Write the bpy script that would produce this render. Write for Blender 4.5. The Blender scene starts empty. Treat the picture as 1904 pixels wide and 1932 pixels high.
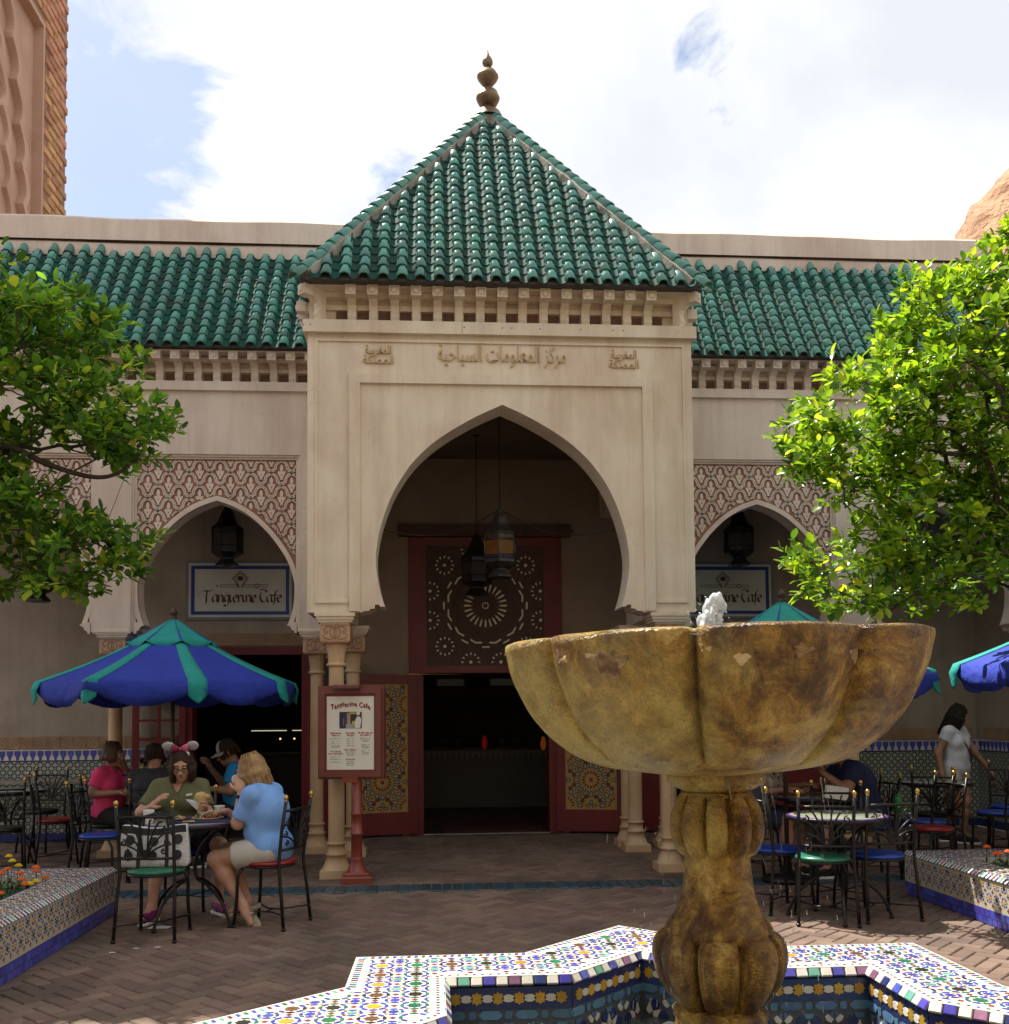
import bpy, bmesh, math, random
import numpy as np
from math import sin, cos, pi, radians, sqrt, atan2, hypot
from mathutils import Vector, Matrix

random.seed(7)
R = random.Random(11)
scene = bpy.context.scene
COL = scene.collection

# ------------------------------------------------------------------ camera
F_PX, CX, CYD = 1892.871, -0.679, 9.358
yaw, pit, rol = radians(4.139), radians(2.986), radians(0.494)
fw = Vector((sin(yaw)*cos(pit), cos(yaw)*cos(pit), sin(pit)))
rt = Vector((cos(yaw), -sin(yaw), 0)); upv = rt.cross(fw)
# picture content is turned a little counter-clockwise: the camera is rolled clockwise
cr, sr = cos(rol), sin(rol)
rx = rt*cr - upv*sr
ux = rt*sr + upv*cr
cam = bpy.data.cameras.new('camera'); camo = bpy.data.objects.new('camera', cam); COL.objects.link(camo)
mw = Matrix((rx, ux, -fw)).transposed().to_4x4(); mw.translation = Vector((CX, -CYD, 1.5))
camo.matrix_world = mw
cam.sensor_fit = 'VERTICAL'; cam.sensor_height = 24.0; cam.sensor_width = 24.0
cam.lens = 24.0*F_PX/1932.0
cam.shift_y = (1248.113-966.0)/1932.0
cam.clip_start = 0.05; cam.clip_end = 500
scene.camera = camo

# ------------------------------------------------------------------ world, sun, exposure
SUN_TO = Vector((-0.373, 0.362, 1.0)).normalized()
def nd(nt, t, **kw):
    n = nt.nodes.new(t)
    for k, v in kw.items(): setattr(n, k, v)
    return n
def mth(nt, op, a, b=None, c=None, clamp=False):
    n = nt.nodes.new('ShaderNodeMath'); n.operation = op; n.use_clamp = clamp
    for i, x in enumerate((a, b, c)):
        if x is None: continue
        if isinstance(x, (int, float)): n.inputs[i].default_value = x
        else: nt.links.new(x, n.inputs[i])
    return n.outputs[0]
def vmth(nt, op, a, b=None):
    n = nt.nodes.new('ShaderNodeVectorMath'); n.operation = op
    for i, x in enumerate((a, b)):
        if x is None: continue
        if isinstance(x, (tuple, list, Vector)): n.inputs[i].default_value = tuple(x)
        else: nt.links.new(x, n.inputs[i])
    return n.outputs[1] if op in ('DOT_PRODUCT', 'LENGTH') else n.outputs[0]
def ramp(nt, f, stops):
    n = nt.nodes.new('ShaderNodeValToRGB'); e = n.color_ramp.elements
    while len(e) < len(stops): e.new(0.5)
    for i, (p, c) in enumerate(stops):
        e[i].position = p; e[i].color = (c[0], c[1], c[2], 1) if isinstance(c, (tuple, list)) else (c, c, c, 1)
    nt.links.new(f, n.inputs[0]); return n.outputs[0]
def noise(nt, vec, scale, detail=4, rough=0.55, dist=0.0):
    n = nt.nodes.new('ShaderNodeTexNoise'); n.inputs['Scale'].default_value = scale
    n.inputs['Detail'].default_value = detail; n.inputs['Roughness'].default_value = rough
    n.inputs['Distortion'].default_value = dist
    if vec is not None: nt.links.new(vec, n.inputs['Vector'])
    return n.outputs[0]

world = bpy.data.worlds.new('World'); scene.world = world; world.use_nodes = True
wt = world.node_tree; wt.nodes.clear()
wo = nd(wt, 'ShaderNodeOutputWorld')
sky = nd(wt, 'ShaderNodeTexSky', sky_type='NISHITA'); sky.sun_disc = False
sky.sun_elevation = math.asin(SUN_TO.z); sky.sun_rotation = atan2(SUN_TO.x, SUN_TO.y) % (2*pi)
sky.air_density = 1.0; sky.dust_density = 1.6
bgs = nd(wt, 'ShaderNodeBackground'); bgs.inputs[1].default_value = 0.085
wt.links.new(sky.outputs[0], bgs.inputs[0])
tc = nd(wt, 'ShaderNodeTexCoord'); sep = nd(wt, 'ShaderNodeSeparateXYZ'); wt.links.new(tc.outputs['Generated'], sep.inputs[0])
den = mth(wt, 'ADD', mth(wt, 'MAXIMUM', sep.outputs[2], 0.0), 0.22)
comb = nd(wt, 'ShaderNodeCombineXYZ')
wt.links.new(mth(wt, 'DIVIDE', sep.outputs[0], den), comb.inputs[0]); wt.links.new(mth(wt, 'DIVIDE', sep.outputs[1], den), comb.inputs[1])
n1 = noise(wt, comb.outputs[0], 4.2, 10, 0.60, 0.5)
n2 = noise(wt, comb.outputs[0], 1.7, 8, 0.55, 0.4)
# broad gaps of blue: one over the left of the square, one small to the right, one behind the viewer
def gap(d, width, amt):
    dn = Vector(d).normalized()
    dt = vmth(wt, 'DOT_PRODUCT', tc.outputs['Generated'], tuple(dn))
    mr = nd(wt, 'ShaderNodeMapRange', interpolation_type='SMOOTHSTEP')
    wt.links.new(dt, mr.inputs[0]); mr.inputs[1].default_value = cos(radians(width)); mr.inputs[2].default_value = 1.0
    mr.inputs[3].default_value = 0; mr.inputs[4].default_value = amt
    return mr.outputs[0]
gsum = mth(wt, 'ADD', gap((-0.272, 0.836, 0.475), 8.0, 1.05), gap((0.23, 0.796, 0.559), 2.6, 0.66))
gsum = mth(wt, 'ADD', gsum, gap((0.3, -0.8, 0.5), 30, 0.6))
cov = mth(wt, 'SUBTRACT', mth(wt, 'ADD', mth(wt, 'MULTIPLY_ADD', n1, 4.6, -2.30), 1.12), gsum)
mask = ramp(wt, cov, [(0.20, 0.16), (0.62, 1.0)])
shade = ramp(wt, n2, [(0.36, (0.74, 0.77, 0.83)), (0.62, (1.0, 1.0, 1.0))])
bgc = nd(wt, 'ShaderNodeBackground'); bgc.inputs[1].default_value = 0.55
wt.links.new(shade, bgc.inputs[0])
mx = nd(wt, 'ShaderNodeMixShader'); wt.links.new(mask, mx.inputs[0]); wt.links.new(bgs.outputs[0], mx.inputs[1]); wt.links.new(bgc.outputs[0], mx.inputs[2])
wt.links.new(mx.outputs[0], wo.inputs[0])

sl = bpy.data.lights.new('sun', 'SUN'); sl.energy = 4.3; sl.angle = radians(0.5); sl.color = (1.0, 0.95, 0.86)
so = bpy.data.objects.new('sun', sl); COL.objects.link(so); so.location = SUN_TO*40
so.rotation_euler = (-SUN_TO).to_track_quat('-Z', 'Y').to_euler()
vs = scene.view_settings; vs.view_transform = 'Standard'; vs.look = 'None'; vs.gamma = 1; vs.exposure = 1.08; vs.use_curve_mapping = False
scene.render.engine = 'CYCLES'; cy = scene.cycles
cy.use_denoising = True; cy.max_bounces = 7; cy.diffuse_bounces = 4; cy.glossy_bounces = 3; cy.transmission_bounces = 5; cy.transparent_max_bounces = 12
cy.caustics_reflective = False; cy.caustics_refractive = False; cy.sample_clamp_indirect = 6

# ------------------------------------------------------------------ materials
MATS = {}
def S(r, g, b):
    f = lambda c: ((c/255+0.055)/1.055)**2.4 if c > 10 else c/255/12.92
    return (f(r), f(g), f(b))
def mat(name, c1, c2=None, scale=6, rough=0.6, bump=0.0, bscale=60, metal=0.0, coat=0.0, var=0.0, trans=0.0, lo=0.35, hi=0.65,
        coatr=0.14, streak=0.0, stain=None, stain_scale=1.2, stain_lo=0.5, stain_hi=0.75, stretch=None, spec=0.5, local=False, alpha=1.0, bdist=0.01, rvar=0.0):
    if name in MATS: return MATS[name]
    m = bpy.data.materials.new(name); m.use_nodes = True; nt = m.node_tree; b = nt.nodes['Principled BSDF']
    if local: pos = nd(nt, 'ShaderNodeTexCoord').outputs['Object']
    else: pos = nd(nt, 'ShaderNodeNewGeometry').outputs['Position']
    c2 = c2 or tuple(x*0.75 for x in c1)
    col = ramp(nt, noise(nt, pos, scale, 6), [(lo, c1), (hi, c2)])
    if stain:
        v = pos
        if stretch: v = vmth(nt, 'MULTIPLY', pos, stretch)
        sm = ramp(nt, noise(nt, v, stain_scale, 7, 0.6, 0.3), [(stain_lo, 0.0), (stain_hi, 1.0)])
        mx_ = nd(nt, 'ShaderNodeMix', data_type='RGBA'); nt.links.new(sm, mx_.inputs[0]); nt.links.new(col, mx_.inputs[6]); mx_.inputs[7].default_value = (*stain, 1)
        col = mx_.outputs[2]
    if streak:
        s1 = ramp(nt, noise(nt, vmth(nt, 'MULTIPLY', pos, (5, 5, .4)), 1.5, 8, .66, .25), [(.46, 0.0), (.78, 1.0)])
        vo = nt.nodes.new('ShaderNodeTexVoronoi'); vo.feature = 'DISTANCE_TO_EDGE'; vo.inputs['Scale'].default_value = .9
        wv = nt.nodes.new('ShaderNodeTexNoise'); wv.inputs['Scale'].default_value = 3.0; wv.inputs['Detail'].default_value = 6; nt.links.new(pos, wv.inputs['Vector'])
        nt.links.new(vmth(nt, 'ADD', pos, vmth(nt, 'SCALE' if False else 'MULTIPLY', wv.outputs['Color'], (.55, .55, .55))), vo.inputs['Vector'])
        ck = mth(nt, 'MULTIPLY', mth(nt, 'LESS_THAN', vo.outputs['Distance'], .0035), mth(nt, 'GREATER_THAN', noise(nt, pos, .8, 3), .56))
        fac = mth(nt, 'MAXIMUM', mth(nt, 'MULTIPLY', s1, streak), mth(nt, 'MULTIPLY', ck, .18))
        mxs = nd(nt, 'ShaderNodeMix', data_type='RGBA'); nt.links.new(fac, mxs.inputs[0]); nt.links.new(col, mxs.inputs[6]); mxs.inputs[7].default_value = (c2[0]*.42, c2[1]*.36, c2[2]*.32, 1)
        col = mxs.outputs[2]
    if var:
        oi = nd(nt, 'ShaderNodeObjectInfo').outputs['Random']; ri = nd(nt, 'ShaderNodeNewGeometry').outputs['Random Per Island']
        fr = mth(nt, 'FRACT', mth(nt, 'ADD', mth(nt, 'MULTIPLY', oi, 7.31), ri))
        hs = nd(nt, 'ShaderNodeHueSaturation'); nt.links.new(col, hs.inputs['Color'])
        nt.links.new(mth(nt, 'MULTIPLY_ADD', fr, 2*var, 1-var), hs.inputs['Value'])
        nt.links.new(mth(nt, 'MULTIPLY_ADD', mth(nt, 'FRACT', mth(nt, 'MULTIPLY', fr, 5.7)), 0.03*min(1, var*4), 0.5-0.015*min(1, var*4)), hs.inputs['Hue'])
        col = hs.outputs[0]
    nt.links.new(col, b.inputs['Base Color'])
    b.inputs['Roughness'].default_value = rough; b.inputs['Metallic'].default_value = metal
    b.inputs['Coat Weight'].default_value = coat; b.inputs['Coat Roughness'].default_value = coatr
    b.inputs['Transmission Weight'].default_value = trans; b.inputs['Specular IOR Level'].default_value = spec
    if rvar: nt.links.new(mth(nt, 'MULTIPLY_ADD', noise(nt, pos, scale*2.3, 4), rvar, rough-rvar*0.5, True), b.inputs['Roughness'])
    if alpha < 1: b.inputs['Alpha'].default_value = alpha
    if bump:
        bp = nd(nt, 'ShaderNodeBump'); bp.inputs['Strength'].default_value = bump; bp.inputs['Distance'].default_value = bdist
        nt.links.new(noise(nt, pos, bscale, 5), bp.inputs['Height']); nt.links.new(bp.outputs[0], b.inputs['Normal'])
    MATS[name] = m; return m

def emis(name, col, st):
    if name in MATS: return MATS[name]
    m = bpy.data.materials.new(name); m.use_nodes = True; b = m.node_tree.nodes['Principled BSDF']
    b.inputs['Base Color'].default_value = (col[0]*.12, col[1]*.12, col[2]*.12, 1); b.inputs['Emission Color'].default_value = (*col, 1); b.inputs['Emission Strength'].default_value = st
    MATS[name] = m; return m

STUC = mat('warm_stucco', (0.80, 0.695, 0.55), (0.73, 0.61, 0.47), 1.6, 0.85, 0.3, 90, streak=.30, stain=(0.50, 0.32, 0.22), stain_scale=1.3, stain_lo=0.47, stain_hi=0.86, stretch=(1, 1, 0.45))
WSTUC = mat('pink_stucco', (0.73, 0.62, 0.52), (0.64, 0.525, 0.43), 1.3, 0.88, 0.25, 90, streak=.30, stain=(0.42, 0.30, 0.24), stain_scale=1.2, stain_lo=0.46, stain_hi=0.9, stretch=(1.2, 1, 0.3))
PARA = mat('parapet_stucco', (0.73, 0.61, 0.51), (0.65, 0.51, 0.42), 0.9, 0.9, 0.25, 60, streak=.35, stain=(0.40, 0.25, 0.20), stain_scale=0.8, stain_lo=0.5, stain_hi=0.9, stretch=(1, 1, 0.6))
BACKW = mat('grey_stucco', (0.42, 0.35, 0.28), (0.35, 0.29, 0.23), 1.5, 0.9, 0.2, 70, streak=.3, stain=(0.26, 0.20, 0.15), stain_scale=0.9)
CREAM = mat('carved_plaster', (0.70, 0.60, 0.50), (0.62, 0.49, 0.40), 5, 0.85, 0.2, 120)
TERRA = mat('recess_terracotta', (0.39, 0.19, 0.135), (0.31, 0.15, 0.105), 5, 0.9)
COLST = mat('column_stone', (0.64, 0.46, 0.28), (0.52, 0.34, 0.19), 2.5, 0.55, 0.12, 60, stain=(0.46, 0.24, 0.11), stain_scale=2.2, stain_lo=0.52, stain_hi=0.8, stretch=(1.5, 1.5, 0.5))
CAPST = mat('capital_stone', (0.55, 0.35, 0.22), (0.46, 0.27, 0.17), 9, 0.75, 0.2, 80)
CAPDK = mat('capital_recess', (0.38, 0.22, 0.13), None, 9, 0.85)
GTILE = mat('green_glazed_tile', (0.048, 0.25, 0.195), (0.022, 0.165, 0.125), 9, 0.45, 0.5, 24, coatr=.42, coat=1.0, var=0.36, stain=(0.13, 0.21, 0.15), stain_scale=7, stain_lo=0.56, stain_hi=0.9)
GTPAN = mat('green_pan_tile', (0.006, 0.075, 0.056), (0.03, 0.045, 0.035), 7, 0.75, 0.5, 40, spec=0.15)
MORTR = mat('roof_mortar', (0.34, 0.32, 0.27), (0.22, 0.20, 0.16), 7, 0.95, 0.7, 30, stain=(0.12, 0.11, 0.09), stain_scale=3)
GUTR = mat('lead_gutter', (0.06, 0.055, 0.055), None, 5, 0.6)
BRONZ = mat('aged_bronze', (0.23, 0.15, 0.08), (0.12, 0.09, 0.06), 9, 0.45, 0.2, 30, metal=0.7)
BRICK = mat('tower_brick', (0.52, 0.25, 0.15), (0.44, 0.24, 0.11), 2.2, 0.9, 0.5, 40, var=0.25, stain=(0.50, 0.30, 0.13), stain_scale=1.5)
BRMOR = mat('brick_mortar', (0.33, 0.18, 0.11), None, 5, 0.95, 0.4, 30)
TPLAS = mat('tower_plaster', (0.55, 0.35, 0.26), (0.45, 0.27, 0.19), 1.6, 0.9, 0.3, 30)
ROCK = mat('rough_adobe', (0.50, 0.29, 0.17), (0.34, 0.18, 0.10), 3, 0.95, 1.0, 9, bdist=0.1)
REDP = mat('red_paint', (0.17, 0.010, 0.014), (0.13, 0.008, 0.011), 4, 0.45, 0.1, 30)
DKWOOD = mat('dark_wood', (0.09, 0.036, 0.022), (0.06, 0.025, 0.015), 12, 0.6, 0.3, 50)
INLAY = mat('cream_inlay', (0.84, 0.78, 0.60), (0.76, 0.69, 0.52), 10, 0.6)
GOLDP = mat('ochre_panel', (0.50, 0.32, 0.09), (0.42, 0.25, 0.07), 10, 0.65)
IRON = mat('black_iron', (0.008, 0.008, 0.009), (0.013, 0.012, 0.011), 30, 0.30, 0.2, 90, spec=0.35)
BRASS = mat('polished_brass', (0.62, 0.42, 0.12), (0.5, 0.32, 0.09), 20, 0.28, metal=0.9)
UBLUE = mat('blue_canvas', (0.018, 0.045, 0.42), (0.016, 0.038, 0.36), 3, 0.8, 0.7, 11, bdist=0.03)
UTEAL = mat('teal_canvas', (0.012, 0.33, 0.30), (0.01, 0.28, 0.26), 3, 0.8, 0.7, 11, bdist=0.03)
POLE = mat('pole_wood', (0.06, 0.03, 0.02), None, 10, 0.5)
MENR = mat('menu_maroon', (0.19, 0.055, 0.045), (0.15, 0.04, 0.035), 5, 0.4, 0.15, 40)
MENP = mat('menu_post_red', (0.26, 0.055, 0.035), (0.21, 0.04, 0.028), 5, 0.35, 0.15, 40)
MENI = mat('menu_inner_red', (0.24, 0.03, 0.045), None, 5, 0.5)
PAPER = mat('cream_paper', (0.80, 0.78, 0.70), (0.75, 0.73, 0.64), 3, 0.6)
WHITE = mat('white_plain', (0.78, 0.77, 0.73), (0.72, 0.71, 0.67), 8, 0.5)
SIGNW = mat('sign_white', (0.66, 0.66, 0.60), (0.58, 0.58, 0.52), 3, 0.35)
SIGNB = mat('sign_blue', (0.03, 0.07, 0.30), None, 4, 0.3)
SIGNG = mat('sign_bluegrey', (0.22, 0.24, 0.26), None, 4, 0.5)
SIGNT = mat('sign_brown', (0.14, 0.035, 0.025), None, 10, 0.5)
GILT = mat('gilt_letter', (0.58, 0.43, 0.22), (0.50, 0.36, 0.18), 20, 0.55, 0.2, 60)
FSTON = None
ZW = mat('tile_white', (0.74, 0.71, 0.63), (0.66, 0.62, 0.53), 14, 0.30, 0.1, 60, var=0.10, coat=0.2)
ZN = mat('tile_navy', (0.022, 0.035, 0.13), (0.03, 0.05, 0.17), 30, 0.25, 0.1, 60, var=0.25, coat=0.3)
ZB = mat('tile_blue', (0.05, 0.055, 0.36), (0.07, 0.08, 0.42), 30, 0.25, 0.1, 60, var=0.25, coat=0.3)
ZL = mat('tile_light_blue', (0.10, 0.22, 0.36), (0.08, 0.17, 0.30), 30, 0.25, 0.1, 60, var=0.25, coat=0.3)
ZY = mat('tile_yellow', (0.60, 0.36, 0.03), (0.50, 0.28, 0.03), 30, 0.25, 0.1, 60, var=0.2, coat=0.3)
ZR = mat('tile_red', (0.28, 0.03, 0.03), (0.22, 0.025, 0.03), 30, 0.3, 0.1, 60, var=0.25, coat=0.3)
ZG = mat('tile_green', (0.03, 0.20, 0.10), (0.02, 0.14, 0.07), 30, 0.25, 0.1, 60, var=0.25, coat=0.3)
ZT = mat('tile_mint', (0.16, 0.42, 0.32), (0.13, 0.36, 0.28), 30, 0.25, 0.1, 60, var=0.2, coat=0.3)
ZP = mat('tile_plum', (0.26, 0.12, 0.20), (0.2, 0.09, 0.17), 30, 0.3, 0.1, 60, var=0.25, coat=0.3)
ZK = mat('tile_black', (0.02, 0.02, 0.018), (0.04, 0.03, 0.02), 30, 0.3, 0.1, 60, var=0.2)
ZBR = mat('tile_brown', (0.17, 0.085, 0.035), (0.12, 0.06, 0.03), 30, 0.3, 0.1, 60, var=0.2)
GROUT = mat('tile_grout', (0.34, 0.31, 0.25), (0.24, 0.21, 0.17), 20, 0.9, 0.2, 90)
PAVER = mat('brick_paver', (0.205, 0.135, 0.098), (0.145, 0.096, 0.071), 1.6, 0.85, 0.45, 70, var=0.22, stain=(0.088, 0.064, 0.052), stain_scale=0.9, stain_lo=0.48, stain_hi=0.75)
SAND = mat('joint_sand', (0.30, 0.235, 0.17), (0.19, 0.15, 0.11), 9, 0.95, 0.5, 60)
TEALP = mat('teal_paver', (0.045, 0.085, 0.11), (0.03, 0.06, 0.085), 12, 0.4, 0.2, 40, var=0.2)
GROUND = mat('ground_brown', (0.12, 0.085, 0.062), (0.09, 0.062, 0.047), 1.2, 0.95, 0.4, 30)
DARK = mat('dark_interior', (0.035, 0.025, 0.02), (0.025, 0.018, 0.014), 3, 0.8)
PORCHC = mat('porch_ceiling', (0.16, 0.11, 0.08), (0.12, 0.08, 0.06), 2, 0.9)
SOIL = mat('soil', (0.045, 0.03, 0.02), None, 9, 0.95, 0.8, 30)
BARK = mat('bark', (0.075, 0.055, 0.04), (0.045, 0.032, 0.024), 9, 0.9, 0.8, 25, stretch=(1, 1, 1))

# ------------------------------------------------------------------ object helpers
def link(o, parent=None):
    COL.objects.link(o)
    if parent is not None: o.parent = parent
    return o
def tag(o, label, cat, group=None):
    o['label'] = label; o['category'] = cat
    if group: o['group'] = group
    return o
def thing(name, label, cat, loc=(0, 0, 0), rz=0.0, group=None):
    o = bpy.data.objects.new(name, None); COL.objects.link(o); o.empty_display_size = 0.1
    o.location = loc; o.rotation_euler = (0, 0, rz)
    return tag(o, label, cat, group)
def dup(root, loc, rz=None, label=None, group=None):
    r = root.copy(); COL.objects.link(r); r.location = loc
    if rz is not None: r.rotation_euler = (0, 0, rz)
    if label: r['label'] = label
    if group: r['group'] = group
    for ch in list(root.children):
        c = ch.copy(); COL.objects.link(c); c.parent = r
        for g in list(ch.children):
            d = g.copy(); COL.objects.link(d); d.parent = c
    return r

class MB:
    def __init__(s): s.v = []; s.f = []; s.m = []; s.sm = []
    def add(s, verts, faces, m=0, smooth=False):
        o = len(s.v); s.v.extend([tuple(x) for x in verts])
        for f in faces: s.f.append(tuple(i+o for i in f)); s.m.append(m); s.sm.append(smooth)
        return s
    def box(s, c, d, m=0, rot=None):
        x, y, z = d[0]/2, d[1]/2, d[2]/2
        vs_ = [(-x, -y, -z), (x, -y, -z), (x, y, -z), (-x, y, -z), (-x, -y, z), (x, -y, z), (x, y, z), (-x, y, z)]
        if rot is not None: vs_ = [tuple(rot @ Vector(p)) for p in vs_]
        vs_ = [(p[0]+c[0], p[1]+c[1], p[2]+c[2]) for p in vs_]
        return s.add(vs_, [(0, 3, 2, 1), (4, 5, 6, 7), (0, 1, 5, 4), (1, 2, 6, 5), (2, 3, 7, 6), (3, 0, 4, 7)], m)
    def b2(s, x0, x1, y0, y1, z0, z1, m=0):
        return s.box(((x0+x1)/2, (y0+y1)/2, (z0+z1)/2), (x1-x0, y1-y0, z1-z0), m)
    def cbox(s, c, d, ch, m=0, rot=None):
        # box with its upper edge chamfered (+z up)
        x, y, z = d[0]/2, d[1]/2, d[2]/2
        L = [(-x, -y, -z), (x, -y, -z), (x, y, -z), (-x, y, -z), (-x, -y, z-ch), (x, -y, z-ch), (x, y, z-ch), (-x, y, z-ch),
             (-x+ch, -y+ch, z), (x-ch, -y+ch, z), (x-ch, y-ch, z), (-x+ch, y-ch, z)]
        if rot is not None: L = [tuple(rot @ Vector(p)) for p in L]
        L = [(p[0]+c[0], p[1]+c[1], p[2]+c[2]) for p in L]
        return s.add(L, [(0, 1, 5, 4), (1, 2, 6, 5), (2, 3, 7, 6), (3, 0, 4, 7), (4, 5, 9, 8), (5, 6, 10, 9), (6, 7, 11, 10), (7, 4, 8, 11), (8, 9, 10, 11)], m)
    def prism(s, poly, fr, h0, h1, m=0, cap0=True):
        # poly: 2-D points (counter-clockwise seen from +n); fr = (origin, u, v, n)
        o, u, v, n = fr; k = len(poly)
        A = [o+u*p[0]+v*p[1]+n*h0 for p in poly]; B = [o+u*p[0]+v*p[1]+n*h1 for p in poly]
        fs = [tuple(range(k, 2*k))]
        if cap0: fs.append(tuple(reversed(range(k))))
        fs += [(i, (i+1) % k, k+(i+1) % k, k+i) for i in range(k)]
        return s.add(A+B, fs, m)
    def tube(s, pts, r, n=8, m=0, caps=True, smooth=True):
        pts = [Vector(p) for p in pts]; k = len(pts)
        rs = r if isinstance(r, (list, tuple)) else [r]*k
        t0 = (pts[1]-pts[0]).normalized()
        a = Vector((0, 0, 1)) if abs(t0.z) < 0.9 else Vector((1, 0, 0))
        nn = t0.cross(a).normalized(); V = []
        for i in range(k):
            t = (pts[min(i+1, k-1)]-pts[max(i-1, 0)])
            t = t.normalized() if t.length > 1e-9 else t0
            nn = (nn - t*nn.dot(t)); nn = nn.normalized() if nn.length > 1e-6 else t.orthogonal().normalized()
            bb = t.cross(nn)
            for j in range(n):
                an = 2*pi*j/n; V.append(pts[i]+(nn*cos(an)+bb*sin(an))*rs[i])
        fs = [(i*n+j, i*n+(j+1) % n, (i+1)*n+(j+1) % n, (i+1)*n+j) for i in range(k-1) for j in range(n)]
        s.add(V, fs, m, smooth)
        if caps:
            o = len(s.v)-k*n
            s.f.append(tuple(o+j for j in reversed(range(n)))); s.m.append(m); s.sm.append(False)
            s.f.append(tuple(o+(k-1)*n+j for j in range(n))); s.m.append(m); s.sm.append(False)
        return s
    def lathe(s, prof, n=24, c=(0, 0, 0), m=0, smooth=True, rf=None):
        V = []
        for (r, z) in prof:
            for j in range(n):
                a = 2*pi*j/n; q = r*(rf(a, z) if rf else 1)
                V.append((c[0]+q*cos(a), c[1]+q*sin(a), c[2]+z))
        fs = [(i*n+j, i*n+(j+1) % n, (i+1)*n+(j+1) % n, (i+1)*n+j) for i in range(len(prof)-1) for j in range(n)]
        return s.add(V, fs, m, smooth)
    def sph(s, c, r, m=0, n=10, k=7, sc=(1, 1, 1)):
        prof = [(max(1e-4, sin(pi*i/k)), -cos(pi*i/k)) for i in range(k+1)]
        V = []
        for (q, z) in prof:
            for j in range(n): V.append((c[0]+q*cos(2*pi*j/n)*r*sc[0], c[1]+q*sin(2*pi*j/n)*r*sc[1], c[2]+z*r*sc[2]))
        return s.add(V, [(i*n+j, i*n+(j+1) % n, (i+1)*n+(j+1) % n, (i+1)*n+j) for i in range(k) for j in range(n)], m, True)
    def mesh(s, name, mats):
        me = bpy.data.meshes.new(name); me.from_pydata(s.v, [], s.f)
        for m in (mats if isinstance(mats, (list, tuple)) else [mats]): me.materials.append(m)
        if s.f:
            me.polygons.foreach_set('material_index', s.m); me.polygons.foreach_set('use_smooth', s.sm)
        me.update(); return me
    def build(s, name, mats, parent=None, loc=None):
        o = bpy.data.objects.new(name, s.mesh(name, mats)); link(o, parent)
        if loc: o.location = loc
        return o
def struct(o): o['kind'] = 'structure'; return o
def stuff(o): o['kind'] = 'stuff'; return o
def place(me, name, parent, loc=(0, 0, 0), rot=None, mx4=None):
    o = bpy.data.objects.new(name, me); link(o, parent)
    if mx4 is not None: o.matrix_local = mx4
    else:
        o.location = loc
        if rot: o.rotation_euler = rot
    return o
def crom(pts, sub=5):
    P = [Vector((*p, 0)) if len(p) == 2 else Vector(p) for p in pts]; out = []
    for i in range(len(P)-1):
        a, b, c, d = P[max(i-1, 0)], P[i], P[i+1], P[min(i+2, len(P)-1)]
        for j in range(sub):
            t = j/sub
            out.append(0.5*((2*b)+(c-a)*t+(2*a-5*b+4*c-d)*t*t+(3*b-a-3*c+d)*t**3))
    out.append(P[-1]); return out
def inpoly(x, y, P):
    c = False; j = len(P)-1
    for i in range(len(P)):
        if (P[i][1] > y) != (P[j][1] > y) and x < (P[j][0]-P[i][0])*(y-P[i][1])/(P[j][1]-P[i][1])+P[i][0]: c = not c
        j = i
    return c
XF = (Vector((0, 0, 0)), Vector((1, 0, 0)), Vector((0, 0, 1)), Vector((0, -1, 0)))   # facade frame: u = x, v = z, n toward the square
def facade(y): return (Vector((0, y, 0)), XF[1], XF[2], XF[3])
# ================================================================== ARCHITECTURE
# ---- half outline of the big horseshoe arch (x from the axis, z), apex first
BIG = [(0, 4.43), (.225, 4.327), (.45, 4.2), (.64, 4.07), (.80, 3.925), (.91, 3.79), (1.02, 3.61), (1.10, 3.42), (1.16, 3.22), (1.19, 3.05), (1.197, 2.95), (1.19, 2.83), (1.16, 2.66), (1.115, 2.505)]
BIGC = [(p.x, p.y) for p in crom(BIG, 4)]
CORB = [(1.16, 2.507), (1.165, 2.525), (1.205, 2.525), (1.21, 2.49), (1.25, 2.485), (1.262, 2.468), (1.315, 2.464), (1.33, 2.452)]
SML = [(0, 3.86), (.19, 3.79), (.37, 3.68), (.545, 3.513), (.685, 3.33), (.775, 3.17), (.83, 3.0), (.842, 2.87), (.825, 2.67), (.775, 2.506)]
SMLC = [(p.x, p.y) for p in crom(SML, 4)]

# ---- entrance portal
portal = thing('entrance_portal', 'tall warm stucco entrance portal with a pointed horseshoe arch', 'portal', (0, 0.0, 0))
right_half = BIGC + CORB + [(1.83, 2.452), (1.83, 5.20)]
poly = [(-x, z) for x, z in right_half]                # apex, down the left, up the outer left
poly = poly + [(x, z) for x, z in reversed(right_half)][:-1]
mb = MB(); mb.prism(list(reversed(poly)), XF, -0.36, 0.0)
mb.b2(-1.83, -1.48, 0.361, 1.66, 2.452, 5.20); mb.b2(1.48, 1.83, 0.361, 1.66, 2.452, 5.20)      # side walls of the porch
mb.b2(-1.83, 1.83, 0.12, 0.36, 5.20, 5.50)              # wall behind the brackets
mb.build('wall', STUC, portal)
mb = MB()
def mold(mb, x0, x1, z0, z1, y0, pr, m=0): mb.b2(x0, x1, y0-pr, y0+0.004, z0, z1, m)
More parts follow.
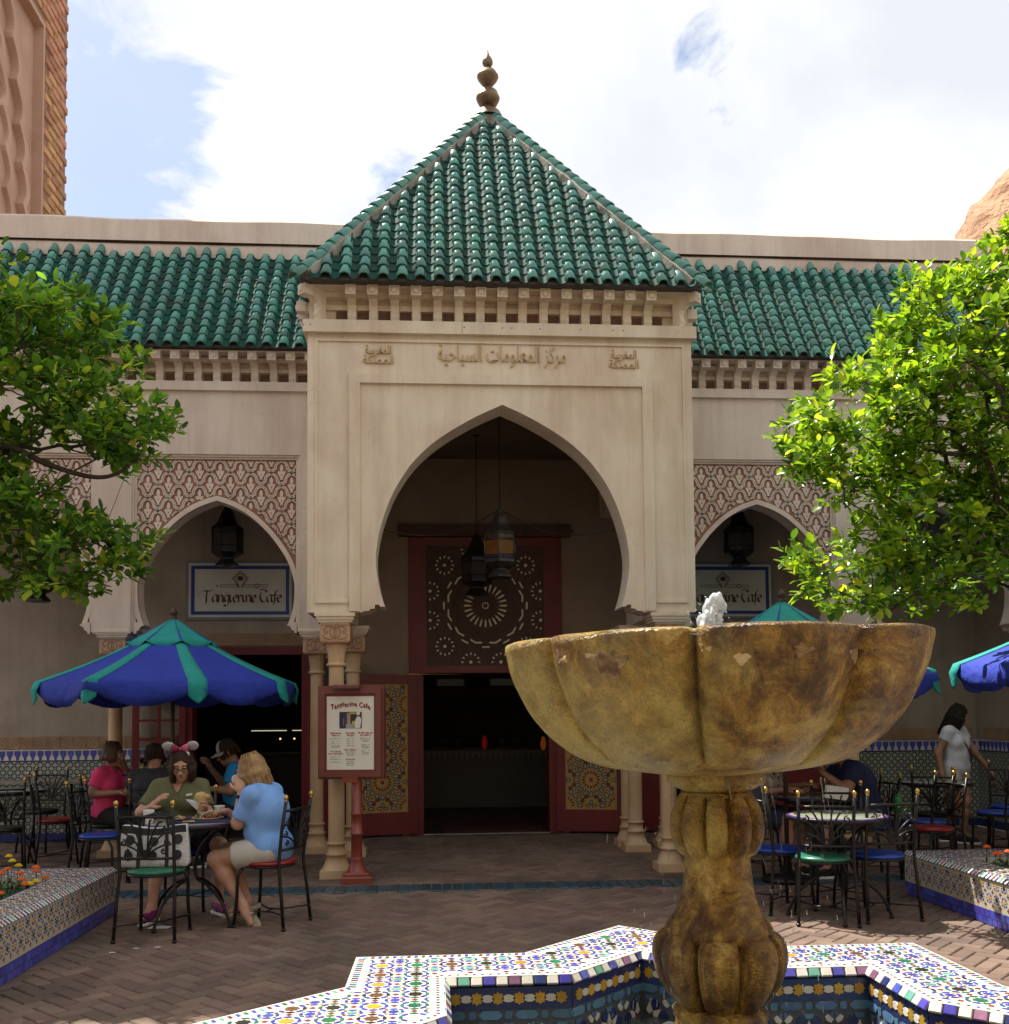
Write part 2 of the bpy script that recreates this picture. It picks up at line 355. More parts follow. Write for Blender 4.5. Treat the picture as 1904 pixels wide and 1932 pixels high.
# outer fine moulding
for sx in (-1, 1):
    a, b = sorted((sx*1.757, sx*1.735)); mold(mb, a, b, 2.54, 5.036, 0, .018)
    a, b = sorted((sx*1.734, sx*1.452)); mold(mb, a, b, 2.54, 2.562, 0, .018)
mold(mb, -1.734, 1.734, 5.012, 5.036, 0, .018)
mb.build('moulding', STUC, portal)
mb = MB()
for sx in (-1, 1):
    a, b = sorted((sx*1.440, sx*1.340)); mold(mb, a, b, 2.462, 4.698, 0, .035)
    a, b = sorted((sx*1.449, sx*1.4405)); mold(mb, a, b, 2.60, 4.70, 0, .02)
mold(mb, -1.3395, 1.3395, 4.614, 4.698, 0, .035)
mold(mb, -1.449, 1.449, 4.6985, 4.712, 0, .02)
mb.build('raised_frame', STUC, portal)
mb = MB(); mb.b2(-1.852, 1.852, -0.065, 0.36, 5.082, 5.1995)
mb.build('ledge', STUC, portal)
for sx in (-1, 1):
    MB().b2(min(sx*1.8305, sx*1.868), max(sx*1.8305, sx*1.868), -0.0645, 1.6, 5.083, 5.199).build('ledge', STUC, portal)
# seams and rust dots along the ledge
mb = MB()
mb.b2(-.382, -.378, -.0662, -.06, 5.09, 5.198)
for x in (-1.80, -1.86, -.36, 0.0, .09, .36, .75, 1.06, 1.16): mb.b2(x-.006, x+.006, -.0664, -.06, 5.14, 5.152)
stuff(mb.build('rust_spots', ZBR, portal))

# corbelled brackets: one mesh, copied
def bracket_meshes():
    w = .040
    prof = [(0.0, -0.33), (-.075, -.33), (-.09, -.30), (-.075, -.265), (-.09, -.235), (-.075, -.17), (-.09, -.13), (-.15, -.092), (-.235, -.088), (-.235, .0), (0, .0)]
    mb = MB(); mb.prism(prof, (Vector((-w, 0, 0)), Vector((0, 1, 0)), Vector((0, 0, 1)), Vector((1, 0, 0))), 0, 2*w)
    mb.b2(-w-.009, w+.009, -.262, -.17, -.092, .002)
    st = MB(); st.sph((0, -.260, -.044), .036, 0, 10, 6, (1, .55, 1))
    return mb.mesh('bracket', STUC), st.mesh('stud', STUC), mb.mesh('bracket', WSTUC), st.mesh('stud', WSTUC)
BRm, STm, BRw, STw = bracket_meshes()
def bracket(parent, loc, rz, bm_, sm_):
    b = place(bm_, 'bracket', parent, loc, (0, 0, rz)); place(sm_, 'stud', b)
ZB_ = 5.505
for i in range(15): bracket(portal, (-1.42+.2029*i, .12, ZB_), 0, BRm, STm)
for sx in (-1, 1): bracket(portal, (sx*1.69, .06, ZB_), sx*radians(45), BRm, STm)
for sx in (-1, 1):
    for i in range(7): bracket(portal, (sx*1.71, .33+.2*i, ZB_), sx*pi/2, BRm, STm)
mb = MB()
mb.b2(-1.75, 1.75, .02, .119, 5.45, 5.50); mb.b2(-1.75, 1.75, .085, .1195, 5.35, 5.40)
mb.b2(-1.80, 1.80, -.12, .36, 5.501, 5.528)
mb.build('soffit', STUC, portal)
mb = MB()
for i in range(16):
    x = -1.42+.2029*(i-.5); mb.b2(x-.052, x+.052, .102, .1192, 5.225, 5.34)
stuff(mb.build('dark_niches', mat('niche_brown', (.16, .085, .05), None, 6, .9), portal))
# inner porch ceiling
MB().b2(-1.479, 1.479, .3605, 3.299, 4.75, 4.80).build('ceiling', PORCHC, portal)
for sx in (-1, 1): MB().b2(min(sx*1.85, sx*1.4795), max(sx*1.85, sx*1.4795), 1.661, 3.299, 4.0, 4.749).build('porch_beam', WSTUC, portal)

# Arabic lettering in relief (presentation forms, already in drawing order)
def text_mesh(body, size, ext, m, spacing=1.0, bold=0.0):
    c = bpy.data.curves.new('lettering', 'FONT'); c.body = body; c.size = size; c.extrude = ext; c.align_x = 'CENTER'; c.space_character = spacing; c.offset = bold
    o = bpy.data.objects.new('lettering', c); COL.objects.link(o)
    me = bpy.data.meshes.new_from_object(o.evaluated_get(bpy.context.evaluated_depsgraph_get()))
    COL.objects.unlink(o); bpy.data.objects.remove(o); me.materials.clear(); me.materials.append(m); return me
_sh = {'م': 'ﻡﻢﻣﻤ', 'ر': 'ﺭﺮ', 'ك': 'ﻙﻚﻛﻜ', 'ز': 'ﺯﺰ', 'ا': 'ﺍﺎ', 'ل': 'ﻝﻞﻟﻠ', 'ع': 'ﻉﻊﻋﻌ', 'و': 'ﻭﻮ', 'ت': 'ﺕﺖﺗﺘ', 'س': 'ﺱﺲﺳﺴ', 'ي': 'ﻱﻲﻳﻴ', 'ح': 'ﺡﺢﺣﺤ', 'ة': 'ﺓﺔ', 'غ': 'ﻍﻎﻏﻐ', 'ب': 'ﺏﺐﺑﺒ'}
def arab(s):
    out = []
    for w in s.split(' '):
        r = ''
        for i, ch in enumerate(w):
            f = _sh[ch]; pj = i > 0 and len(_sh[w[i-1]]) == 4; nj = len(f) == 4 and i < len(w)-1
            r += f[(3 if nj else 1) if pj else (2 if nj else 0)]
        out.append(r[::-1])
    return ' '.join(reversed(out))
for s, x, z, size, wid in (('مركز المعلومات السياحية', .0, 4.84, .15, 1.22), ('المملكة المغربية', -1.17, 4.855, .1, .29), ('المملكة المغربية', 1.17, 4.85, .1, .29)):
    if wid > 1: rows = [(arab(s), 0, size)]
    else: a, b = s.split(' '); rows = [(arab(b), .045, size), (arab(a), -.05, size)]
    for body, dz, sz in rows:
        me = text_mesh(body, sz, .012, GILT)
        xs = [v.co.x for v in me.vertices]; ww = max(xs)-min(xs); k = wid/ww*(1 if wid > 1 else (.85 if dz > 0 else 1))
        kz = 1.5 if wid > 1 else 1.15
        o = bpy.data.objects.new('lettering', me); link(o, portal); o.location = (x-(max(xs)+min(xs))/2*k, -.006, z+dz); o.rotation_euler = (pi/2, 0, 0); o.scale = (k, kz, 1)
        o['label'] = 'gilt Arabic script in relief above the arch'

# ---- columns (standing things in front of and inside the porch)
def column_parts(parent, H=2.45):
    base = MB(); base.b2(-.14, .14, -.14, .14, 0, .075); base.lathe([(.135, .075), (.125, .09), (.105, .14), (.086, .20), (.098, .203), (.098, .222), (.082, .225), (.078, .30), (.092, .305), (.092, .322), (.0755, .326)], 20)
    sh = MB(); sh.lathe([(.0755, .326), (.074, 1.2), (.070, 1.955)], 20)
    cp = MB(); cp.lathe([(.072, 1.955), (.088, 1.96), (.092, 1.975), (.088, 1.99), (.074, 1.993)], 20)
    cp.lathe([(.073, 1.993), (.078, 2.08), (.093, 2.165)], 40, rf=lambda a, z: 1+.06*abs(cos(a*6)))
    cp.lathe([(.06, 2.165), (.105, 2.168), (.125, 2.185), (.1, 2.19)], 20)
    cap = MB(); cap.cbox((0, 0, 2.265), (.275, .275, .15), .012); cap.cbox((0, 0, 2.185), (.26, .26, .03), .01, 0, Matrix.Rotation(pi, 3, 'X'))
    # carved leaf scrolls on the four faces of the block
    cv = MB()
    for q in range(4):
        rot = Matrix.Rotation(q*pi/2, 3, 'Z')
        for sx in (-1, 1):
            for pts in ([(0, .055), (.035, .045), (.05, .01), (.035, -.03), (0, -.055)], [(.03, .06), (.075, .06), (.10, .03), (.09, -.01), (.07, .0), (.078, .02)], [(.02, -.055), (.06, -.06), (.10, -.045), (.11, -.015)], [(0, .05), (.012, .02), (.01, -.02), (0, -.05)]):
                cv.tube([rot @ Vector((sx*a, -.138, 2.265+b)) for a, b in pts], .0055, 4, 0, False)
    ab = MB()
    for (w, z0, z1) in ((.27, 2.341, 2.36), (.32, 2.3605, 2.385), (.345, 2.3855, 2.415), (.37, 2.4155, H)): ab.b2(-w/2, w/2, -w/2, w/2, z0, z1)
    base.build('base', COLST, parent); sh.build('shaft', COLST, parent); cp.build('collar', COLST, parent)
    c = cap.build('capital', CAPST, parent); cv.build('carving', CAPDK, c); ab.build('abacus', STUC, parent)
first = None
COLS = [((-1.575, .15), 'carved stone column behind the red menu stand, front left of the portal'),
        ((1.575, .15), 'carved stone column at the front right of the portal, partly behind the fountain'),
        ((-1.53, 1.55), 'shaded stone column inside the porch on the left, behind the front column'),
        ((1.53, 1.55), 'shaded stone column inside the porch on the right, seen left of the fountain stem'),
        ((-1.95, 1.86), 'stone column where the left arcade meets the portal, left of the menu stand'),
        ((1.95, 1.86), 'stone column where the right arcade meets the portal, behind the fountain'),
        ((-4.12, 1.86), 'stone column of the left arcade behind the person in the pink top'),
        ((4.12, 1.86), 'stone column of the right arcade behind the seated person in navy'),
        ((-6.25, 1.86), 'stone column of the left arcade at the edge of the square'),
        ((1.53, 1.97), 'slim stone column tight behind another at the right of the entrance')]
for (x, y), lab in COLS:
    if first is None:
        first = thing('column', lab, 'column', (x, y, 0), 0, 'carved stone columns of the cafe front'); column_parts(first)
    else: dup(first, (x, y, 0), 0, lab)

# ---- arcade wings
def sebka_unit():
    # one knot of the carved lattice in units of the horizontal pitch; apex of the arch at the origin
    half = [(0, 0), (.06, -.008), (.14, -.045), (.22, -.12), (.275, -.22), (.295, -.33), (.295, -.40), (.37, -.40), (.37, -.47), (.43, -.47), (.47, -.53), (.52, -.60), (.56, -.64)]
    half = [Vector((a, b)) for a, b in half]
    quads = []
    def strip(off, w):
        L = []
        for i, p in enumerate(half):
            t = (half[min(i+1, len(half)-1)]-half[max(i-1, 0)]); t = t.normalized(); n_ = Vector((-t.y, t.x))
            L.append((p-n_*(off-w/2), p-n_*(off+w/2)))
        return L
    out = []
    for off, w in ((-.045, .055), (.035, .055)):
        L = strip(off, w)
        for i in range(len(L)-1):
            q = [L[i][0], L[i+1][0], L[i+1][1], L[i][1]]
            out.append(([(p.x, p.y) for p in q], .020)); out.append(([(-p.x, p.y) for p in reversed(q)], .020))
    fl = [(0, -.14), (.06, -.22), (.085, -.32), (.075, -.43), (.06, -.50), (.20, -.49), (.185, -.56), (.15, -.66), (.10, -.76), (.06, -.82), (.045, -.86), (.09, -.93), (0, -.915)]
    c = (0, -.5)
    P = [(a, b) for a, b in fl]; Q = P+[(-a, b) for a, b in reversed(P[1:-1])]
    for i in range(len(P)-1):
        for sx in (1, -1):
            tri = [(0, P[i][1]), (sx*P[i][0], P[i][1]), (sx*P[i+1][0], P[i+1][1]), (0, P[i+1][1])]
            out.append((tri, .012))
    return out
SEB = sebka_unit(); SP = .2215
def sebka_mesh(keep=None, ox=0, oz=0):
    mb = MB()
    for q, h in SEB:
        pts = [(a*SP, b*SP) for a, b in q]
        if keep is not None and not all(keep(ox+a, oz+b) for a, b in pts): continue
        A = [(a, -.0, b) for a, b in pts]; B = [(a, -h, b) for a, b in pts]
        mb.add(A+B, [(4, 5, 6, 7), (0, 1, 5, 4), (1, 2, 6, 5), (2, 3, 7, 6), (3, 0, 4, 7)])
    # dark drop in each flower
    for a0, a1 in ((0, 1),):
        pts = [(0, -.60), (.028, -.67), (.022, -.71), (0, -.73), (-.022, -.71), (-.028, -.67)]
        P = [(x*SP, z*SP) for x, z in pts]
        if keep is None or all(keep(ox+a, oz+b) for a, b in P): mb.add([(a, -.0135, b) for a, b in P], [tuple(range(6))], 1)
    return mb
SEBM = sebka_mesh().mesh('lattice_motif', [CREAM, TERRA])
def arch_bay(root, xc, side):
    x0, x1 = xc-.865, xc+.865
    arch = [(xc-a, z) for a, z in reversed(SMLC)]+[(xc+a, z) for a, z in SMLC[1:]]
    # recessed ground of the panel, an upside-down U round the arch
    up_ = [(x0-.004, 2.42), (x0-.004, 4.34), (x1+.004, 4.34), (x1+.004, 2.42)]
    foot = lambda sx: [(xc+sx*.76, 2.49), (xc+sx*.80, 2.46), (xc+sx*.81, 2.42)]
    polyg = [up_[0]]+list(reversed(foot(-1)))[0:0]+[(xc-.81, 2.42), (xc-.80, 2.46), (xc-.76, 2.49)]+arch+[(xc+.76, 2.49), (xc+.80, 2.46), (xc+.81, 2.42)]+[up_[3], up_[2], up_[1]]
    MB().prism(polyg, facade(1.75), -.016, 0.0).build('panel_ground', TERRA, root)
    MB().prism(polyg, facade(1.75), -.22, -.0163).build('panel_wall', CREAM, root)
    big = [(xc+(a-xc)*1.075+0, z+.06*(1 if z > 3 else .4)) for a, z in arch]
    keep = lambda x, z: x0+.005 < x < x1-.005 and 2.5 < z < 4.315 and not inpoly(x, z, big+[(x1-.05, 2.3), (x0+.05, 2.3)])
    row = 0; z = 4.31+.5*SP*1.29
    mo = None
    nrow = 16
    for r_ in range(-1, nrow):
        zz = 4.305-r_*SP*.645
        for c_ in range(-5, 6):
            xx = xc+(c_+(.5 if r_ % 2 else 0))*SP+.03
            ks = [keep(xx+a*SP, zz+b*SP) for q, h in SEB for a, b in q[:1]]
            if not any(ks): continue
            if all(keep(xx+a*SP, zz+b*SP) for q, h in SEB for a, b in q): me = SEBM
            else:
                mbb = sebka_mesh(keep, xx, zz)
                if len(mbb.f) < 20: continue
                me = mbb.mesh('lattice_motif', [CREAM, TERRA])
            place(me, 'lattice_motif', root, (xx, 1.7499, zz))
    # plain band round the arch and stepped feet
    mb = MB(); n_ = len(arch)
    inner = arch; outer = [(xc+(a-xc)*1.065, z+.055*max(0, min(1, (z-2.9)/.9))) for a, z in arch]
    for i in range(n_-1):
        q = [inner[i], outer[i], outer[i+1], inner[i+1]]
        mb.prism(q[::-1] if True else q, facade(1.75), .0005, .034)
    mb.build('arch_band', CREAM, root)
    for sx in (-1, 1):
        mb = MB(); pts = [(.775, 2.506), (.85, 2.525), (.872, 2.50), (.872, 2.40), (.845, 2.40), (.84, 2.425), (.815, 2.435), (.80, 2.47), (.76, 2.49)]
        P = [(xc+sx*a, z) for a, z in pts]
        if sx < 0: P = P[::-1]
        mb.prism(P[::-1], facade(1.75), -.2, .055); mb.build('arch_foot', CREAM, root)
    # panel frame moulding
    mb = MB()
    for k, (o_, pr) in enumerate(((.0, .05), (.022, .03))):
        a0, a1, zt = x0-.035+o_, x1+.035-o_, 4.362-o_
        mb.b2(a0, a0+.0215, 1.75-pr, 1.7505, 2.42, zt); mb.b2(a1-.0215, a1, 1.75-pr, 1.7505, 2.42, zt)
        mb.b2(a0+.0216, a1-.0216, 1.75-pr, 1.7505, zt-.0215, zt)
    mb.build('panel_frame', CREAM, root)
def wing(side, label, xend):
    root = thing('arcade_wing', label, 'arcade', (0, 0, 0), 0, 'arcades either side of the portal')
    s_ = side
    def bx(mb, a, b, *k): mb.b2(min(s_*a, s_*b), max(s_*a, s_*b), *k)
    mb = MB()
    bx(mb, 1.8305, xend, 1.68, 1.95, 4.363, 5.16)             # plain wall over the bays
    bx(mb, 1.8305, 2.12, 1.68, 1.95, 2.40, 4.3625); bx(mb, 3.92, 4.32, 1.68, 1.95, 2.40, 4.3625); bx(mb, 6.12, 6.4, 1.68, 1.95, 2.40, 4.3625)
    bx(mb, 1.8305, xend, 1.79, 1.95, 5.16, 5.4985)
    mb.build('wall', WSTUC, root)
    mb = MB(); bx(mb, 1.905, xend, 1.635, 1.6795, 5.062, 5.16); mb.build('ledge', WSTUC, root)
    mb = MB(); bx(mb, 1.84, xend, 1.70, 1.7895, 5.40, 5.45); bx(mb, 1.84, xend, 1.755, 1.7896, 5.30, 5.34); bx(mb, 1.84, xend, 1.56, 1.95, 5.464, 5.481)
    mb.build('soffit', WSTUC, root)
    mb = MB()
    for i in range(21 if xend > 6 else 20):
        x = 2.00+.2055*(i+.5)
        if x+.06 < xend: bx(mb, x-.052, x+.052, 1.772, 1.7893, 5.17, 5.285)
    stuff(mb.build('dark_niches', MATS['niche_brown'], root))
    for i in range(22):
        x = 2.00+.2055*i
        if x < xend-.05: bracket(root, (s_*x, 1.79, 5.462), 0, BRw, STw)
    arch_bay(root, s_*3.02, s_); 
    arch_bay(root, s_*5.22, s_)
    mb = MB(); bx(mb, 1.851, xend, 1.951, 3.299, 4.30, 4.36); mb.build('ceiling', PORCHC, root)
    return root
wing(-1, 'left pink stucco arcade with carved lattice panels over pointed arches', 7.4)
wing(1, 'right pink stucco arcade half hidden behind the bright tree', 6.40)

# ---- barrel tile roofs
def tile_mesh(r0, r1, L, name='roof_tile'):
    # half-round tile along +y (uphill), flared to its lower end
    n = 7; V = []; t = .011
    for (y, r) in ((0, r1), (L, r0)):
        for rr in (r, r-t):
            for j in range(n): a = pi*j/(n-1); V.append((rr*cos(a), y, rr*sin(a)*.95))
    f = []
    for j in range(n-1):
        f.append((j, j+1, 2*n+j+1, 2*n+j))              # outside
        f.append((j, n+j, n+j+1, j+1))                  # lower lip
        f.append((n+j, 3*n+j, 3*n+j+1, n+j+1))
    mb = MB(); mb.add(V, [tuple(reversed(x)) for x in f], 0, True)
    for i in range(len(mb.sm)): mb.sm[i] = (i % 3 != 1)
    return mb
TM = tile_mesh(.047, .057, .195).mesh('roof_tile', GTILE)
TMR = tile_mesh(.056, .069, .22).mesh('ridge_tile', GTILE)
def slope_frame(org, xdir, updir):
    xd = Vector(xdir).normalized(); ud = Vector(updir).normalized(); nn = xd.cross(ud).normalized()
    m = Matrix((xd, ud, nn)).transposed().to_4x4(); m.translation = Vector(org); return m
def jit(m, a=.012): return m @ Matrix.Rotation(R.uniform(-a, a)*2.2, 4, 'Z') @ Matrix.Rotation(R.uniform(-a, a), 4, 'X') @ Matrix.Translation((R.uniform(-.003, .003), R.uniform(-.006, .006), R.uniform(-.002, .003)))
def tile_column(root, M_, x, y0, y1, exp, singles=True, mb=None):
    k = 0; y = y0
    while y < y1:
        m = jit(M_ @ Matrix.Translation((x, y, .034)) @ Matrix.Rotation(radians(-3.2), 4, 'X'))
        if singles: place(TM, 'roof_tile', root, mx4=m)
        else:
            mb.add([m @ v.co for v in TM.vertices], [tuple(p.vertices) for p in TM.polygons], 0, True)
        y += exp; k += 1
    return k
# pyramid over the portal
EZ, EY, EX, AZ, AY = 5.53, -.20, 1.855, 8.42, 1.92
roof = thing('pavilion_roof', 'steep pyramid roof of green glazed barrel tiles over the portal', 'roof', (0, 0, 0))
mb = MB()
E4 = [(-EX, EY, EZ), (EX, EY, EZ), (EX, 2*AY-EY, EZ), (-EX, 2*AY-EY, EZ)]; AP = (0, AY, AZ)
mb.add(E4+[AP], [(0, 1, 4), (1, 2, 4), (2, 3, 4), (3, 0, 4), (3, 2, 1, 0)])
mb.build('roof_deck', MORTR, roof)
mb = MB(); mb.b2(-EX-.015, EX+.015, EY-.03, EY+.22, EZ-.024, EZ-.002); mb.b2(-EX-.03, -EX+.2, EY+.2205, 2*AY, EZ-.024, EZ-.002); mb.b2(EX-.2, EX+.03, EY+.2205, 2*AY, EZ-.024, EZ-.002)
mb.build('gutter', GUTR, roof)
SL = hypot(AY-EY, AZ-EZ); ups = Vector((0, AY-EY, AZ-EZ))
M_ = slope_frame((0, EY, EZ), (1, 0, 0), ups)
pitch = .1745; ncol = 20
for i in range(ncol):
    x = (i-(ncol-1)/2)*pitch + .02
    ytop = SL*(1-(abs(x)+.14)/EX)
    tile_column(roof, M_, x, -.03, max(.12, ytop), .160)
    # plaster tip of the topmost tile
    m = M_ @ Matrix.Translation((x, max(.14, ytop)+.05, .03)) @ Matrix.Rotation(radians(-12), 4, 'X')
pan = MB()
for i in range(ncol+1):
    x = (i-ncol/2)*pitch + .02
    ytop = SL*(1-(abs(x)+.06)/EX); y = -.05
    while y < ytop-.02:
        V = []; n = 6
        for yy, r, zz in ((y, .052, .026), (min(y+.17, ytop), .05, .012)):
            for j in range(n): a = pi+pi*j/(n-1); V.append(M_ @ Vector((x+r*cos(a), yy, zz+.05+r*sin(a)*.95)))
        pan.add(V, [(j, j+1, n+j+1, n+j) for j in range(n-1)], 0, True); y += .15
stuff(pan.build('pan_tiles', GTPAN, roof))
# the two side slopes, tiles joined
sd = MB()
for sx in (-1, 1):
    Ms = slope_frame((sx*EX, AY, EZ), (0, sx, 0), (-sx*EX, 0, AZ-EZ)); SL2 = hypot(EX, AZ-EZ)
    for i in range(22):
        x = (i-10.5)*pitch; ytop = SL2*(1-(abs(x)+.14)/(AY-EY))
        tile_column(roof, Ms, x, -.03, max(.12, ytop), .160, False, sd)
stuff(sd.build('side_slope_tiles', GTILE, roof))
# hips: plaster ridge with ridge tiles on top
for sx, sy in ((-1, 0), (1, 0), (-1, 1), (1, 1)):
    a = Vector((sx*EX, EY if sy == 0 else 2*AY-EY, EZ)); b = Vector(AP); u = (b-a); L = u.length; u.normalize()
    side = Vector((-u.y, u.x, 0)).normalized(); nn = side.cross(u).normalized()
    if nn.z < 0: nn = -nn; side = -side
    mb = MB(); k = 26
    V = []
    for i in range(k+1):
        p = a+u*(L*(.012+.988*i/k)); w = .095+R.uniform(-.012, .012); h = .055+R.uniform(-.008, .008)
        for q in ((-w, -.08), (-w*.85, h*.55), (-.045, h), (.045, h), (w*.85, h*.55), (w, -.08)): V.append(p+side*q[0]+nn*q[1])
    mb.add(V, [(i*6+j, i*6+j+1, (i+1)*6+j+1, (i+1)*6+j) for i in range(k) for j in range(5)]+[(5, 4, 3, 2, 1, 0)])
    mb.build('hip_mortar', MORTR, roof)
    if sy == 0:
        Mh = Matrix((side, u, nn)).transposed().to_4x4(); Mh.translation = a
        if Mh.determinant() < 0: Mh = Matrix((-side, u, nn)).transposed().to_4x4(); Mh.translation = a
        y = -.10; 
        while y < L-.1:
            place(TMR, 'ridge_tile', roof, mx4=jit(Mh @ Matrix.Translation((0, y, .046)) @ Matrix.Rotation(radians(-3), 4, 'X'), .02)); y += .165
FINIAL_ = 1
fin = thing('roof_finial', 'aged bronze finial of two balls and a spike on the roof peak', 'finial', (0, AY, AZ-.02))
MB().lathe([(.16, -.02), (.13, .05), (.05, .075), (.045, .10), (.075, .115)], 18).build('base', BRONZ, fin)
MB().lathe([(.05, .115), (.09, .135), (.118, .185), (.123, .20), (.123, .212), (.115, .22), (.10, .265), (.05, .305), (.032, .325)], 20).build('ball', BRONZ, fin)
MB().lathe([(.032, .325), (.06, .345), (.10, .395), (.112, .42), (.112, .432), (.104, .44), (.085, .475), (.04, .505), (.025, .525)], 20).build('ball', BRONZ, fin)
MB().lathe([(.025, .525), (.04, .535), (.056, .565), (.05, .60), (.02, .645), (.003, .70)], 16).build('spike', BRONZ, fin)
fin.scale = (1.12, 1.12, 1.17)

# wing roofs
def wing_roof(side, label, xend):
    root = thing('wing_roof', label, 'roof', (0, 0, 0), 0, 'green tiled roofs of the arcades')
    ey, ez, ty, tz = 1.50, 5.50, 2.46, 6.90
    Ms = slope_frame((0, ey, ez), (1, 0, 0), (0, ty-ey, tz-ez)); L = hypot(ty-ey, tz-ez)
    mb = MB(); xa, xb = sorted((side*1.0, side*xend))
    mb.add([(xa, ey, ez), (xb, ey, ez), (xb, ty, tz), (xa, ty, tz), (xa, ty, ez), (xb, ty, ez)], [(0, 1, 2, 3), (0, 4, 5, 1), (0, 3, 4), (1, 5, 2)]); mb.build('roof_deck', MORTR, root)
    mb = MB(); a, b = sorted((side*1.93, side*xend)); mb.b2(a, b, ey-.03, ey+.2, ez-.018, ez-.002); mb.build('gutter', GUTR, root)
    n = int((xend-1.6)/pitch); pan = MB()
    for i in range(n):
        x = side*(1.66+pitch*(i+.5))
        tile_column(root, Ms, x, -.03, L-.04+R.uniform(-.02, .05), .142)
        # rounded plaster-set end against the parapet
        xx = x+side*pitch*.5; y = -.05
        while y < L-.02:
            V = []; m = 6
            for yy, r, zz in ((y, .052, .026), (min(y+.17, L), .05, .012)):
                for j in range(m): an = pi+pi*j/(m-1); V.append(Ms @ Vector((xx+r*cos(an), yy, zz+.05+r*sin(an)*.95)))
            pan.add(V, [(j, j+1, m+j+1, m+j) for j in range(m-1)], 0, True); y += .142
    stuff(pan.build('pan_tiles', GTPAN, root))
wing_roof(-1, 'shaded green barrel tile roof over the left arcade', 6.2)
wing_roof(1, 'sun glinting green barrel tile roof over the right arcade', 6.0)

# ---- parapet behind the roofs
par = thing('parapet_wall', 'long wavy topped pinkish stucco parapet behind the tiled roofs', 'wall', (0, 0, 0))
def wavy(x0, x1, y0, y1, z0, z1, m, name, amp):
    mb = MB(); k = 70; V = []
    for i in range(k+1):
        x = x0+(x1-x0)*i/k
        w = amp*(sin(x*2.1+.6)*.5+sin(x*4.7)*.3+sin(x*.8+1)*.6)
        for (y, z) in ((y0, z0), (y0+.012, z1+w-.03), (y0+.04, z1+w), (y1, z1+w), (y1, z0)): V.append((x, y, z))
    mb.add(V, [((i+1)*5+j, i*5+j, i*5+j+1, (i+1)*5+j+1) for i in range(k) for j in range(4)]+[(0, 1, 2, 3, 4), (k*5+4, k*5+3, k*5+2, k*5+1, k*5)])
    return mb.build(name, m, par)
wavy(-9, 6.27, 2.47, 3.0, 4.9, 7.10, PARA, 'wall', .008)
wavy(-9, 6.3, 2.460, 3.04, 7.106, 7.40, PARA, 'coping', .014)
# ================================================================== BACK WALL, DOORS, INTERIOR
YB = 3.30
bw = thing('cafe_back_wall', 'shaded grey stucco wall inside the arcade with a tiled dado', 'wall', (0, 0, 0))
DO = [(-3.70, -2.22, 2.36), (-.97, .975, 3.76), (2.22, 3.70, 2.36)]
mb = MB(); xs = [-9.0]
for a, b, h in DO: mb.b2(xs[-1], a, YB, YB+.2, 0, 5.05); mb.b2(a, b, YB, YB+.2, h, 5.05); xs.append(b)
mb.b2(xs[-1], 6.41, YB, YB+.2, 0, 5.05)
mb2 = MB(); mb2.b2(-1.845, -.971, YB-.006, YB-.0005, 1.29, 4.9); mb2.b2(.976, 1.845, YB-.006, YB-.0005, 1.29, 4.9); mb2.b2(-.9705, .9755, YB-.006, YB-.0005, 3.905, 4.9)
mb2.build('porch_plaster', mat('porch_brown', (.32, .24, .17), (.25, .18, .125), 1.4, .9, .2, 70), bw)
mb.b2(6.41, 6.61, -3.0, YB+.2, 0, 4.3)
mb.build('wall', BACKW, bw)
# lattice dado: procedural star-and-square tiling, relief in the glaze
def lattice_mat():
    m = bpy.data.materials.new('lattice_tiling'); m.use_nodes = True; nt = m.node_tree; b = nt.nodes['Principled BSDF']
    s = nd(nt, 'ShaderNodeSeparateXYZ'); g = nd(nt, 'ShaderNodeNewGeometry'); nt.links.new(g.outputs['Position'], s.inputs[0])
    u = mth(nt, 'MULTIPLY', mth(nt, 'ADD', s.outputs[0], s.outputs[1]), 2*pi/.088); v = mth(nt, 'MULTIPLY', s.outputs[2], 2*pi/.088)
    c1, c2 = mth(nt, 'COSINE', u), mth(nt, 'COSINE', v)
    f = mth(nt, 'ABSOLUTE', mth(nt, 'ADD', c1, c2)); k = mth(nt, 'ABSOLUTE', mth(nt, 'SUBTRACT', c1, c2))
    a = mth(nt, 'MINIMUM', mth(nt, 'MULTIPLY', mth(nt, 'SUBTRACT', f, .62), 9, None, True), 1.0)
    a2 = mth(nt, 'MULTIPLY', mth(nt, 'SUBTRACT', k, 1.72), 14, None, True)
    w = mth(nt, 'MAXIMUM', a, a2)
    mx_ = nd(nt, 'ShaderNodeMix', data_type='RGBA'); nt.links.new(w, mx_.inputs[0]); mx_.inputs[6].default_value = (.018, .026, .03, 1)
    wc = ramp(nt, noise(nt, g.outputs['Position'], 3, 4), [(.35, (.40, .42, .36)), (.65, (.30, .33, .28))]); nt.links.new(wc, mx_.inputs[7])
    nt.links.new(mx_.outputs[2], b.inputs['Base Color']); b.inputs['Roughness'].default_value = .3
    bp = nd(nt, 'ShaderNodeBump'); bp.inputs['Strength'].default_value = .5; bp.inputs['Distance'].default_value = .004; nt.links.new(w, bp.inputs['Height']); nt.links.new(bp.outputs[0], b.inputs['Normal'])
    return m
LATT = lattice_mat()
segs = [(-9, -3.78), (-2.14, -1.05), (1.05, 2.14), (3.78, 6.3975)]
mb = MB(); nv = MB(); wh = MB(); bl = MB()
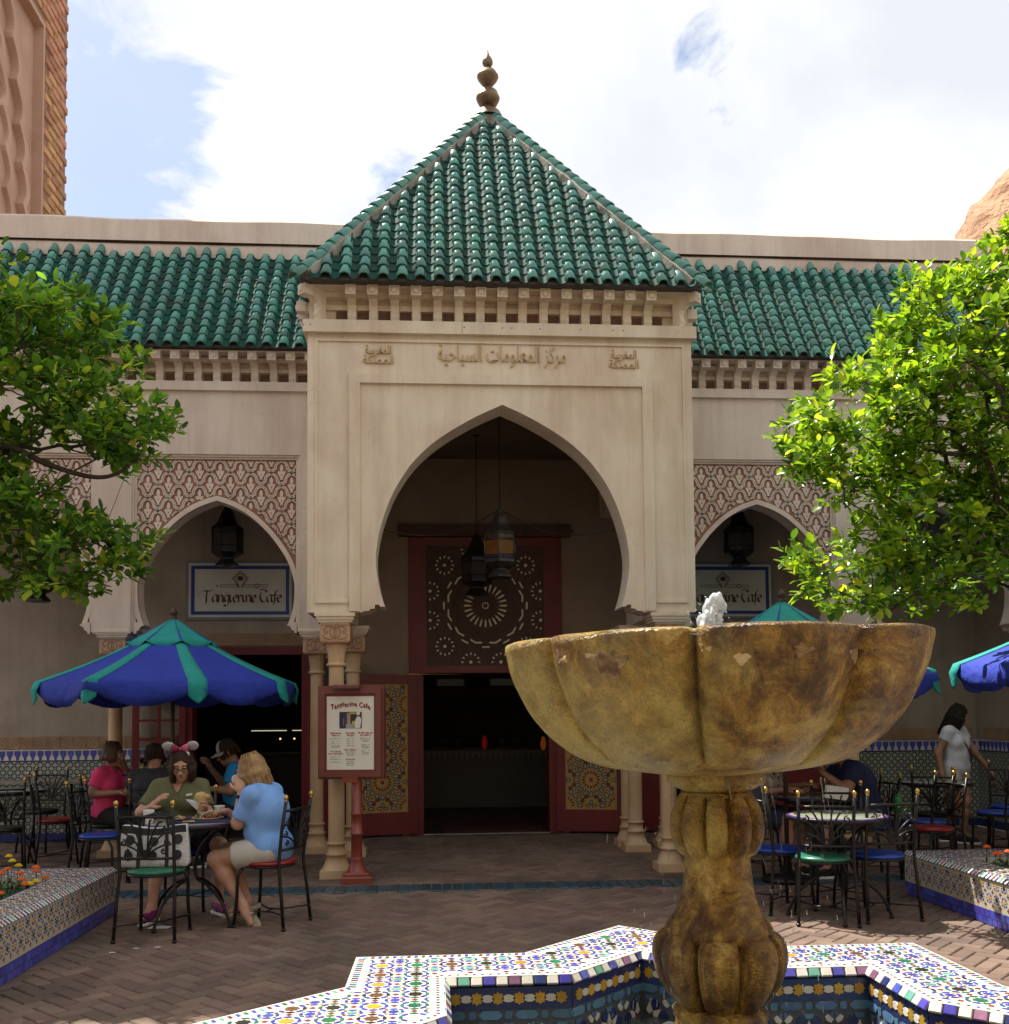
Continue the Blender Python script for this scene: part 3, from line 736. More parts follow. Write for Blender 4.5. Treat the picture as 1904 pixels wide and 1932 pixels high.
def dado_teeth(mb, p0, ud, n_, L):
    k = int(L/.09); fr = (p0, ud, Vector((0, 0, 1)), n_)
    for i in range(k):
        x = (i+.5)*.09
        mb.prism([(x-.012, .985), (x+.012, .985), (x+.016, 1.015), (x+.036, 1.05), (x+.038, 1.098), (x-.038, 1.098), (x-.036, 1.05), (x-.016, 1.015)], fr, .0125, .018, 0, False)
for a, b in segs:
    mb.b2(a, b, YB-.012, YB-.0005, .10, .965); bl.b2(a, b, YB-.018, YB-.0005, .0, .0995); bl.b2(a, b, YB-.016, YB-.0005, .9655, .982); wh.b2(a, b, YB-.012, YB-.0005, .9825, 1.115)
    dado_teeth(nv, Vector((a, YB, 0)), Vector((1, 0, 0)), Vector((0, -1, 0)), b-a)
mb.b2(6.398, 6.4095, -2.8, YB-.0125, .10, .965); bl.b2(6.392, 6.4095, -2.8, YB-.0185, 0, .0995); bl.b2(6.394, 6.4095, -2.8, YB-.0165, .9655, .982); wh.b2(6.398, 6.4095, -2.8, YB-.0125, .9825, 1.115)
dado_teeth(nv, Vector((6.41, -2.8, 0)), Vector((0, 1, 0)), Vector((-1, 0, 0)), 6.05)
mb.build('tile_dado', LATT, bw); bl.build('blue_trim', ZN, bw); wh.build('white_band', ZW, bw); stuff(nv.build('blue_teeth_tiles', ZB, bw))
# carved frieze squares
ft = MB(); w = .0775
ft.b2(-w, w, -.022, 0, -w, w)
for a in (-.07, .062): ft.b2(a, a+.008, -.028, -.0221, -.07, .07)
for a in (-.07, .062): ft.b2(-.0618, .0618, -.028, -.0221, a, a+.008)
for k in (-1, 0, 1):
    for d in (1, -1):
        for (c0, c1) in ((-.05, .05),):
            pts = [(t, d*t+k*.038) for t in (-.05, .05)]
            pts = [(max(-.052, min(.052, x)), z) for x, z in pts]
            P = []
            for t in range(9):
                x = -.05+.1*t/8; z = d*x+k*.045
                if abs(z) < .052: P.append((x, -.0225, z))
            if len(P) > 1: ft.tube(P, .0052, 4, 0, True, False)
FRT = ft.mesh('frieze_tile', CAPST if False else mat('frieze_plaster', (.40, .27, .17), (.33, .21, .13), 6, .85, .2, 70))
for a, b in segs:
    n_ = int((b-a)/.1565)
    for i in range(n_): place(FRT, 'frieze_tile', bw, (a+.08+.1565*i+(b-a-n_*.1565)/2, YB-.0005, 1.195))
for i in range(26): place(FRT, 'frieze_tile', bw, (6.4095, -.9+.1565*i, 1.195), (0, 0, -pi/2))
for sx in (-1, 1):
    for i in range(15): place(FRT, 'frieze_tile', bw, (sx*1.93+sx*.1565*i, YB-.0005, 2.452))

# red door sets with open glazed leaves
GLASS = mat('door_glass', (.9, .95, .93), None, 4, .02, trans=1.0, alpha=.35)
def glazed_leaf(parent, hinge, ang, wd, H, name='door_leaf'):
    e = MB(); rr, cc = 6, 2; st = .075
    for a, b in ((0, st), (wd-st, wd), (wd/2-.018, wd/2+.018)): e.b2(a, b, -.02, .02, .02 if a != wd/2-.018 else .75, H)
    e.b2(st+.0005, wd-st-.0005, -.0195, .0195, .02, .75)
    for i in range(rr+1):
        z = .7505+(H-.82)*i/rr; 
        e.b2(st+.0005, wd-st-.0005, -.0192, .0192, z, z+(.075 if i == rr else .03))
    o = e.build(name, REDP, parent); o.location = hinge; o.rotation_euler = (0, 0, ang)
    g = MB(); g.b2(st, wd-st, -.003, .003, .78, H-.08); g.build('glass', GLASS, o)
    pnl = MB(); pnl.b2(st+.05, wd-st-.05, -.0265, -.0196, .12, .65); pnl.build('panel', REDP, o)
    return o
for sx, lab in ((-1, 'red framed cafe doorway behind the open blue umbrella, glazed leaves folded back'), (1, 'red framed cafe doorway behind the fountain stem on the right')):
    d = thing('cafe_doorway', lab, 'doorway', (sx*2.96, YB, 0), 0, 'glazed red doorways under the arcades')
    f = MB(); f.b2(-.74, -.665, -.05, .2, 0, 2.355); f.b2(.665, .74, -.05, .2, 0, 2.355); f.b2(-.6645, .6645, -.05, .2, 2.26, 2.355)
    f.build('frame', REDP, d)
    glazed_leaf(d, (-.735, -.09, 0), pi-radians(-6) if sx < 0 else pi+radians(8), .62, 2.2)
    glazed_leaf(d, (.735, -.09, 0), radians(-6), .62, 2.2)

# main entrance: carved screen over a dark opening, two patterned leaves folded out
ent = thing('main_entrance', 'tall red entrance frame with a cream rosette screen over the dark opening', 'entrance', (0, YB, 0))
f = MB(); f.b2(-.968, -.79, -.03, .2, 0, 3.74); f.b2(.79, .972, -.03, .2, 0, 3.74); f.b2(-.7895, .7895, -.03, .2, 3.63, 3.74); f.b2(-.7895, .7895, -.03, .2, 2.02, 2.11)
f.b2(-.7895, -.745, -.022, .1, 2.1105, 3.6295); f.b2(.745, .7895, -.022, .1, 2.1105, 3.6295)
f.build('frame', REDP, ent)
mb = MB(); mb.b2(-1.09, 1.09, -.10, -.001, 3.745, 3.90); mb.build('lintel', DKWOOD, ent)
lm = MB()
for i in range(11): 
    x = -1.0+.2*i
    lm.prism([(x-.07, 3.82), (x, 3.76), (x+.07, 3.82), (x, 3.885)], facade(0), .1002, .112); lm.prism([(x+.1-.025, 3.82), (x+.1, 3.79), (x+.125, 3.82), (x+.1, 3.85)], facade(0), .1002, .108)
stuff(lm.build('lintel_carving', DKWOOD, ent))
SC = 2.871                                            # centre height of the screen
mb = MB(); mb.b2(-.7445, .7445, -.012, .03, 2.1105, 3.6295); mb.build('screen_board', DKWOOD, ent)
rl = MB()
for rr in (.36, .40, .27):
    rl.tube([(rr*cos(2*pi*i/48), -.0125, SC+rr*sin(2*pi*i/48)) for i in range(49)], .004, 4, 0, False)
for i in range(-6, 7):
    for j in range(-6, 7):
        x, z = i*.115, j*.115
        if hypot(x, z) > .42: rl.prism([(x-.028, SC+z), (x, SC+z-.028), (x+.028, SC+z), (x, SC+z+.028)], facade(0), .0122, .016)
for k in range(32):
    a = 2*pi*k/32; rl.prism([(.30*cos(a)-.012, SC+.30*sin(a)), (.30*cos(a), SC+.30*sin(a)-.012), (.30*cos(a)+.012, SC+.30*sin(a)), (.30*cos(a), SC+.30*sin(a)+.012)], facade(0), .0122, .016)
stuff(rl.build('screen_carving', mat('carved_wood', (.10, .045, .03), (.07, .03, .02), 20, .6), ent))
def bar(pts, w):
    # pointed-ended bar along a polyline
    P = [Vector(p) for p in pts]; L, Rr = [], []
    for i, p in enumerate(P):
        t = (P[min(i+1, len(P)-1)]-P[max(i-1, 0)]).normalized(); n_ = Vector((-t.y, t.x))
        if i in (0, len(P)-1): L.append(p)
        else: L.append(p+n_*w/2); Rr.append(p-n_*w/2)
    return [tuple(q) for q in L]+[tuple(q) for q in reversed(Rr)]
def inlay(pts): 
    a = sum(pts[i][0]*pts[(i+1) % len(pts)][1]-pts[(i+1) % len(pts)][0]*pts[i][1] for i in range(len(pts)))
    if a < 0: pts = pts[::-1]
    m_ = MB(); cx_ = sum(p[0] for p in pts)/len(pts); cz_ = sum(p[1] for p in pts)/len(pts)
    m_.prism([(x-cx_, z-cz_) for x, z in pts], facade(0), 0, .006); o = m_.build('inlay', INLAY, ent, (cx_, -.0122, cz_)); return o
def P2(r, a): return (r*sin(a), SC+r*cos(a))
for k in range(24):
    a = 2*pi*k/24; q = []
    for r, w in ((.165, .0), (.20, .011), (.268, .013)): q.append((r, w))
    pts = [P2(q[0][0], a)]+[(P2(r, a)[0]+w*cos(a), P2(r, a)[1]-w*sin(a)) for r, w in q[1:]]+[P2(.276, a)]+[(P2(r, a)[0]-w*cos(a), P2(r, a)[1]+w*sin(a)) for r, w in reversed(q[1:])]
    inlay(pts)
for k in range(12):
    a = 2*pi*k/12
    c, t = P2(.525, a), (cos(a), -sin(a))
    inlay(bar([(c[0]-t[0]*.052, c[1]-t[1]*.052), (c[0]-t[0]*.04, c[1]-t[1]*.04), (c[0]+t[0]*.04, c[1]+t[1]*.04), (c[0]+t[0]*.052, c[1]+t[1]*.052)], .022))
    a += pi/12; b0, b1, b2 = P2(.470, a-.175), P2(.487, a), P2(.470, a+.175)
    l = lambda p, q, s_: (p[0]+(q[0]-p[0])*s_, p[1]+(q[1]-p[1])*s_)
    inlay(bar([b0, l(b0, b1, .12), b1, l(b2, b1, .12), b2], .022))
def rosette(cx_, cz_, a0=0, a1=2*pi):
    if True:
        pts = [(cx_+.021*cos(2*pi*i/10), cz_+.021*sin(2*pi*i/10)) for i in range(10)]
        pts = [(max(-.735, min(.735, x)), max(2.118, min(3.622, z))) for x, z in pts]; inlay(pts)
    for k in range(12):
        a = 2*pi*k/12; x, z = cx_+.105*sin(a), cz_+.105*cos(a)
        if not (abs(x) < .74 and 2.115 < z < 3.626): continue
        d = (sin(a), cos(a)); t = (cos(a), -sin(a)); w = .0135
        inlay([(x+d[0]*.008-t[0]*w, z+d[1]*.008-t[1]*w), (x-d[0]*.022, z-d[1]*.022), (x+d[0]*.008+t[0]*w, z+d[1]*.008+t[1]*w), (x+d[0]*.016, z+d[1]*.016)])
for sx in (-1, 1):
    for sz in (-1, 1):
        rosette(sx*.515, SC+sz*.515); rosette(sx*.70, SC+sz*.185); rosette(sx*.19, SC+sz*.715)
for k in range(8):
    a = 2*pi*k/8; pts = [P2(.045, a-.30), P2(.045, a+.30), P2(.034, a+.30), P2(.026, a), P2(.034, a-.30)]; inlay(pts)
# patterned leaves
def mosaic_door(parent, hinge, ang, wd, H, flip):
    o = MB(); st = .11
    o.b2(0, st, -.025, .025, .03, H); o.b2(wd-st, wd, -.025, .025, .03, H); o.b2(st+.0005, wd-st-.0005, -.0245, .0245, .03, .30); o.b2(st+.0005, wd-st-.0005, -.0245, .0245, H-.12, H)
    leaf = o.build('door_leaf', REDP, parent); leaf.location = hinge; leaf.rotation_euler = (0, 0, ang)
    g = MB(); g.b2(st+.0005, wd-st-.0005, -.012, .012, .3005, H-.1205); g.build('gold_panel', GOLDP, leaf)
    mats = [mat('door_brown', (.09, .04, .018), None, 9, .6), mat('door_red', (.22, .02, .02), None, 9, .5), mat('door_green', (.03, .10, .04), None, 9, .5), mat('door_grey', (.34, .36, .34), None, 9, .5)]
    t = MB(); W_ = wd-2*st; Hh = H-.42; x0, z0 = st, .30; cell = W_/1.0
    for fy in (1, -1):
        fr = (Vector((0, 0, 0)), Vector((1, 0, 0)), Vector((0, 0, 1)), Vector((0, -fy, 0)))
        def pc(pts, m_):
            if all(x0+.004 < x < x0+W_-.004 and z0+.004 < z < z0+Hh-.004 for x, z in pts):
                a = sum(pts[i][0]*pts[(i+1) % len(pts)][1]-pts[(i+1) % len(pts)][0]*pts[i][1] for i in range(len(pts)))
                if (a < 0) == (fy > 0): pts = pts[::-1]
                t.prism(pts, fr, .0121, .017, m_, False)
        nz = int(Hh/cell)+2
        for j in range(-1, nz*2):
            for i in (0, 1, 2):
                cx_, cz_ = x0+W_*i*.5, z0+.05+cell*.5*j
                if (i+j) % 2: 
                    for k in range(8):
                        a = 2*pi*k/8+pi/8; x, z = cx_+.035*cos(a), cz_+.035*sin(a); pc([(x-.008, z), (x, z-.008), (x+.008, z), (x, z+.008)], 2 if k % 2 else 1)
                    continue
                pc([(cx_+.026*cos(2*pi*q/8), cz_+.026*sin(2*pi*q/8)) for q in range(8)], 1)
                for k in range(16):
                    a = 2*pi*k/16; d = (cos(a), sin(a)); tt = (-sin(a), cos(a))
                    for r0, r1, w_, m_, hh in ((.07, .118, .013, 1 if k % 2 else 0, .0165), (.135, .225, .026, 0, .0160), (.147, .213, .015, 3, .0185), (.245, .315, .022, 0, .0163), (.256, .305, .012, 1 if k % 2 else 3, .0188)):
                        q = [(r0, 0), (r0+.018, -w_), (r1-.018, -w_), (r1, 0), (r1-.018, w_), (r0+.018, w_)]
                        pts = [(cx_+d[0]*r+tt[0]*s_, cz_+d[1]*r+tt[1]*s_) for r, s_ in q]
                        if not all(x0+.004 < x < x0+W_-.004 and z0+.004 < z < z0+Hh-.004 for x, z in pts): continue
                        t.prism(pts if fy > 0 else pts[::-1], fr, .0121, hh, m_, False)
                    a += pi/16
                    for q_, m_, e in ((.232, 2, .013), (.128, 2, .008)):
                        x, z = cx_+q_*cos(a), cz_+q_*sin(a); pc([(x-e, z-e*.4), (x+e*.3, z-e), (x+e, z+e*.4), (x-e*.3, z+e)], m_)
    stuff(t.build('mosaic_pieces', mats, leaf))
    return leaf
L1 = mosaic_door(ent, (-.88, -.06, 0), pi+radians(14), .86, 2.0, 0)
L1['label'] = 'red door leaf with a gold star patterned panel, folded out left'
L2 = mosaic_door(ent, (.88, -.06, 0), radians(-14), .86, 2.0, 1)
L2['label'] = 'red door leaf with a gold star patterned panel, seen under the fountain bowl'
mb = MB(); mb.tube([(-.30, -.02, 2.0), (-.95, -.09, 2.005), (-1.1, -.10, 2.0)], .008, 6); mb.build('door_closer', BRASS, ent)

# dim room behind
room = thing('cafe_interior', 'dim cafe room seen through the open doors', 'room', (0, 0, 0))
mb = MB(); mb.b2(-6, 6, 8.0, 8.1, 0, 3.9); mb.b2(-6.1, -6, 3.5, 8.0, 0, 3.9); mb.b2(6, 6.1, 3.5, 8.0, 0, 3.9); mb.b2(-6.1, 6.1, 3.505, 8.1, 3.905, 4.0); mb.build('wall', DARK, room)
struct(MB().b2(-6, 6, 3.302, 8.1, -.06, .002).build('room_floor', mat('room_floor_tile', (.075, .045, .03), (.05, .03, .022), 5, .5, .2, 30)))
ctr = thing('service_counter', 'long tiled service counter deep inside the cafe', 'counter', (0, 6.9, 0))
MB().b2(-1.6, 1.6, 0, .5, 0, .93).build('body', mat('counter_tile', (.06, .055, .05), (.03, .03, .028), 30, .5, .4, 40), ctr); MB().b2(-1.65, 1.65, -.05, .55, .931, .97).build('top', DARK, ctr)
t_ = MB(); dado_teeth(t_, Vector((-1.6, .0, -.19)), Vector((1, 0, 0)), Vector((0, -1, 0)), 3.2); stuff(t_.build('teeth_tiles', mat('counter_pale', (.14, .13, .11)), ctr))
LAMP = emis('warm_lamp', (1.0, .20, .03), .04); LAMPR = emis('red_lamp', (1.0, .015, .012), .025); TUBE = emis('tube_light', (1.0, .92, .62), .32); SPOT = emis('spot_light', (1.0, .6, .25), .8)
def lantern_small(x, y, z, m_, lab, r=.045):
    t = thing('counter_lamp', lab, 'lamp', (x, y, z), 0, 'small lamps inside the cafe')
    MB().lathe([(r*.5, .16), (r, .06), (r*.9, .0), (r*.4, -.05)], 10).build('shade', m_, t); MB().lathe([(.006, .16), (.006, .22), (.02, .222), (.004, .24)], 8).build('cap', IRON, t)
    return t
for k_, (x0, x1, z0, z1) in enumerate(((-.62, -.12, 1.95, 2.12), (.28, .80, 1.95, 2.12))):
    t = thing('menu_screen', ('left', 'right')[k_]+' dim overhead menu board in the dark cafe', 'menu board', ((x0+x1)/2, 7.6, z0)); MB().b2(-(x1-x0)/2, (x1-x0)/2, 0, .04, 0, z1-z0).build('frame', IRON, t); MB().b2(-(x1-x0)/2+.03, (x1-x0)/2-.03, -.004, -.0005, .03, z1-z0-.03).build('screen', emis('dim_screen', (.5, .42, .32), .008), t)
hd = thing('serving_hood', 'dark serving hood over the back counter', 'hood', (.1, 7.2, 1.55)); MB().b2(-1.2, 1.2, 0, .6, .25, .4).build('canopy', DARK, hd); MB().b2(-1.2, 1.2, .1, .14, 0, .02).build('rail', DARK, hd); mat('dull_steel', (.25, .25, .25), None, 9, .4, metal=.9)
for k_, x in enumerate((-.5, -.25, .45, .7)):
    t = thing('serving_pot', ('first', 'second', 'third', 'fourth')[k_]+' dull steel pot from the left on the cafe counter', 'pot', (x, 7.0, .97), 0, 'pots on the cafe counter'); MB().lathe([(.001, 0), (.09, 0), (.095, .12), (.10, .13)], 14).build('body', MATS['dull_steel'], t); MB().lathe([(.10, .131), (.06, .16), (.015, .17), (.02, .19), (.001, .195)], 14).build('lid', MATS['dull_steel'], t)
lantern_small(-.86, 6.3, .98, LAMP, 'orange glowing lamp at the left end of the counter')
lantern_small(.13, 6.3, 1.0, LAMPR, 'red glowing lamp in the middle of the counter')
lantern_small(1.05, 6.3, .98, LAMP, 'orange glowing lamp at the right end of the counter')
lantern_small(.6, 7.4, 2.35, emis('dim_lamp', (1, .4, .12), .25), 'faint ceiling glow at the back of the cafe', .09)
for x0, x1, nm in ((-3.18, -2.70, 'left thin strip light glowing over the food counter'), (-2.62, -2.1, 'right thin strip light glowing over the food counter')):
    t = thing('strip_light', nm, 'light', ((x0+x1)/2, 4.8, 1.29), 0, 'strip lights over the food counter')
    MB().b2(-(x1-x0)/2, (x1-x0)/2, -.02, .02, 0, .010).build('tube', TUBE, t); MB().b2(-(x1-x0)/2, (x1-x0)/2, -.03, .03, .0105, .04).build('housing', IRON, t)
for i, x in enumerate((-2.86, -2.66)):
    tag(MB().sph((0, 0, 0), .014).build('spot_bulb', SPOT, None, (x, 5.3, 1.17)), ('left', 'right')[i]+' one of two tiny bright bulbs glinting in the left doorway', 'bulb', 'tiny bulbs in the left doorway')
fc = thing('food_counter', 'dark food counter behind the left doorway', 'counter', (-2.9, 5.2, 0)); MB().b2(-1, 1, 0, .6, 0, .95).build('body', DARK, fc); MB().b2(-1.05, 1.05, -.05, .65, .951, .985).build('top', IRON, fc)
dm = tag(MB().cbox((0, 0, .01), (1.3, .8, .02), .01).build('door_mat', mat('mat_red', (.06, .012, .012), None, 9, .95), None, (.1, 3.85, .003)), 'dark red mat just inside the entrance', 'mat')
th = struct(MB().b2(-.8, .8, 3.27, 3.31, .0, .012).build('threshold', mat('pale_stone', (.35, .32, .27), None, 5, .6)))

# ---- cafe signs on the back wall
def nib(mb, pts, w, ang, fr, h0, h1, sc=1.0, ox=0, oy=0, m=0):
    n_ = Vector((cos(ang), sin(ang)))*w/2; P = [Vector((p[0]*sc+ox, p[1]*sc+oy)) for p in pts]; P = [Vector((q.x, q.y)) for q in crom([(p.x, p.y) for p in P], 5)]
    for i in range(len(P)-1):
        a, b = P[i], P[i+1]; q = [a-n_, b-n_, b+n_, a+n_]
        ar = sum(q[k].x*q[(k+1) % 4].y-q[(k+1) % 4].x*q[k].y for k in range(4))
        if abs(ar) < 1e-9: continue
        if ar < 0: q = q[::-1]
        mb.prism([tuple(x) for x in q], fr, h0, h1, m, False)
GL = {'T': [[(-1.35, .75), (-.75, 1.3), (-.3, 1.62), (.3, 1.55), (.95, 1.75)], [(.12, 1.6), (.0, .8), (.0, .1), (-.15, -.25)]],
      'a': [[(.72, 1.0), (.35, 1.0), (.08, .55), (.25, .02), (.7, .38)], [(.76, 1.02), (.70, .3), (.9, .0)]],
      'n': [[(.08, 1.0), (.12, .5), (.1, 0)], [(.1, .7), (.42, 1.0), (.68, .8), (.66, .25), (.86, 0)]],
      'g': [[(.7, .95), (.32, 1.0), (.08, .55), (.35, .08), (.7, .5)], [(.72, 1.0), (.68, -.1), (.35, -.55), (.0, -.35)], [(.3, 1.3), (.42, 1.45)]],
      'i': [[(.08, 1.0), (.1, .3), (.3, .0)], [(.05, 1.35), (.18, 1.5)]],
      'e': [[(.12, .5), (.6, .65), (.45, 1.0), (.12, .8), (.1, .3), (.35, .0), (.66, .2)]],
      'r': [[(.08, 1.0), (.12, .5), (.1, 0)], [(.1, .72), (.34, 1.02), (.55, .86)]],
      'C': [[(1.05, 1.45), (.75, 1.72), (.2, 1.3), (.08, .65), (.45, .02), (1.05, .25)], [(.35, 2.0), (.15, 1.75), (.75, 1.9)]],
      'f': [[(.78, 1.65), (.5, 1.6), (.36, 1.0), (.33, .1), (.15, -.35)], [(.05, .98), (.65, 1.05)]], ' ': []}
ADV = {'T': .92, 'a': 1.0, 'n': .98, 'g': .95, 'i': .56, 'e': .86, 'r': .74, 'C': 1.15, 'f': .75, ' ': .5}
def cafe_sign(xc, label):
    s = thing('cafe_sign', label, 'sign', (xc, YB, 3.066), 0, 'framed cafe signs under the arcades')
    W, H = 1.27, .74
    m_ = MB()
    def ring(mb, w, h, t, y0, y1):
        mb.b2(-w/2, w/2, y0, y1, h/2-t, h/2); mb.b2(-w/2, w/2, y0, y1, -h/2, -h/2+t); mb.b2(-w/2, -w/2+t, y0, y1, -h/2+t+.0003, h/2-t-.0003); mb.b2(w/2-t, w/2, y0, y1, -h/2+t+.0003, h/2-t-.0003)
    ring(m_, W+.06, H, .032, -.035, -.001); m_.build('outer_border', SIGNG, s)
    m_ = MB(); ring(m_, W-.006, H-.066, .030, -.030, -.001); m_.build('cream_border', SIGNW, s)
    m_ = MB(); ring(m_, W-.068, H-.128, .042, -.030, -.001); m_.build('blue_border', SIGNB, s)
    MB().b2(-W/2+.077, W/2-.077, -.026, -.001, -H/2+.107, H/2-.107).build('board', SIGNW, s)
    fr = (Vector((0, -.0262, 0)), Vector((1, 0, 0)), Vector((0, 0, 1)), Vector((0, -1, 0)))
    t = MB(); x = -.415; sc = .088
    for ch in 'Tangierine Cafe':
        for st in GL[ch]: nib(t, st, .026, radians(38), fr, 0, .003, sc, x, -.15)
        x += ADV[ch]*sc*.83
    t.build('lettering', SIGNT, s)
    e = MB()
    def band(pts, w):
        P = [Vector(p) for p in pts]
        for i in range(len(P)-1):
            a, b = P[i], P[i+1]; d = (b-a).normalized(); n_ = Vector((-d.y, d.x))*w/2; a = a-d*w/2; b = b+d*w/2
            e.prism([tuple(a-n_), tuple(b-n_), tuple(b+n_), tuple(a+n_)], fr, 0, .0025+.0002*i, 0, False)
    for r in (.095, .068): band([(-r*.2, .08-r*.5), (-r, .15), (0, .15+r*.95), (r, .15), (r*.2, .08-r*.5)], .009)
    for z in (.040, .068): band([(-.24, z), (-.03, z)], .007); band([(.05, z), (.33, z)], .007)
    band([(-.24, .04), (-.24, .068)], .007); band([(.33, .04), (.33, .068)], .007); band([(.17, .054), (.205, .084), (.24, .054), (.205, .024), (.17, .054)], .007)
    e.prism([(.038*cos(a*pi/6), .148+.032*sin(a*pi/6)) for a in range(12)], fr, 0, .003, 0, False); e.prism([(-.282+.012*cos(a*pi/4), .054+.012*sin(a*pi/4)) for a in range(8)], fr, 0, .003, 0, False)
    e.build('emblem', SIGNT, s)
    return s
cafe_sign(-3.055, 'white cafe sign with blue border in the left arch, whole above the umbrella')
cafe_sign(3.07, 'white cafe sign with blue border in the right arch, half hidden by the portal')

# ---- brick tower far left, behind the parapet
tw = thing('brick_tower', 'orange brick tower with a recessed scalloped arch panel at the upper left', 'tower', (0, 0, 0))
TX, TN, TF, TH = -5.75, 2.8, 4.7, 19.3
TP = 3.84
mb = MB(); mb.b2(-10.5, TX-.16, TN, TF, 7.0, TH); mb.b2(TX-.16, TX-.012, TP+.02, TF-.01, 7.0, TH-.01); mb.b2(TX-.16, TX-.012, TN+.01, TP+.0195, 10.62, TH-.01); mb.build('core', BRMOR, tw)
mb = MB(); mb.b2(TX-.1595, TX-.12, TN+.005, TP+.019, 6.9, 10.60); mb.build('recess_plaster', TPLAS, tw)
mb = MB(); mb.b2(TX-.1595, TX+.01, TP-.03, TP+.0196, 6.9, 10.5995); mb.b2(TX-.1595, TX+.01, TN+.01, TP+.0196, 10.60, 10.67); mb.build('panel_edge', TPLAS, tw)
bk = []
for k in range(6):
    b_ = MB(); l = (.255, .24, .262, .25, .22, .15)[k]; hgt = (.105, .108, .1, .103, .106, .104)[k]; L_ = []
    for (x, e_) in ((-.05, 0), (.0, 0), (.016+R.uniform(-.004, .006), .011)):
        L_.append([(x, -l/2+e_+R.uniform(-.004, .004), -hgt/2+e_+R.uniform(-.004, .004)), (x, l/2-e_+R.uniform(-.004, .004), -hgt/2+e_+R.uniform(-.004, .004)), (x, l/2-e_, hgt/2-e_+R.uniform(-.004, .004)), (x, -l/2+e_, hgt/2-e_+R.uniform(-.004, .004))])
    b_.add(L_[0]+L_[1]+L_[2], [(i+4*q, (i+1) % 4+4*q, (i+1) % 4+4*q+4, i+4*q+4) for q in (0, 1) for i in range(4)]+[(8, 9, 10, 11)])
    bk.append(b_.mesh('brick', BRICK))
z = 7.05; row = 0
while z < 12.0:
    y = TF-.13-(.13 if row % 2 else 0)
    lim = TP+.12 if z < 10.72 else TN
    while y > lim:
        place(bk[R.randrange(5)], 'brick', tw, (TX-.006, y, z), (R.uniform(-.012, .012), 0, 0)); y -= .272
    if row % 2: place(bk[5], 'brick', tw, (TX-.006, TF-.075, z)) if False else None
    z += .122; row += 1
# bricks turning the far corner keep the edge ragged
z = 7.05; row = 0
while z < 12.0:
    place(bk[R.randrange(5)], 'brick', tw, (TX-.13-(.05 if row % 2 else .0), TF-.006, z), (0, 0, pi/2)); z += .122; row += 1
# scalloped arch band on the recess
mb = MB(); P = []
for i in range(0, 61):
    t = i/60; zz = 7.0+3.35*t; yy = 3.50-.62*t**2.2
    P.append((yy+.13*abs(sin(pi*t*7))-.04, zz))
fr = (Vector((TX-.12, 0, 0)), Vector((0, 1, 0)), Vector((0, 0, 1)), Vector((1, 0, 0)))
for i in range(60): mb.prism([(P[i][0]-.11, P[i][1]), P[i], P[i+1], (P[i+1][0]-.11, P[i+1][1])], fr, 0, .10)
mb.build('scalloped_arch', TPLAS, tw); mb = MB()
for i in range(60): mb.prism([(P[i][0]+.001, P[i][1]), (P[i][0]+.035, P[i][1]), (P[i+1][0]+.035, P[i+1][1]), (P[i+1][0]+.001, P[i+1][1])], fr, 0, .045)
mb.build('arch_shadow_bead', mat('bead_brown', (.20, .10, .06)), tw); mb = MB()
for i in range(60): mb.prism([(P[i][0]-.50, P[i][1]), (P[i][0]-.40, P[i][1]), (P[i+1][0]-.40, P[i+1][1]), (P[i+1][0]-.50, P[i+1][1])], fr, 0, .06)
mb.build('inner_arch', TPLAS, tw)
# rough adobe dome far right
mb = MB(); n_, k_ = 90, 60; V = []
import mathutils.noise as mn
for i in range(k_+1):
    for j in range(n_):
        a = 2*pi*j/n_; t = i/k_; r = 4.9*(1-t**1.25)+.02; z = 6.2+7.3*t
        p = Vector((r*cos(a), r*sin(a), z)); q = mn.noise(p*1.1)*.35+mn.noise(p*3.0)*.3+mn.noise(p*7.0)*.2
        V.append((p.x*(1+q*.18), p.y*(1+q*.18), p.z+q*.1))
mb.add(V, [(i*n_+j, i*n_+(j+1) % n_, (i+1)*n_+(j+1) % n_, (i+1)*n_+j) for i in range(k_) for j in range(n_)], 0, True)
tag(mb.build('rough_dome', ROCK, None, (12.1, 9.5, .3)), 'rough tan adobe dome rising behind the parapet at far right', 'dome')
# ================================================================== GROUND
FCX, FCY = 0.262, -6.06
PS, PI_, PH = 1.285, 0.895, 0.42            # outer / inner half sides of the star, coping height
def star(s, cx=FCX, cy=FCY):
    P = []
    for k in range(8):
        a = pi/2+k*pi/4+pi/4*0; P.append((cx+s*sqrt(2)*cos(a), cy+s*sqrt(2)*sin(a)))
        r = s/cos(pi/8); P.append((cx+r*cos(a+pi/8)*1.0, cy+r*sin(a+pi/8)*1.0))
    # the notch lies where two square sides cross
    q = s*(sqrt(2)-1); out = []
    for k in range(8):
        out.append(P[2*k]); a = pi/2+k*pi/4+pi/8; rr = s/cos(pi/8); out.append((cx+rr*cos(a), cy+rr*sin(a)))
    return out
SO, SI = star(PS), star(PI_)
SO[3], SO[4], SO[5] = (-1.03, -5.27), (-1.86, -5.98), (-1.03, -6.68)      # the left arm of the star is broader
def shrink(d): k = (PS-d)/PS; return [(FCX+(x-FCX)*k, FCY+(y-FCY)*k) for x, y in SO]
struct(MB().add([(-70, -70, -.05), (70, -70, -.05), (70, 3.29, -.05), (-70, 3.29, -.05)], [(0, 1, 2, 3)]).build('ground', GROUND))
struct(MB().add([(-7.0, -6.95, -.012), (6.39, -6.95, -.012), (6.39, 3.285, -.012), (-7.0, 3.285, -.012)], [(0, 1, 2, 3)]).build('paving_bed', SAND))
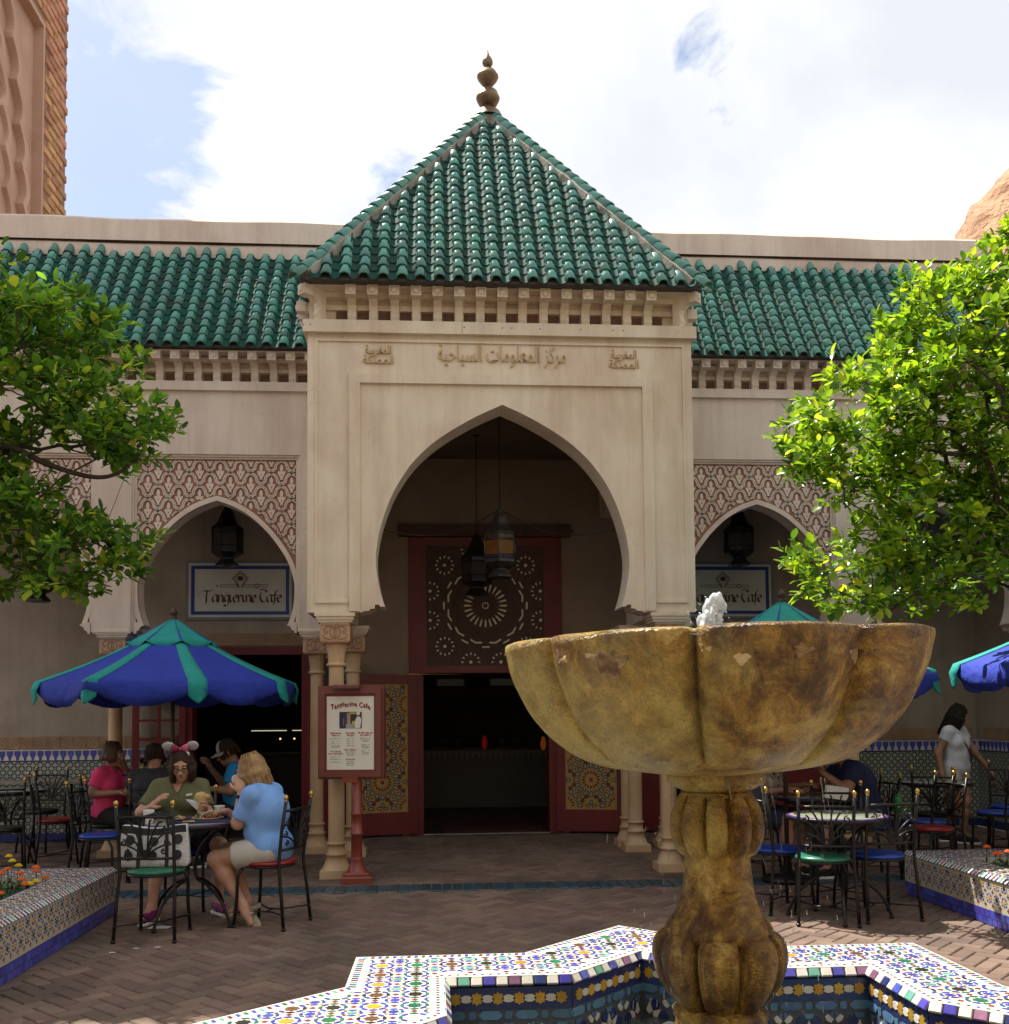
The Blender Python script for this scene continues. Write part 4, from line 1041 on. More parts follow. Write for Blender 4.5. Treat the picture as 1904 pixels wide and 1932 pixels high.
struct(MB().add([(-70, 3.3, -.07), (70, 3.3, -.07), (70, 120, -.07), (-70, 120, -.07)], [(0, 1, 2, 3)]).build('ground_beyond', GROUND))
pave = bpy.data.objects.new('pavement', None); COL.objects.link(pave); struct(pave)
W_ = .100
def pav(mb, c, ang, l=2*W_, w=W_):
    rot = Matrix.Rotation(ang+R.uniform(-.006, .006), 3, 'Z')
    rot = rot @ Matrix.Rotation(R.uniform(-.006, .006), 3, 'X')
    mb.cbox((c[0], c[1], -.02+R.uniform(-.0025, .0015)), (l-.010, w-.010, .04), .006, 0, rot)
PLAN_L = [(-3.11, -1.44), (-3.11, -7.5), (-7.5, -7.5), (-7.5, -1.40)]; PLAN_R = [(3.205, -1.29), (7.0, -1.25), (7.0, -7.5), (3.18, -7.5)]
star_in = shrink(.03)
cand = []
A45 = radians(45); ca, sa = cos(A45), sin(A45)
for m in range(-150, 150):
    for n in range(-80, 80):
        for (ox, oy, an) in ((1.0, .5, 0), (.5, 2.0, pi/2)):
            ux_, uy_ = (m+2*n+ox)*W_, (m-2*n+oy)*W_
            x, y = ux_*ca-uy_*sa, ux_*sa+uy_*ca-1.0
            if not (-7.0 < x < 6.39 and -6.9 < y < 3.22): continue
            if -.72 < y < -.33: continue
            if inpoly(x, y, star_in) or inpoly(x, y, PLAN_L) or inpoly(x, y, PLAN_R): continue
            cand.append((x, y, an+A45))
def inview(x, y, z=0):
    d = Vector((x, y, z))-Vector((CX, -CYD, 1.5)); c = d.dot(fw)
    if c < .3: return False
    u, v = F_PX*d.dot(rx)/c, F_PX*d.dot(ux)/c
    return -40 < 952+u < 1944 and -40 < 1248.1-v < 1975
vis = sorted([c for c in cand if inview(c[0], c[1]) and not (c[1] < -4.6 and abs(c[0]-FCX) < 1.2)], key=lambda c: (c[0]-CX)**2+(c[1]+CYD)**2)
near = set(vis[:296]); pm = []
for i in range(6):
    b_ = MB(); pav(b_, (0, 0), 0); pm.append(b_.mesh('paver', PAVER))
for (x, y, an) in near: place(R.choice(pm), 'paver', pave, (x, y, 0), (0, 0, an+R.uniform(-.012, .012)))
mb = MB()
for c in cand:
    if c not in near: pav(mb, c, c[2])
stuff(mb.build('paver_field', PAVER, pave))
# the teal band of paver setts in front of the portal
tp = []
for i in range(3):
    b_ = MB(); b_.cbox((0, 0, -.02+.001*i), (.083, .345, .042), .006); tp.append(b_.mesh('teal_sett', TEALP))
for i in range(98):
    x = -4.4+.0915*i
    place(R.choice(tp), 'teal_sett', pave, (x, -.525, 0), (0, 0, R.uniform(-.01, .01)))

# ================================================================== MOSAIC
def star8(r, k=.62, a0=0): return [((r if i % 2 == 0 else r*k)*cos(a0+pi*i/8), (r if i % 2 == 0 else r*k)*sin(a0+pi*i/8)) for i in range(16)]
def mosaic(mb, fr, inside, u0, u1, v0, v1, cell, kind, h=.003):
    """coloured glazed pieces set proud of a pale ground; returns nothing"""
    ru = random.Random(int(cell*1e4)+int(abs(u0)*100))
    def pc(pts, m):
        if all(inside(x, y) for x, y in pts): mb.prism(pts, fr, 0, h, m, False)
    def lz(x, y, ang, l, w):
        d, t = (cos(ang), sin(ang)), (-sin(ang), cos(ang))
        return [(x+d[0]*a+t[0]*b, y+d[1]*a+t[1]*b) for a, b in ((-l, 0), (-l*.45, -w), (l*.45, -w), (l, 0), (l*.45, w), (-l*.45, w))]
    i0, i1, j0, j1 = int(u0/cell)-1, int(u1/cell)+2, int(v0/cell)-1, int(v1/cell)+2
    for i in range(i0, i1):
        for j in range(j0, j1):
            cx, cy = i*cell, j*cell; c = cell
            if kind == 'coping':
                k = (i+2*j) % 4; m = {0: 0, 1: 3, 2: 5, 3: 4}[k]
                pc([(cx+a, cy+b) for a, b in star8(c*.20, .75)], m)
                for q in range(8):
                    a = q*pi/4; x, y = cx+c*.31*cos(a), cy+c*.31*sin(a)
                    pc(lz(x, y, a+pi/2, c*.12, c*.048), (1 if q % 2 else (3 if k % 2 else 4)) if k != 0 else 1)
                for dx, dy in ((.5, 0), (0, .5)): pc([(cx+c*dx+a, cy+c*dy+b) for a, b in ((-c*.085, 0), (0, -c*.085), (c*.085, 0), (0, c*.085))], 2)
                pc([(cx+c*.5+a, cy+c*.5+b) for a, b in star8(c*.145, .6)], 1 if ru.random() < .7 else 6)
                for q in range(4):
                    a = q*pi/2; x, y = cx+c*.5+c*.22*cos(a), cy+c*.5+c*.22*sin(a); pc(lz(x, y, a+pi/2, c*.115, c*.045), 1)
                    a += pi/4; x, y = cx+c*.5+c*.24*cos(a), cy+c*.5+c*.24*sin(a); pc(lz(x, y, a, c*.06, c*.034), (3, 2, 0, 6)[(i+j+q) % 4])
            elif kind == 'planter':
                k = (i+j) % 2
                pc([(cx+a, cy+b) for a, b in star8(c*.17, .6)], 0 if k else 4)
                for q in range(4):
                    a = q*pi/2+pi/4; x, y = cx+c*.30*cos(a), cy+c*.30*sin(a); d = (cos(a), sin(a)); t = (-d[1], d[0])
                    pc([(x+d[0]*p*c+t[0]*s*c, y+d[1]*p*c+t[1]*s*c) for p, s in ((-.09, 0), (-.02, -.05), (.06, -.11), (.09, -.07), (.06, 0), (.09, .07), (.06, .11), (-.02, .05))], 1)
                    a = q*pi/2; x, y = cx+c*.31*cos(a), cy+c*.31*sin(a); pc(lz(x, y, a, c*.08, c*.035), 7 if k else 3)
                for q in range(4):
                    a = q*pi/2; x, y = cx+c*.5+c*.13*cos(a), cy+c*.5+c*.13*sin(a); pc(lz(x, y, a, c*.06, c*.032), 2)
                pc([(cx+c*.5+a, cy+c*.5+b) for a, b in star8(c*.07, .6)], 3 if k else 5)
            elif kind == 'pool':
                pc([(cx+a, cy+b) for a, b in star8(c*.125, .62)], 2)
                for q in range(8):
                    a = q*pi/4+pi/8; d = (cos(a), sin(a)); t = (-d[1], d[0]); P = lambda L: [(cx+d[0]*p*c+t[0]*s*c, cy+d[1]*p*c+t[1]*s*c) for p, s in L]
                    pc(P(((.235, 0), (.31, -.075), (.42, -.095), (.48, 0), (.42, .095), (.31, .075))), 1)
                    a = q*pi/4; d = (cos(a), sin(a)); t = (-d[1], d[0]); P = lambda L: [(cx+d[0]*p*c+t[0]*s*c, cy+d[1]*p*c+t[1]*s*c) for p, s in L]
                    pc(P(((.13, 0), (.20, -.075), (.37, 0), (.20, .075))), 8)
                    if q % 2 == 0: pc(P(((.40, -.07), (.495, -.10), (.495, .10), (.40, .07))), 3)
                    else: pc(P(((.50, 0), (.53, -.085), (.61, -.07), (.61, .07), (.53, .085))), 8); pc(P(((.625, -.04), (.70, -.045), (.70, .045), (.625, .04))), 3)
MOSM = [ZY, ZB, ZR, ZG, ZK, ZBR, ZT, mat('tile_dkgreen', (.02, .07, .05), None, 30, .3, coat=.2)]

# ================================================================== STAR POOL
pool = thing('star_pool', 'eight pointed star pool with sunlit white zellige coping and blue tiled inside', 'fountain pool', (0, 0, 0))
ZC = mat('coping_white', (.68, .65, .57), (.60, .56, .48), 25, .32, .15, 40, coat=.2, stain=(.55, .50, .42), stain_scale=6, stain_lo=.6, stain_hi=.95)
up3 = Vector((0, 0, 1))
FL = (Vector((0, 0, 0)), Vector((1, 0, 0)), Vector((0, 1, 0)), up3)
mb = MB(); n = len(SO)
V = [(x, y, PH) for x, y in SO]+[(x, y, PH) for x, y in SI]+[(x, y, 0) for x, y in SO]
mb.add(V, [(i, (i+1) % n, n+(i+1) % n, n+i) for i in range(n)]+[(2*n+i, 2*n+(i+1) % n, (i+1) % n, i) for i in range(n)])
mb.build('coping', ZC, pool)
mb = MB()
SO2, SI2 = shrink(.06), star(PI_+.05)
mosaic(mb, (Vector((0, 0, PH)), FL[1], FL[2], FL[3]), lambda x, y: y > -7.0 and inpoly(x, y, SO2) and not inpoly(x, y, SI2), -1.9, 2.2, -7.1, -4.0, .150, 'coping', .0022)
# border beads along both edges of the coping
for Pp, inset in ((shrink(.028), 0), (star(PI_+.030), 1)):
    for i in range(n):
        a, b = Vector(Pp[i]), Vector(Pp[(i+1) % n]); L = (b-a).length; d = (b-a).normalized(); t = Vector((-d.y, d.x)); k = int(L/.032)
        for j in range(k):
            p = a+d*(j+.5)*L/k; 
            if p.y < -6.9: continue
            if inset == 0: pts = [p+d*q+t*s_ for q, s_ in ((-.008, -.014), (.006, -.014), (.010, .014), (-.004, .014))]; m = (1, 2, 6, 1, 3)[j % 5]
            else: pts = [p+d*q+t*s_ for q, s_ in ((-.008, 0), (0, -.008), (.008, 0), (0, .008))]; m = (2, 3, 1)[j % 3]
            pts = [tuple(q) for q in pts]
            ar = sum(pts[q][0]*pts[(q+1) % 4][1]-pts[(q+1) % 4][0]*pts[q][1] for q in range(4))
            mb.prism(pts if ar > 0 else pts[::-1], (Vector((0, 0, PH)), FL[1], FL[2], FL[3]), 0, .0022, m, False)
stuff(mb.build('mosaic_pieces', MOSM, pool))
# inner walls
wl = MB(); fl_ = MB()
wl.add([(x, y, PH-.03) for x, y in SI]+[(x, y, .0) for x, y in SI], [(i, n+i, n+(i+1) % n, (i+1) % n) for i in range(n)])
wl.add([(x, y, .005) for x, y in SI], [tuple(range(n))]); wl.build('basin', mat('basin_grout', (.10, .11, .13), (.07, .08, .10), 20, .35, .1, 60), pool)
fl_.add([(x, y, PH-.0005) for x, y in SI]+[(x, y, PH-.045) for x, y in SI], [(i, n+i, n+(i+1) % n, (i+1) % n) for i in range(n)])
fl_.build('rim_grout', GROUT, pool)
wm = MB(); rimt = [MB().cbox((0, 0, 0), (.046, .040, .014), .003).mesh('rim_tile', m_) for m_ in (ZW, ZB, ZT, ZP, ZN, ZW)]
nb = MB()
for i in range(n):
    a, b = Vector(SI[i]), Vector(SI[(i+1) % n]); L = (b-a).length; d = (b-a).normalized()
    nin = Vector((-d.y, d.x)); mid = (a+b)/2
    if (Vector((FCX, FCY))-mid).dot(nin) < 0: nin = -nin
    if mid.y < -6.6: continue
    n3 = Vector((nin.x, nin.y, 0)); d3 = Vector((d.x, d.y, 0)); org = Vector((a.x, a.y, 0)); 
    if d3.cross(up3).dot(n3) < 0: d3 = -d3; org = Vector((b.x, b.y, 0))
    fr = (org, d3, up3, n3)
    # alternating rim tiles, bevelled over the inner edge
    k = max(1, round(L/.052)); Mx = Matrix((d3, (up3*.75-n3*.66).normalized()*1.0, d3.cross((up3*.75-n3*.66).normalized()))).transposed()
    for j in range(k):
        p = org+d3*((j+.5)*L/k)+up3*(PH-.018)+n3*.004
        m4 = Matrix((d3, (up3*.8-n3*.6).normalized(), d3.cross((up3*.8-n3*.6).normalized()))).transposed().to_4x4(); m4.translation = p
        place(rimt[0] if j % 2 == 0 else rimt[(1, 2, 1, 3, 4)[(j//2+i) % 5]], 'rim_tile', pool, mx4=m4)
    nb.prism([(0.002, PH-.135), (L-.002, PH-.135), (L-.002, PH-.045), (.002, PH-.045)], fr, .0008, .004)
    kk = max(1, round(L/.085))
    for j in range(kk):
        x = (j+.5)*L/kk; z = PH-.09
        wm.prism([(x+p, z+q) for p, q in star8(.027, .74)], fr, .0041, .008, 0, False)
        xe = x+L/kk*.5
        if j < kk-1: wm.prism([(xe+.026*cos(t)*(1 if abs(cos(t)) < .9 else 1.1), z+.016*sin(t)) for t in [2*pi*q/10 for q in range(10)]], fr, .0041, .008, 8, False)
    kk = max(1, round(L/.072))
    for j in range(kk):
        x = (j+.5)*L/kk; z = PH-.158
        if j % 2: wm.prism([(x-.012, z-.016), (x+.012, z-.016), (x+.016, z), (x+.012, z+.016), (x-.012, z+.016), (x-.016, z)], fr, .0005, .005, 9, False)
        else: wm.prism([(x-.048, z-.004), (x-.03, z-.018), (x+.03, z-.018), (x+.048, z-.004), (x+.048, z+.004), (x+.03, z+.018), (x-.03, z+.018), (x-.048, z+.004)], fr, .0005, .005, 9, False)
    mosaic(wm, (org+up3*(PH-.30)+d3*(L*.5), d3, up3, n3), lambda x, y: abs(x) < L*.5-.004 and -.29 < y < .118, -L*.5, L*.5, -.3, .12, .22, 'pool', .005)
nb.build('navy_band', ZN, pool)
stuff(wm.build('wall_mosaic', [ZY, ZN, ZR, ZL, ZK, ZBR, ZT, ZG, ZW, ZL], pool))
# water in the pool
wat = bpy.data.materials.new('pool_water'); wat.use_nodes = True; nt = wat.node_tree; b = nt.nodes['Principled BSDF']
b.inputs['Base Color'].default_value = (.75, .88, .85, 1); b.inputs['Roughness'].default_value = .03; b.inputs['Transmission Weight'].default_value = .92; b.inputs['IOR'].default_value = 1.33
bp = nd(nt, 'ShaderNodeBump'); bp.inputs['Strength'].default_value = .7; bp.inputs['Distance'].default_value = .03
g = nd(nt, 'ShaderNodeNewGeometry'); nt.links.new(noise(nt, g.outputs['Position'], 9, 4, .5, .6), bp.inputs['Height']); nt.links.new(bp.outputs[0], b.inputs['Normal'])
SIw = star(PI_-.003)
struct(MB().add([(x, y, .14) for x, y in SIw], [tuple(range(n))]).build('pool_water', wat))

# ================================================================== FOUNTAIN
def fountain_mat():
    m = bpy.data.materials.new('wet_ochre_stone'); m.use_nodes = True; nt = m.node_tree; b = nt.nodes['Principled BSDF']
    g = nd(nt, 'ShaderNodeNewGeometry').outputs['Position']
    base = ramp(nt, noise(nt, g, 6.5, 12, .78, .6), [(.35, (.030, .011, .001)), (.44, (.16, .072, .007)), (.53, (.36, .20, .028)), (.66, (.64, .46, .13))])
    # vertical run marks
    v = vmth(nt, 'MULTIPLY', g, (9, 9, .8)); st = ramp(nt, mth(nt, 'ADD', mth(nt, 'MULTIPLY', noise(nt, v, 1.6, 7, .65, .2), .6), mth(nt, 'MULTIPLY', noise(nt, g, 1.7, 3), .45)), [(.50, 0), (.60, 1)])
    mx1 = nd(nt, 'ShaderNodeMix', data_type='RGBA'); nt.links.new(mth(nt, 'MULTIPLY', st, .85), mx1.inputs[0]); nt.links.new(base, mx1.inputs[6]); mx1.inputs[7].default_value = (.055, .018, .002, 1)
    # pale lime bloom low on the bowl; its leftward bias paints in sunlit lobes
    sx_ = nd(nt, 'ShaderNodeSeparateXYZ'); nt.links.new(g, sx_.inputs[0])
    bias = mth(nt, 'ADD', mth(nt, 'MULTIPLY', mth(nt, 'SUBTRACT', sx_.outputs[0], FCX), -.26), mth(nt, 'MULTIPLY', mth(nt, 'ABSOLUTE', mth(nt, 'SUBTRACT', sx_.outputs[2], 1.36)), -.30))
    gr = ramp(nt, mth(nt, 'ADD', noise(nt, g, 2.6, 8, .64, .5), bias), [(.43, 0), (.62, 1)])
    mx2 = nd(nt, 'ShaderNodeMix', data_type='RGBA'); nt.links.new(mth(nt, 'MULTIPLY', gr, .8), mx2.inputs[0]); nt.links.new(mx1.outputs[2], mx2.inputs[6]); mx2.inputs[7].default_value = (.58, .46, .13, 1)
    # fine dark pitting
    pt = ramp(nt, noise(nt, g, 130, 6, .75), [(.36, 0), (.50, 1)])
    mx3 = nd(nt, 'ShaderNodeMix', data_type='RGBA'); nt.links.new(mth(nt, 'MULTIPLY', mth(nt, 'SUBTRACT', 1.0, pt), .5), mx3.inputs[0]); nt.links.new(mx2.outputs[2], mx3.inputs[6]); mx3.inputs[7].default_value = (.06, .028, .008, 1)
    nt.links.new(mx3.outputs[2], b.inputs['Base Color'])
    b.inputs['Roughness'].default_value = .38; nt.links.new(ramp(nt, noise(nt, g, 7, 5), [(.35, .16), (.7, .48)]), b.inputs['Roughness'])
    b.inputs['Specular IOR Level'].default_value = .4; b.inputs['Coat Weight'].default_value = .0; b.inputs['Coat Roughness'].default_value = .12
    bp = nd(nt, 'ShaderNodeBump'); bp.inputs['Strength'].default_value = 1.0; bp.inputs['Distance'].default_value = .009
    hh = mth(nt, 'ADD', mth(nt, 'MULTIPLY', noise(nt, g, 26, 6, .7), 1.3), mth(nt, 'MULTIPLY', noise(nt, g, 120, 4, .6), 1.3))
    nt.links.new(bp.outputs[0], b.inputs['Coat Normal'])
    nt.links.new(hh, bp.inputs['Height']); nt.links.new(bp.outputs[0], b.inputs['Normal'])
    return m
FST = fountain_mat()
CRUST = mat('lime_crust', (.30, .19, .07), (.10, .05, .018), 30, .6, 1.0, 60, stain=(.50, .40, .22), stain_scale=20, bdist=.01)
PALEP = mat('pale_patch', (.58, .46, .24), (.45, .32, .14), 30, .6, .4, 60)
ftn = thing('stone_fountain', 'large wet ochre stone fountain bowl with eight petals on a lobed stem', 'fountain', (FCX, FCY, 0))
def petal(nl, a0, deep, sharp=9.0, bulge=.05):
    def f(a, z):
        s = ((a-a0)*nl/(2*pi)) % 1.0; s = 2*abs(s-.5)       # 1 at the grooves, 0 in the middle of a petal
        e = (1-s)*2*pi/nl
        return 1-bulge*s**2.2-deep*math.exp(-(e*sharp)**2)
    return f
GA = -pi/2+radians(-16)-radians(5)   # direction of the groove facing the viewer
def bowl_prof():
    pr = [(.135, 1.262), (.20, 1.268), (.30, 1.283), (.38, 1.300), (.46, 1.332), (.54, 1.392), (.585, 1.44), (.625, 1.497), (.66, 1.57), (.684, 1.632), (.697, 1.69), (.703, 1.715)]
    q = [(p.x, p.y) for p in crom(pr, 3)]
    q = [(r*.994, 1.735-(1.735-z)*.93) for r, z in q]
    return q+[(.699, 1.728), (.697, 1.736), (.685, 1.741), (.655, 1.741), (.64, 1.735), (.628, 1.71), (.60, 1.64), (.5, 1.52), (.3, 1.43), (.01, 1.40)]
pf = petal(8, GA, .095, 26, .085)
def bowl_r(a, z): 
    k = max(0, min(1, (z-1.295)/.08)); d = pf(a, z)
    w = mn.noise(Vector((cos(a)*2.5, sin(a)*2.5, z*4)))*.006
    return 1-(1-d)*k+w
mb = MB(); mb.lathe(bowl_prof(), 224, rf=bowl_r)
for i, v in enumerate(mb.v): mb.v[i] = (v[0], v[1], v[2]+v[0]*.016+mn.noise(Vector((v[0]*4, v[1]*4, 3.3)))*.007*(1 if v[2] > 1.6 else 0))
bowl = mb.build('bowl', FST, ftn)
# crusts and pale lime spots stuck on the petals near the rim
def on_bowl(az, z):
    pr = bowl_prof(); r = .7
    for i in range(len(pr)-1):
        if pr[i][1] <= z <= pr[i+1][1] and i < 34: r = pr[i][0]+(pr[i+1][0]-pr[i][0])*(z-pr[i][1])/max(1e-6, pr[i+1][1]-pr[i][1]); break
    q = r*bowl_r(az, z); return Vector((q*cos(az), q*sin(az), z+q*cos(az)*.016)), Vector((cos(az), sin(az), -.25)).normalized()
for az, z, sx, sz, m_, nm in ((-25, 1.645, .058, .05, CRUST, 'lime_crust'), (-42, 1.665, .03, .03, CRUST, 'lime_crust'), (38, 1.652, .05, .022, CRUST, 'lime_crust'), (20, 1.665, .03, .022, CRUST, 'lime_crust'), (6.5, 1.645, .022, .017, PALEP, 'pale_patch'), (-39, 1.668, .012, .012, PALEP, 'pale_patch'), (-1, 1.675, .01, .007, PALEP, 'pale_patch'), (-30, 1.672, .022, .007, PALEP, 'pale_patch')):
    a = -pi/2+radians(-16)+radians(az); mb = MB(); N = 26; rings = 5; rr = random.Random(az*7)
    V = []
    for k in range(rings+1):
        for j in range(N):
            t = 2*pi*j/N; q = (k/rings)*(1+.22*sin(3*t+az)+.12*sin(7*t+z*50))
            p, nn_ = on_bowl(a+q*sx*cos(t)/.68, z+q*sz*sin(t)); V.append(p+nn_*(.0045*(1-(k/rings)**3)-.0015+(.004*mn.noise(p*70) if m_ is CRUST and k < rings else 0)))
    mb.add(V, [(k*N+j, k*N+(j+1) % N, (k+1)*N+(j+1) % N, (k+1)*N+j) for k in range(rings) for j in range(N)], 0, True); mb.build(nm, m_, bowl)
mb = MB(); mb.lathe([(.10, 1.235), (.13, 1.25), (.150, 1.262), (.160, 1.268), (.163, 1.290), (.158, 1.312), (.135, 1.318)], 48); mb.lathe([(.09, 1.215), (.108, 1.222), (.118, 1.236), (.10, 1.238)], 40)
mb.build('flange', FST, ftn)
mb = MB(); uf = petal(10, -pi/2+radians(-16)-radians(18), .26, 11, .15)
pr = [(.085, 1.03), (.112, 1.028), (.135, 1.045), (.150, 1.075), (.158, 1.115), (.156, 1.15), (.145, 1.19), (.125, 1.225), (.10, 1.245)]
mb.lathe([(p.x, p.y) for p in crom(pr, 3)], 160, rf=lambda a, z: uf(a, z)*(1+.012*mn.noise(Vector((cos(a)*3, sin(a)*3, z*8)))))
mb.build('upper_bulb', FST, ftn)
mb = MB(); pr = [(.172, .765), (.176, .785), (.172, .80), (.150, .828), (.130, .865), (.118, .91), (.110, .97), (.1055, 1.03), (.103, 1.06)]
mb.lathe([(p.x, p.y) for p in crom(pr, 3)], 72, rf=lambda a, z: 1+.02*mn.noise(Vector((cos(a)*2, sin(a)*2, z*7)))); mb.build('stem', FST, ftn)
mb = MB(); lf = petal(8, -pi/2+radians(-16)-radians(23), .20, 12, .10)
pr = [(.12, .535), (.145, .545), (.175, .58), (.203, .63), (.217, .68), (.220, .715), (.213, .75), (.195, .772), (.17, .785)]
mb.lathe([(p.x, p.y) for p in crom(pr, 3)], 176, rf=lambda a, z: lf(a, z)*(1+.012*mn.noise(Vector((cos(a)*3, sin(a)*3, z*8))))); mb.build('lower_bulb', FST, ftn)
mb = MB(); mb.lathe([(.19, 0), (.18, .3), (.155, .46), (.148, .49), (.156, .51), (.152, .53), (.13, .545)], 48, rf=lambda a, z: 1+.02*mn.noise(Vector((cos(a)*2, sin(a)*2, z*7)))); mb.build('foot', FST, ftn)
WATER = bpy.data.materials.new('clear_water'); WATER.use_nodes = True; b = WATER.node_tree.nodes['Principled BSDF']
b.inputs['Base Color'].default_value = (.95, .98, 1, 1); b.inputs['Roughness'].default_value = .05; b.inputs['Transmission Weight'].default_value = .9; b.inputs['IOR'].default_value = 1.33; b.inputs['Alpha'].default_value = .6
FOAM = mat('white_water', (.95, .97, .98), (.86, .90, .93), 25, .06, .5, 60, trans=.35, bdist=.01)
struct(MB().lathe([(.001, 0), (.3, .0), (.63, .0)], 64, (FCX, FCY, 1.716)).build('bowl_water', wat))
jet = thing('water_jet', 'white bubbling water jet rising from the fountain bowl', 'water jet', (FCX-.0, FCY, 1.70))
# thin falls running off the bowl's underside and the bulb
falls = thing('water_falls', 'thin clear trickles falling off the fountain bowl', 'falling water', (FCX, FCY, 0))
for az, r, z0, z1, w in ((-52, .17, 1.27, 1.05, .010), (-60, .165, 1.27, 1.0, .007), (14, .165, 1.28, 1.11, .011), (34, .17, 1.285, 1.14, .006), (48, .19, 1.29, .99, .016), (58, .20, 1.29, 1.04, .010), (62, .36, 1.295, 1.02, .011), (63, .37, 1.29, 1.06, .006), (-2, .112, .99, .90, .004), (2, .112, .985, .93, .006), (-70, .165, 1.05, .97, .008), (60, .162, 1.04, .96, .007), (-15, .18, 1.27, 1.22, .005)):
    a = -pi/2+radians(-16+az); mb = MB(); pts = []; rs = []
    for k in range(25):
        t = k/24; z = z0+(z1-z0)*t*.62; wob = .006*mn.noise(Vector((az, z*14, 0))); pts.append(((r+.012*t+wob)*cos(a)+.008*t, (r+.012*t)*sin(a), z)); rs.append(w*(.55+.5*abs(mn.noise(Vector((az, z*30, 5)))))*(1-.5*t))
    rs = [max(.0004, q*.5*(1-(k_/24)**2)*(.35+1.3*abs(mn.noise(Vector((az*3, k_*.55, 2)))))) for k_, q in enumerate(rs)]; mb.tube(pts, rs, 7); mb.build('trickle', WATER, falls)
mb = MB()
for i in range(80):
    a = -pi/2+radians(-16)+R.choice((-1, 1))*radians(R.uniform(35, 110)); q = R.uniform(.17, .40); z = R.uniform(.45, 1.15); l = R.uniform(.008, .03)
    mb.tube([(q*cos(a), q*sin(a), z), (q*cos(a)*1.005, q*sin(a), z-l)], [.0012, .0012], 4, 0, False)
stuff(mb.build('drops', WATER, falls))

# ================================================================== PLANTERS
PBASE = mat('planter_ground', (.56, .50, .40), (.46, .40, .31), 20, .45, .15, 60)
def planter(side, poly, label, h):
    root = thing('tiled_planter', label, 'planter', (0, 0, 0), 0, 'tiled planters either side of the square')
    xe, ye = poly[0]; s_ = side; x1 = xe
    far = 4.2
    # wall ring
    t = .285; xa = xe+s_*t; ya = ye-.44
    mb = MB(); 
    O = [(xe, ye), (x1, -7.4), (xe+s_*far, -7.4), (xe+s_*far, ye+.03)]; I = [(xa, ya), (xa, -7.0), (xe+s_*(far-t), -7.0), (xe+s_*(far-t), ya)]
    if side > 0: O = [O[0], O[3], O[2], O[1]]; I = [I[0], I[3], I[2], I[1]]
    else: O = [O[0], O[3], O[2], O[1]]; I = [I[0], I[3], I[2], I[1]]
    V = [(x, y, h) for x, y in O]+[(x, y, h) for x, y in I]+[(x, y, 0) for x, y in O]+[(x, y, .1) for x, y in I]
    mb.add(V, [(i, (i+1) % 4, 4+(i+1) % 4, 4+i) for i in range(4)]+[(8+i, 8+(i+1) % 4, (i+1) % 4, i) for i in range(4)]+[(4+i, 4+(i+1) % 4, 12+(i+1) % 4, 12+i) for i in range(4)])
    bm = bmesh.new(); me = mb.mesh('planter_wall', PBASE); bm.from_mesh(me); bmesh.ops.recalc_face_normals(bm, faces=bm.faces); bm.to_mesh(me); bm.free(); place(me, 'wall', root)
    struct_ = MB().b2(min(xa, xe+s_*(far-t)), max(xa, xe+s_*(far-t)), -7.0, ya, .1, h-.07); struct_.build('soil', SOIL, root)
    # side facing the square: u runs along -y (left planter) or +y
    side_n = Vector((-s_, 0, 0)); ud = Vector((0, -s_, 0))
    m1 = MB(); band = .105; sgn = 1 if side < 0 else -1
    def U(y): return sgn*y
    fr = (Vector((xe-s_*.012, 0, 0)), ud, up3, side_n)
    # facing slab carrying the mosaic, plumb with the edge
    ulo, uhi = sorted((U(-7.2), U(ye)))
    sl_ = MB(); sl_.prism([(ulo, band), (uhi, band), (uhi, h-.035), (ulo, h-.035)], fr, -.01, .001); sl_.build('mosaic_ground', PBASE, root)
    mosaic(m1, fr, lambda x, y: ulo+.004 < x < uhi-.004 and band+.012 < y < h-.04, ulo, uhi, band, h, .094, 'planter', .0035)
    # top
    ft_ = (Vector((0, 0, h)), Vector((1, 0, 0)), Vector((0, 1, 0)), up3)
    def topin(x, y):
        e = (x-xe)*s_
        return (.03 < e < t-.03 and -7.0 < y < ye-.02) or (.03 < e < far-.3 and ya+.03 < y < ye-.02)
    xx = sorted((xe, xe+s_*far)); mosaic(m1, ft_, topin, xx[0], xx[1], -7.0, ye, .095, 'planter', .002)
    # navy lines on top
    for e in (.02, t-.012):
        a, b_ = sorted((xe+s_*e, xe+s_*(e+.008))); m1.prism([(a, -7), (b_, -7), (b_, ye-.02), (a, ye-.02)], ft_, 0, .0022, 1, False)
    for yy in (ye-.018, ya+.012):
        a, b_ = sorted((xe+s_*.04, xe+s_*far)); m1.prism([(a, yy-.008), (b_, yy-.008), (b_, yy), (a, yy)], ft_, 0, .0021, 1, False)
    # the face toward the cafe
    frb = (Vector((0, ye+.015, 0)), Vector((-1, 0, 0)), up3, Vector((0, 1, 0)))
    stuff(m1.build('mosaic_pieces', MOSM, root))
    # base tiles, two rows, joined; edge stripes one by one
    bt = MB(); 
    for r_ in range(2):
        y = ye-.002-(.0 if r_ else .03)
        while y > -7.2:
            u0, u1 = sorted((U(y-.056), U(y))); bt.prism([(u0, .004+r_*.050), (u1, .004+r_*.050), (u1, .051+r_*.050), (u0, .051+r_*.050)], fr, -.012+R.uniform(0, .001), .006+R.uniform(0, .0015), 0, False); y -= .060
    stuff(bt.build('blue_base_tiles', ZB, root))
    for e_ in (0,):
        y = ye-.012; j = 0
        while y > -6.4:
            m_ = EDG[j % len(EDG)]; place(m_, 'edge_tile', root, (xe-s_*.003, y, h-.014), (0, -s_*radians(38), 0)); y -= .0235; j += 1
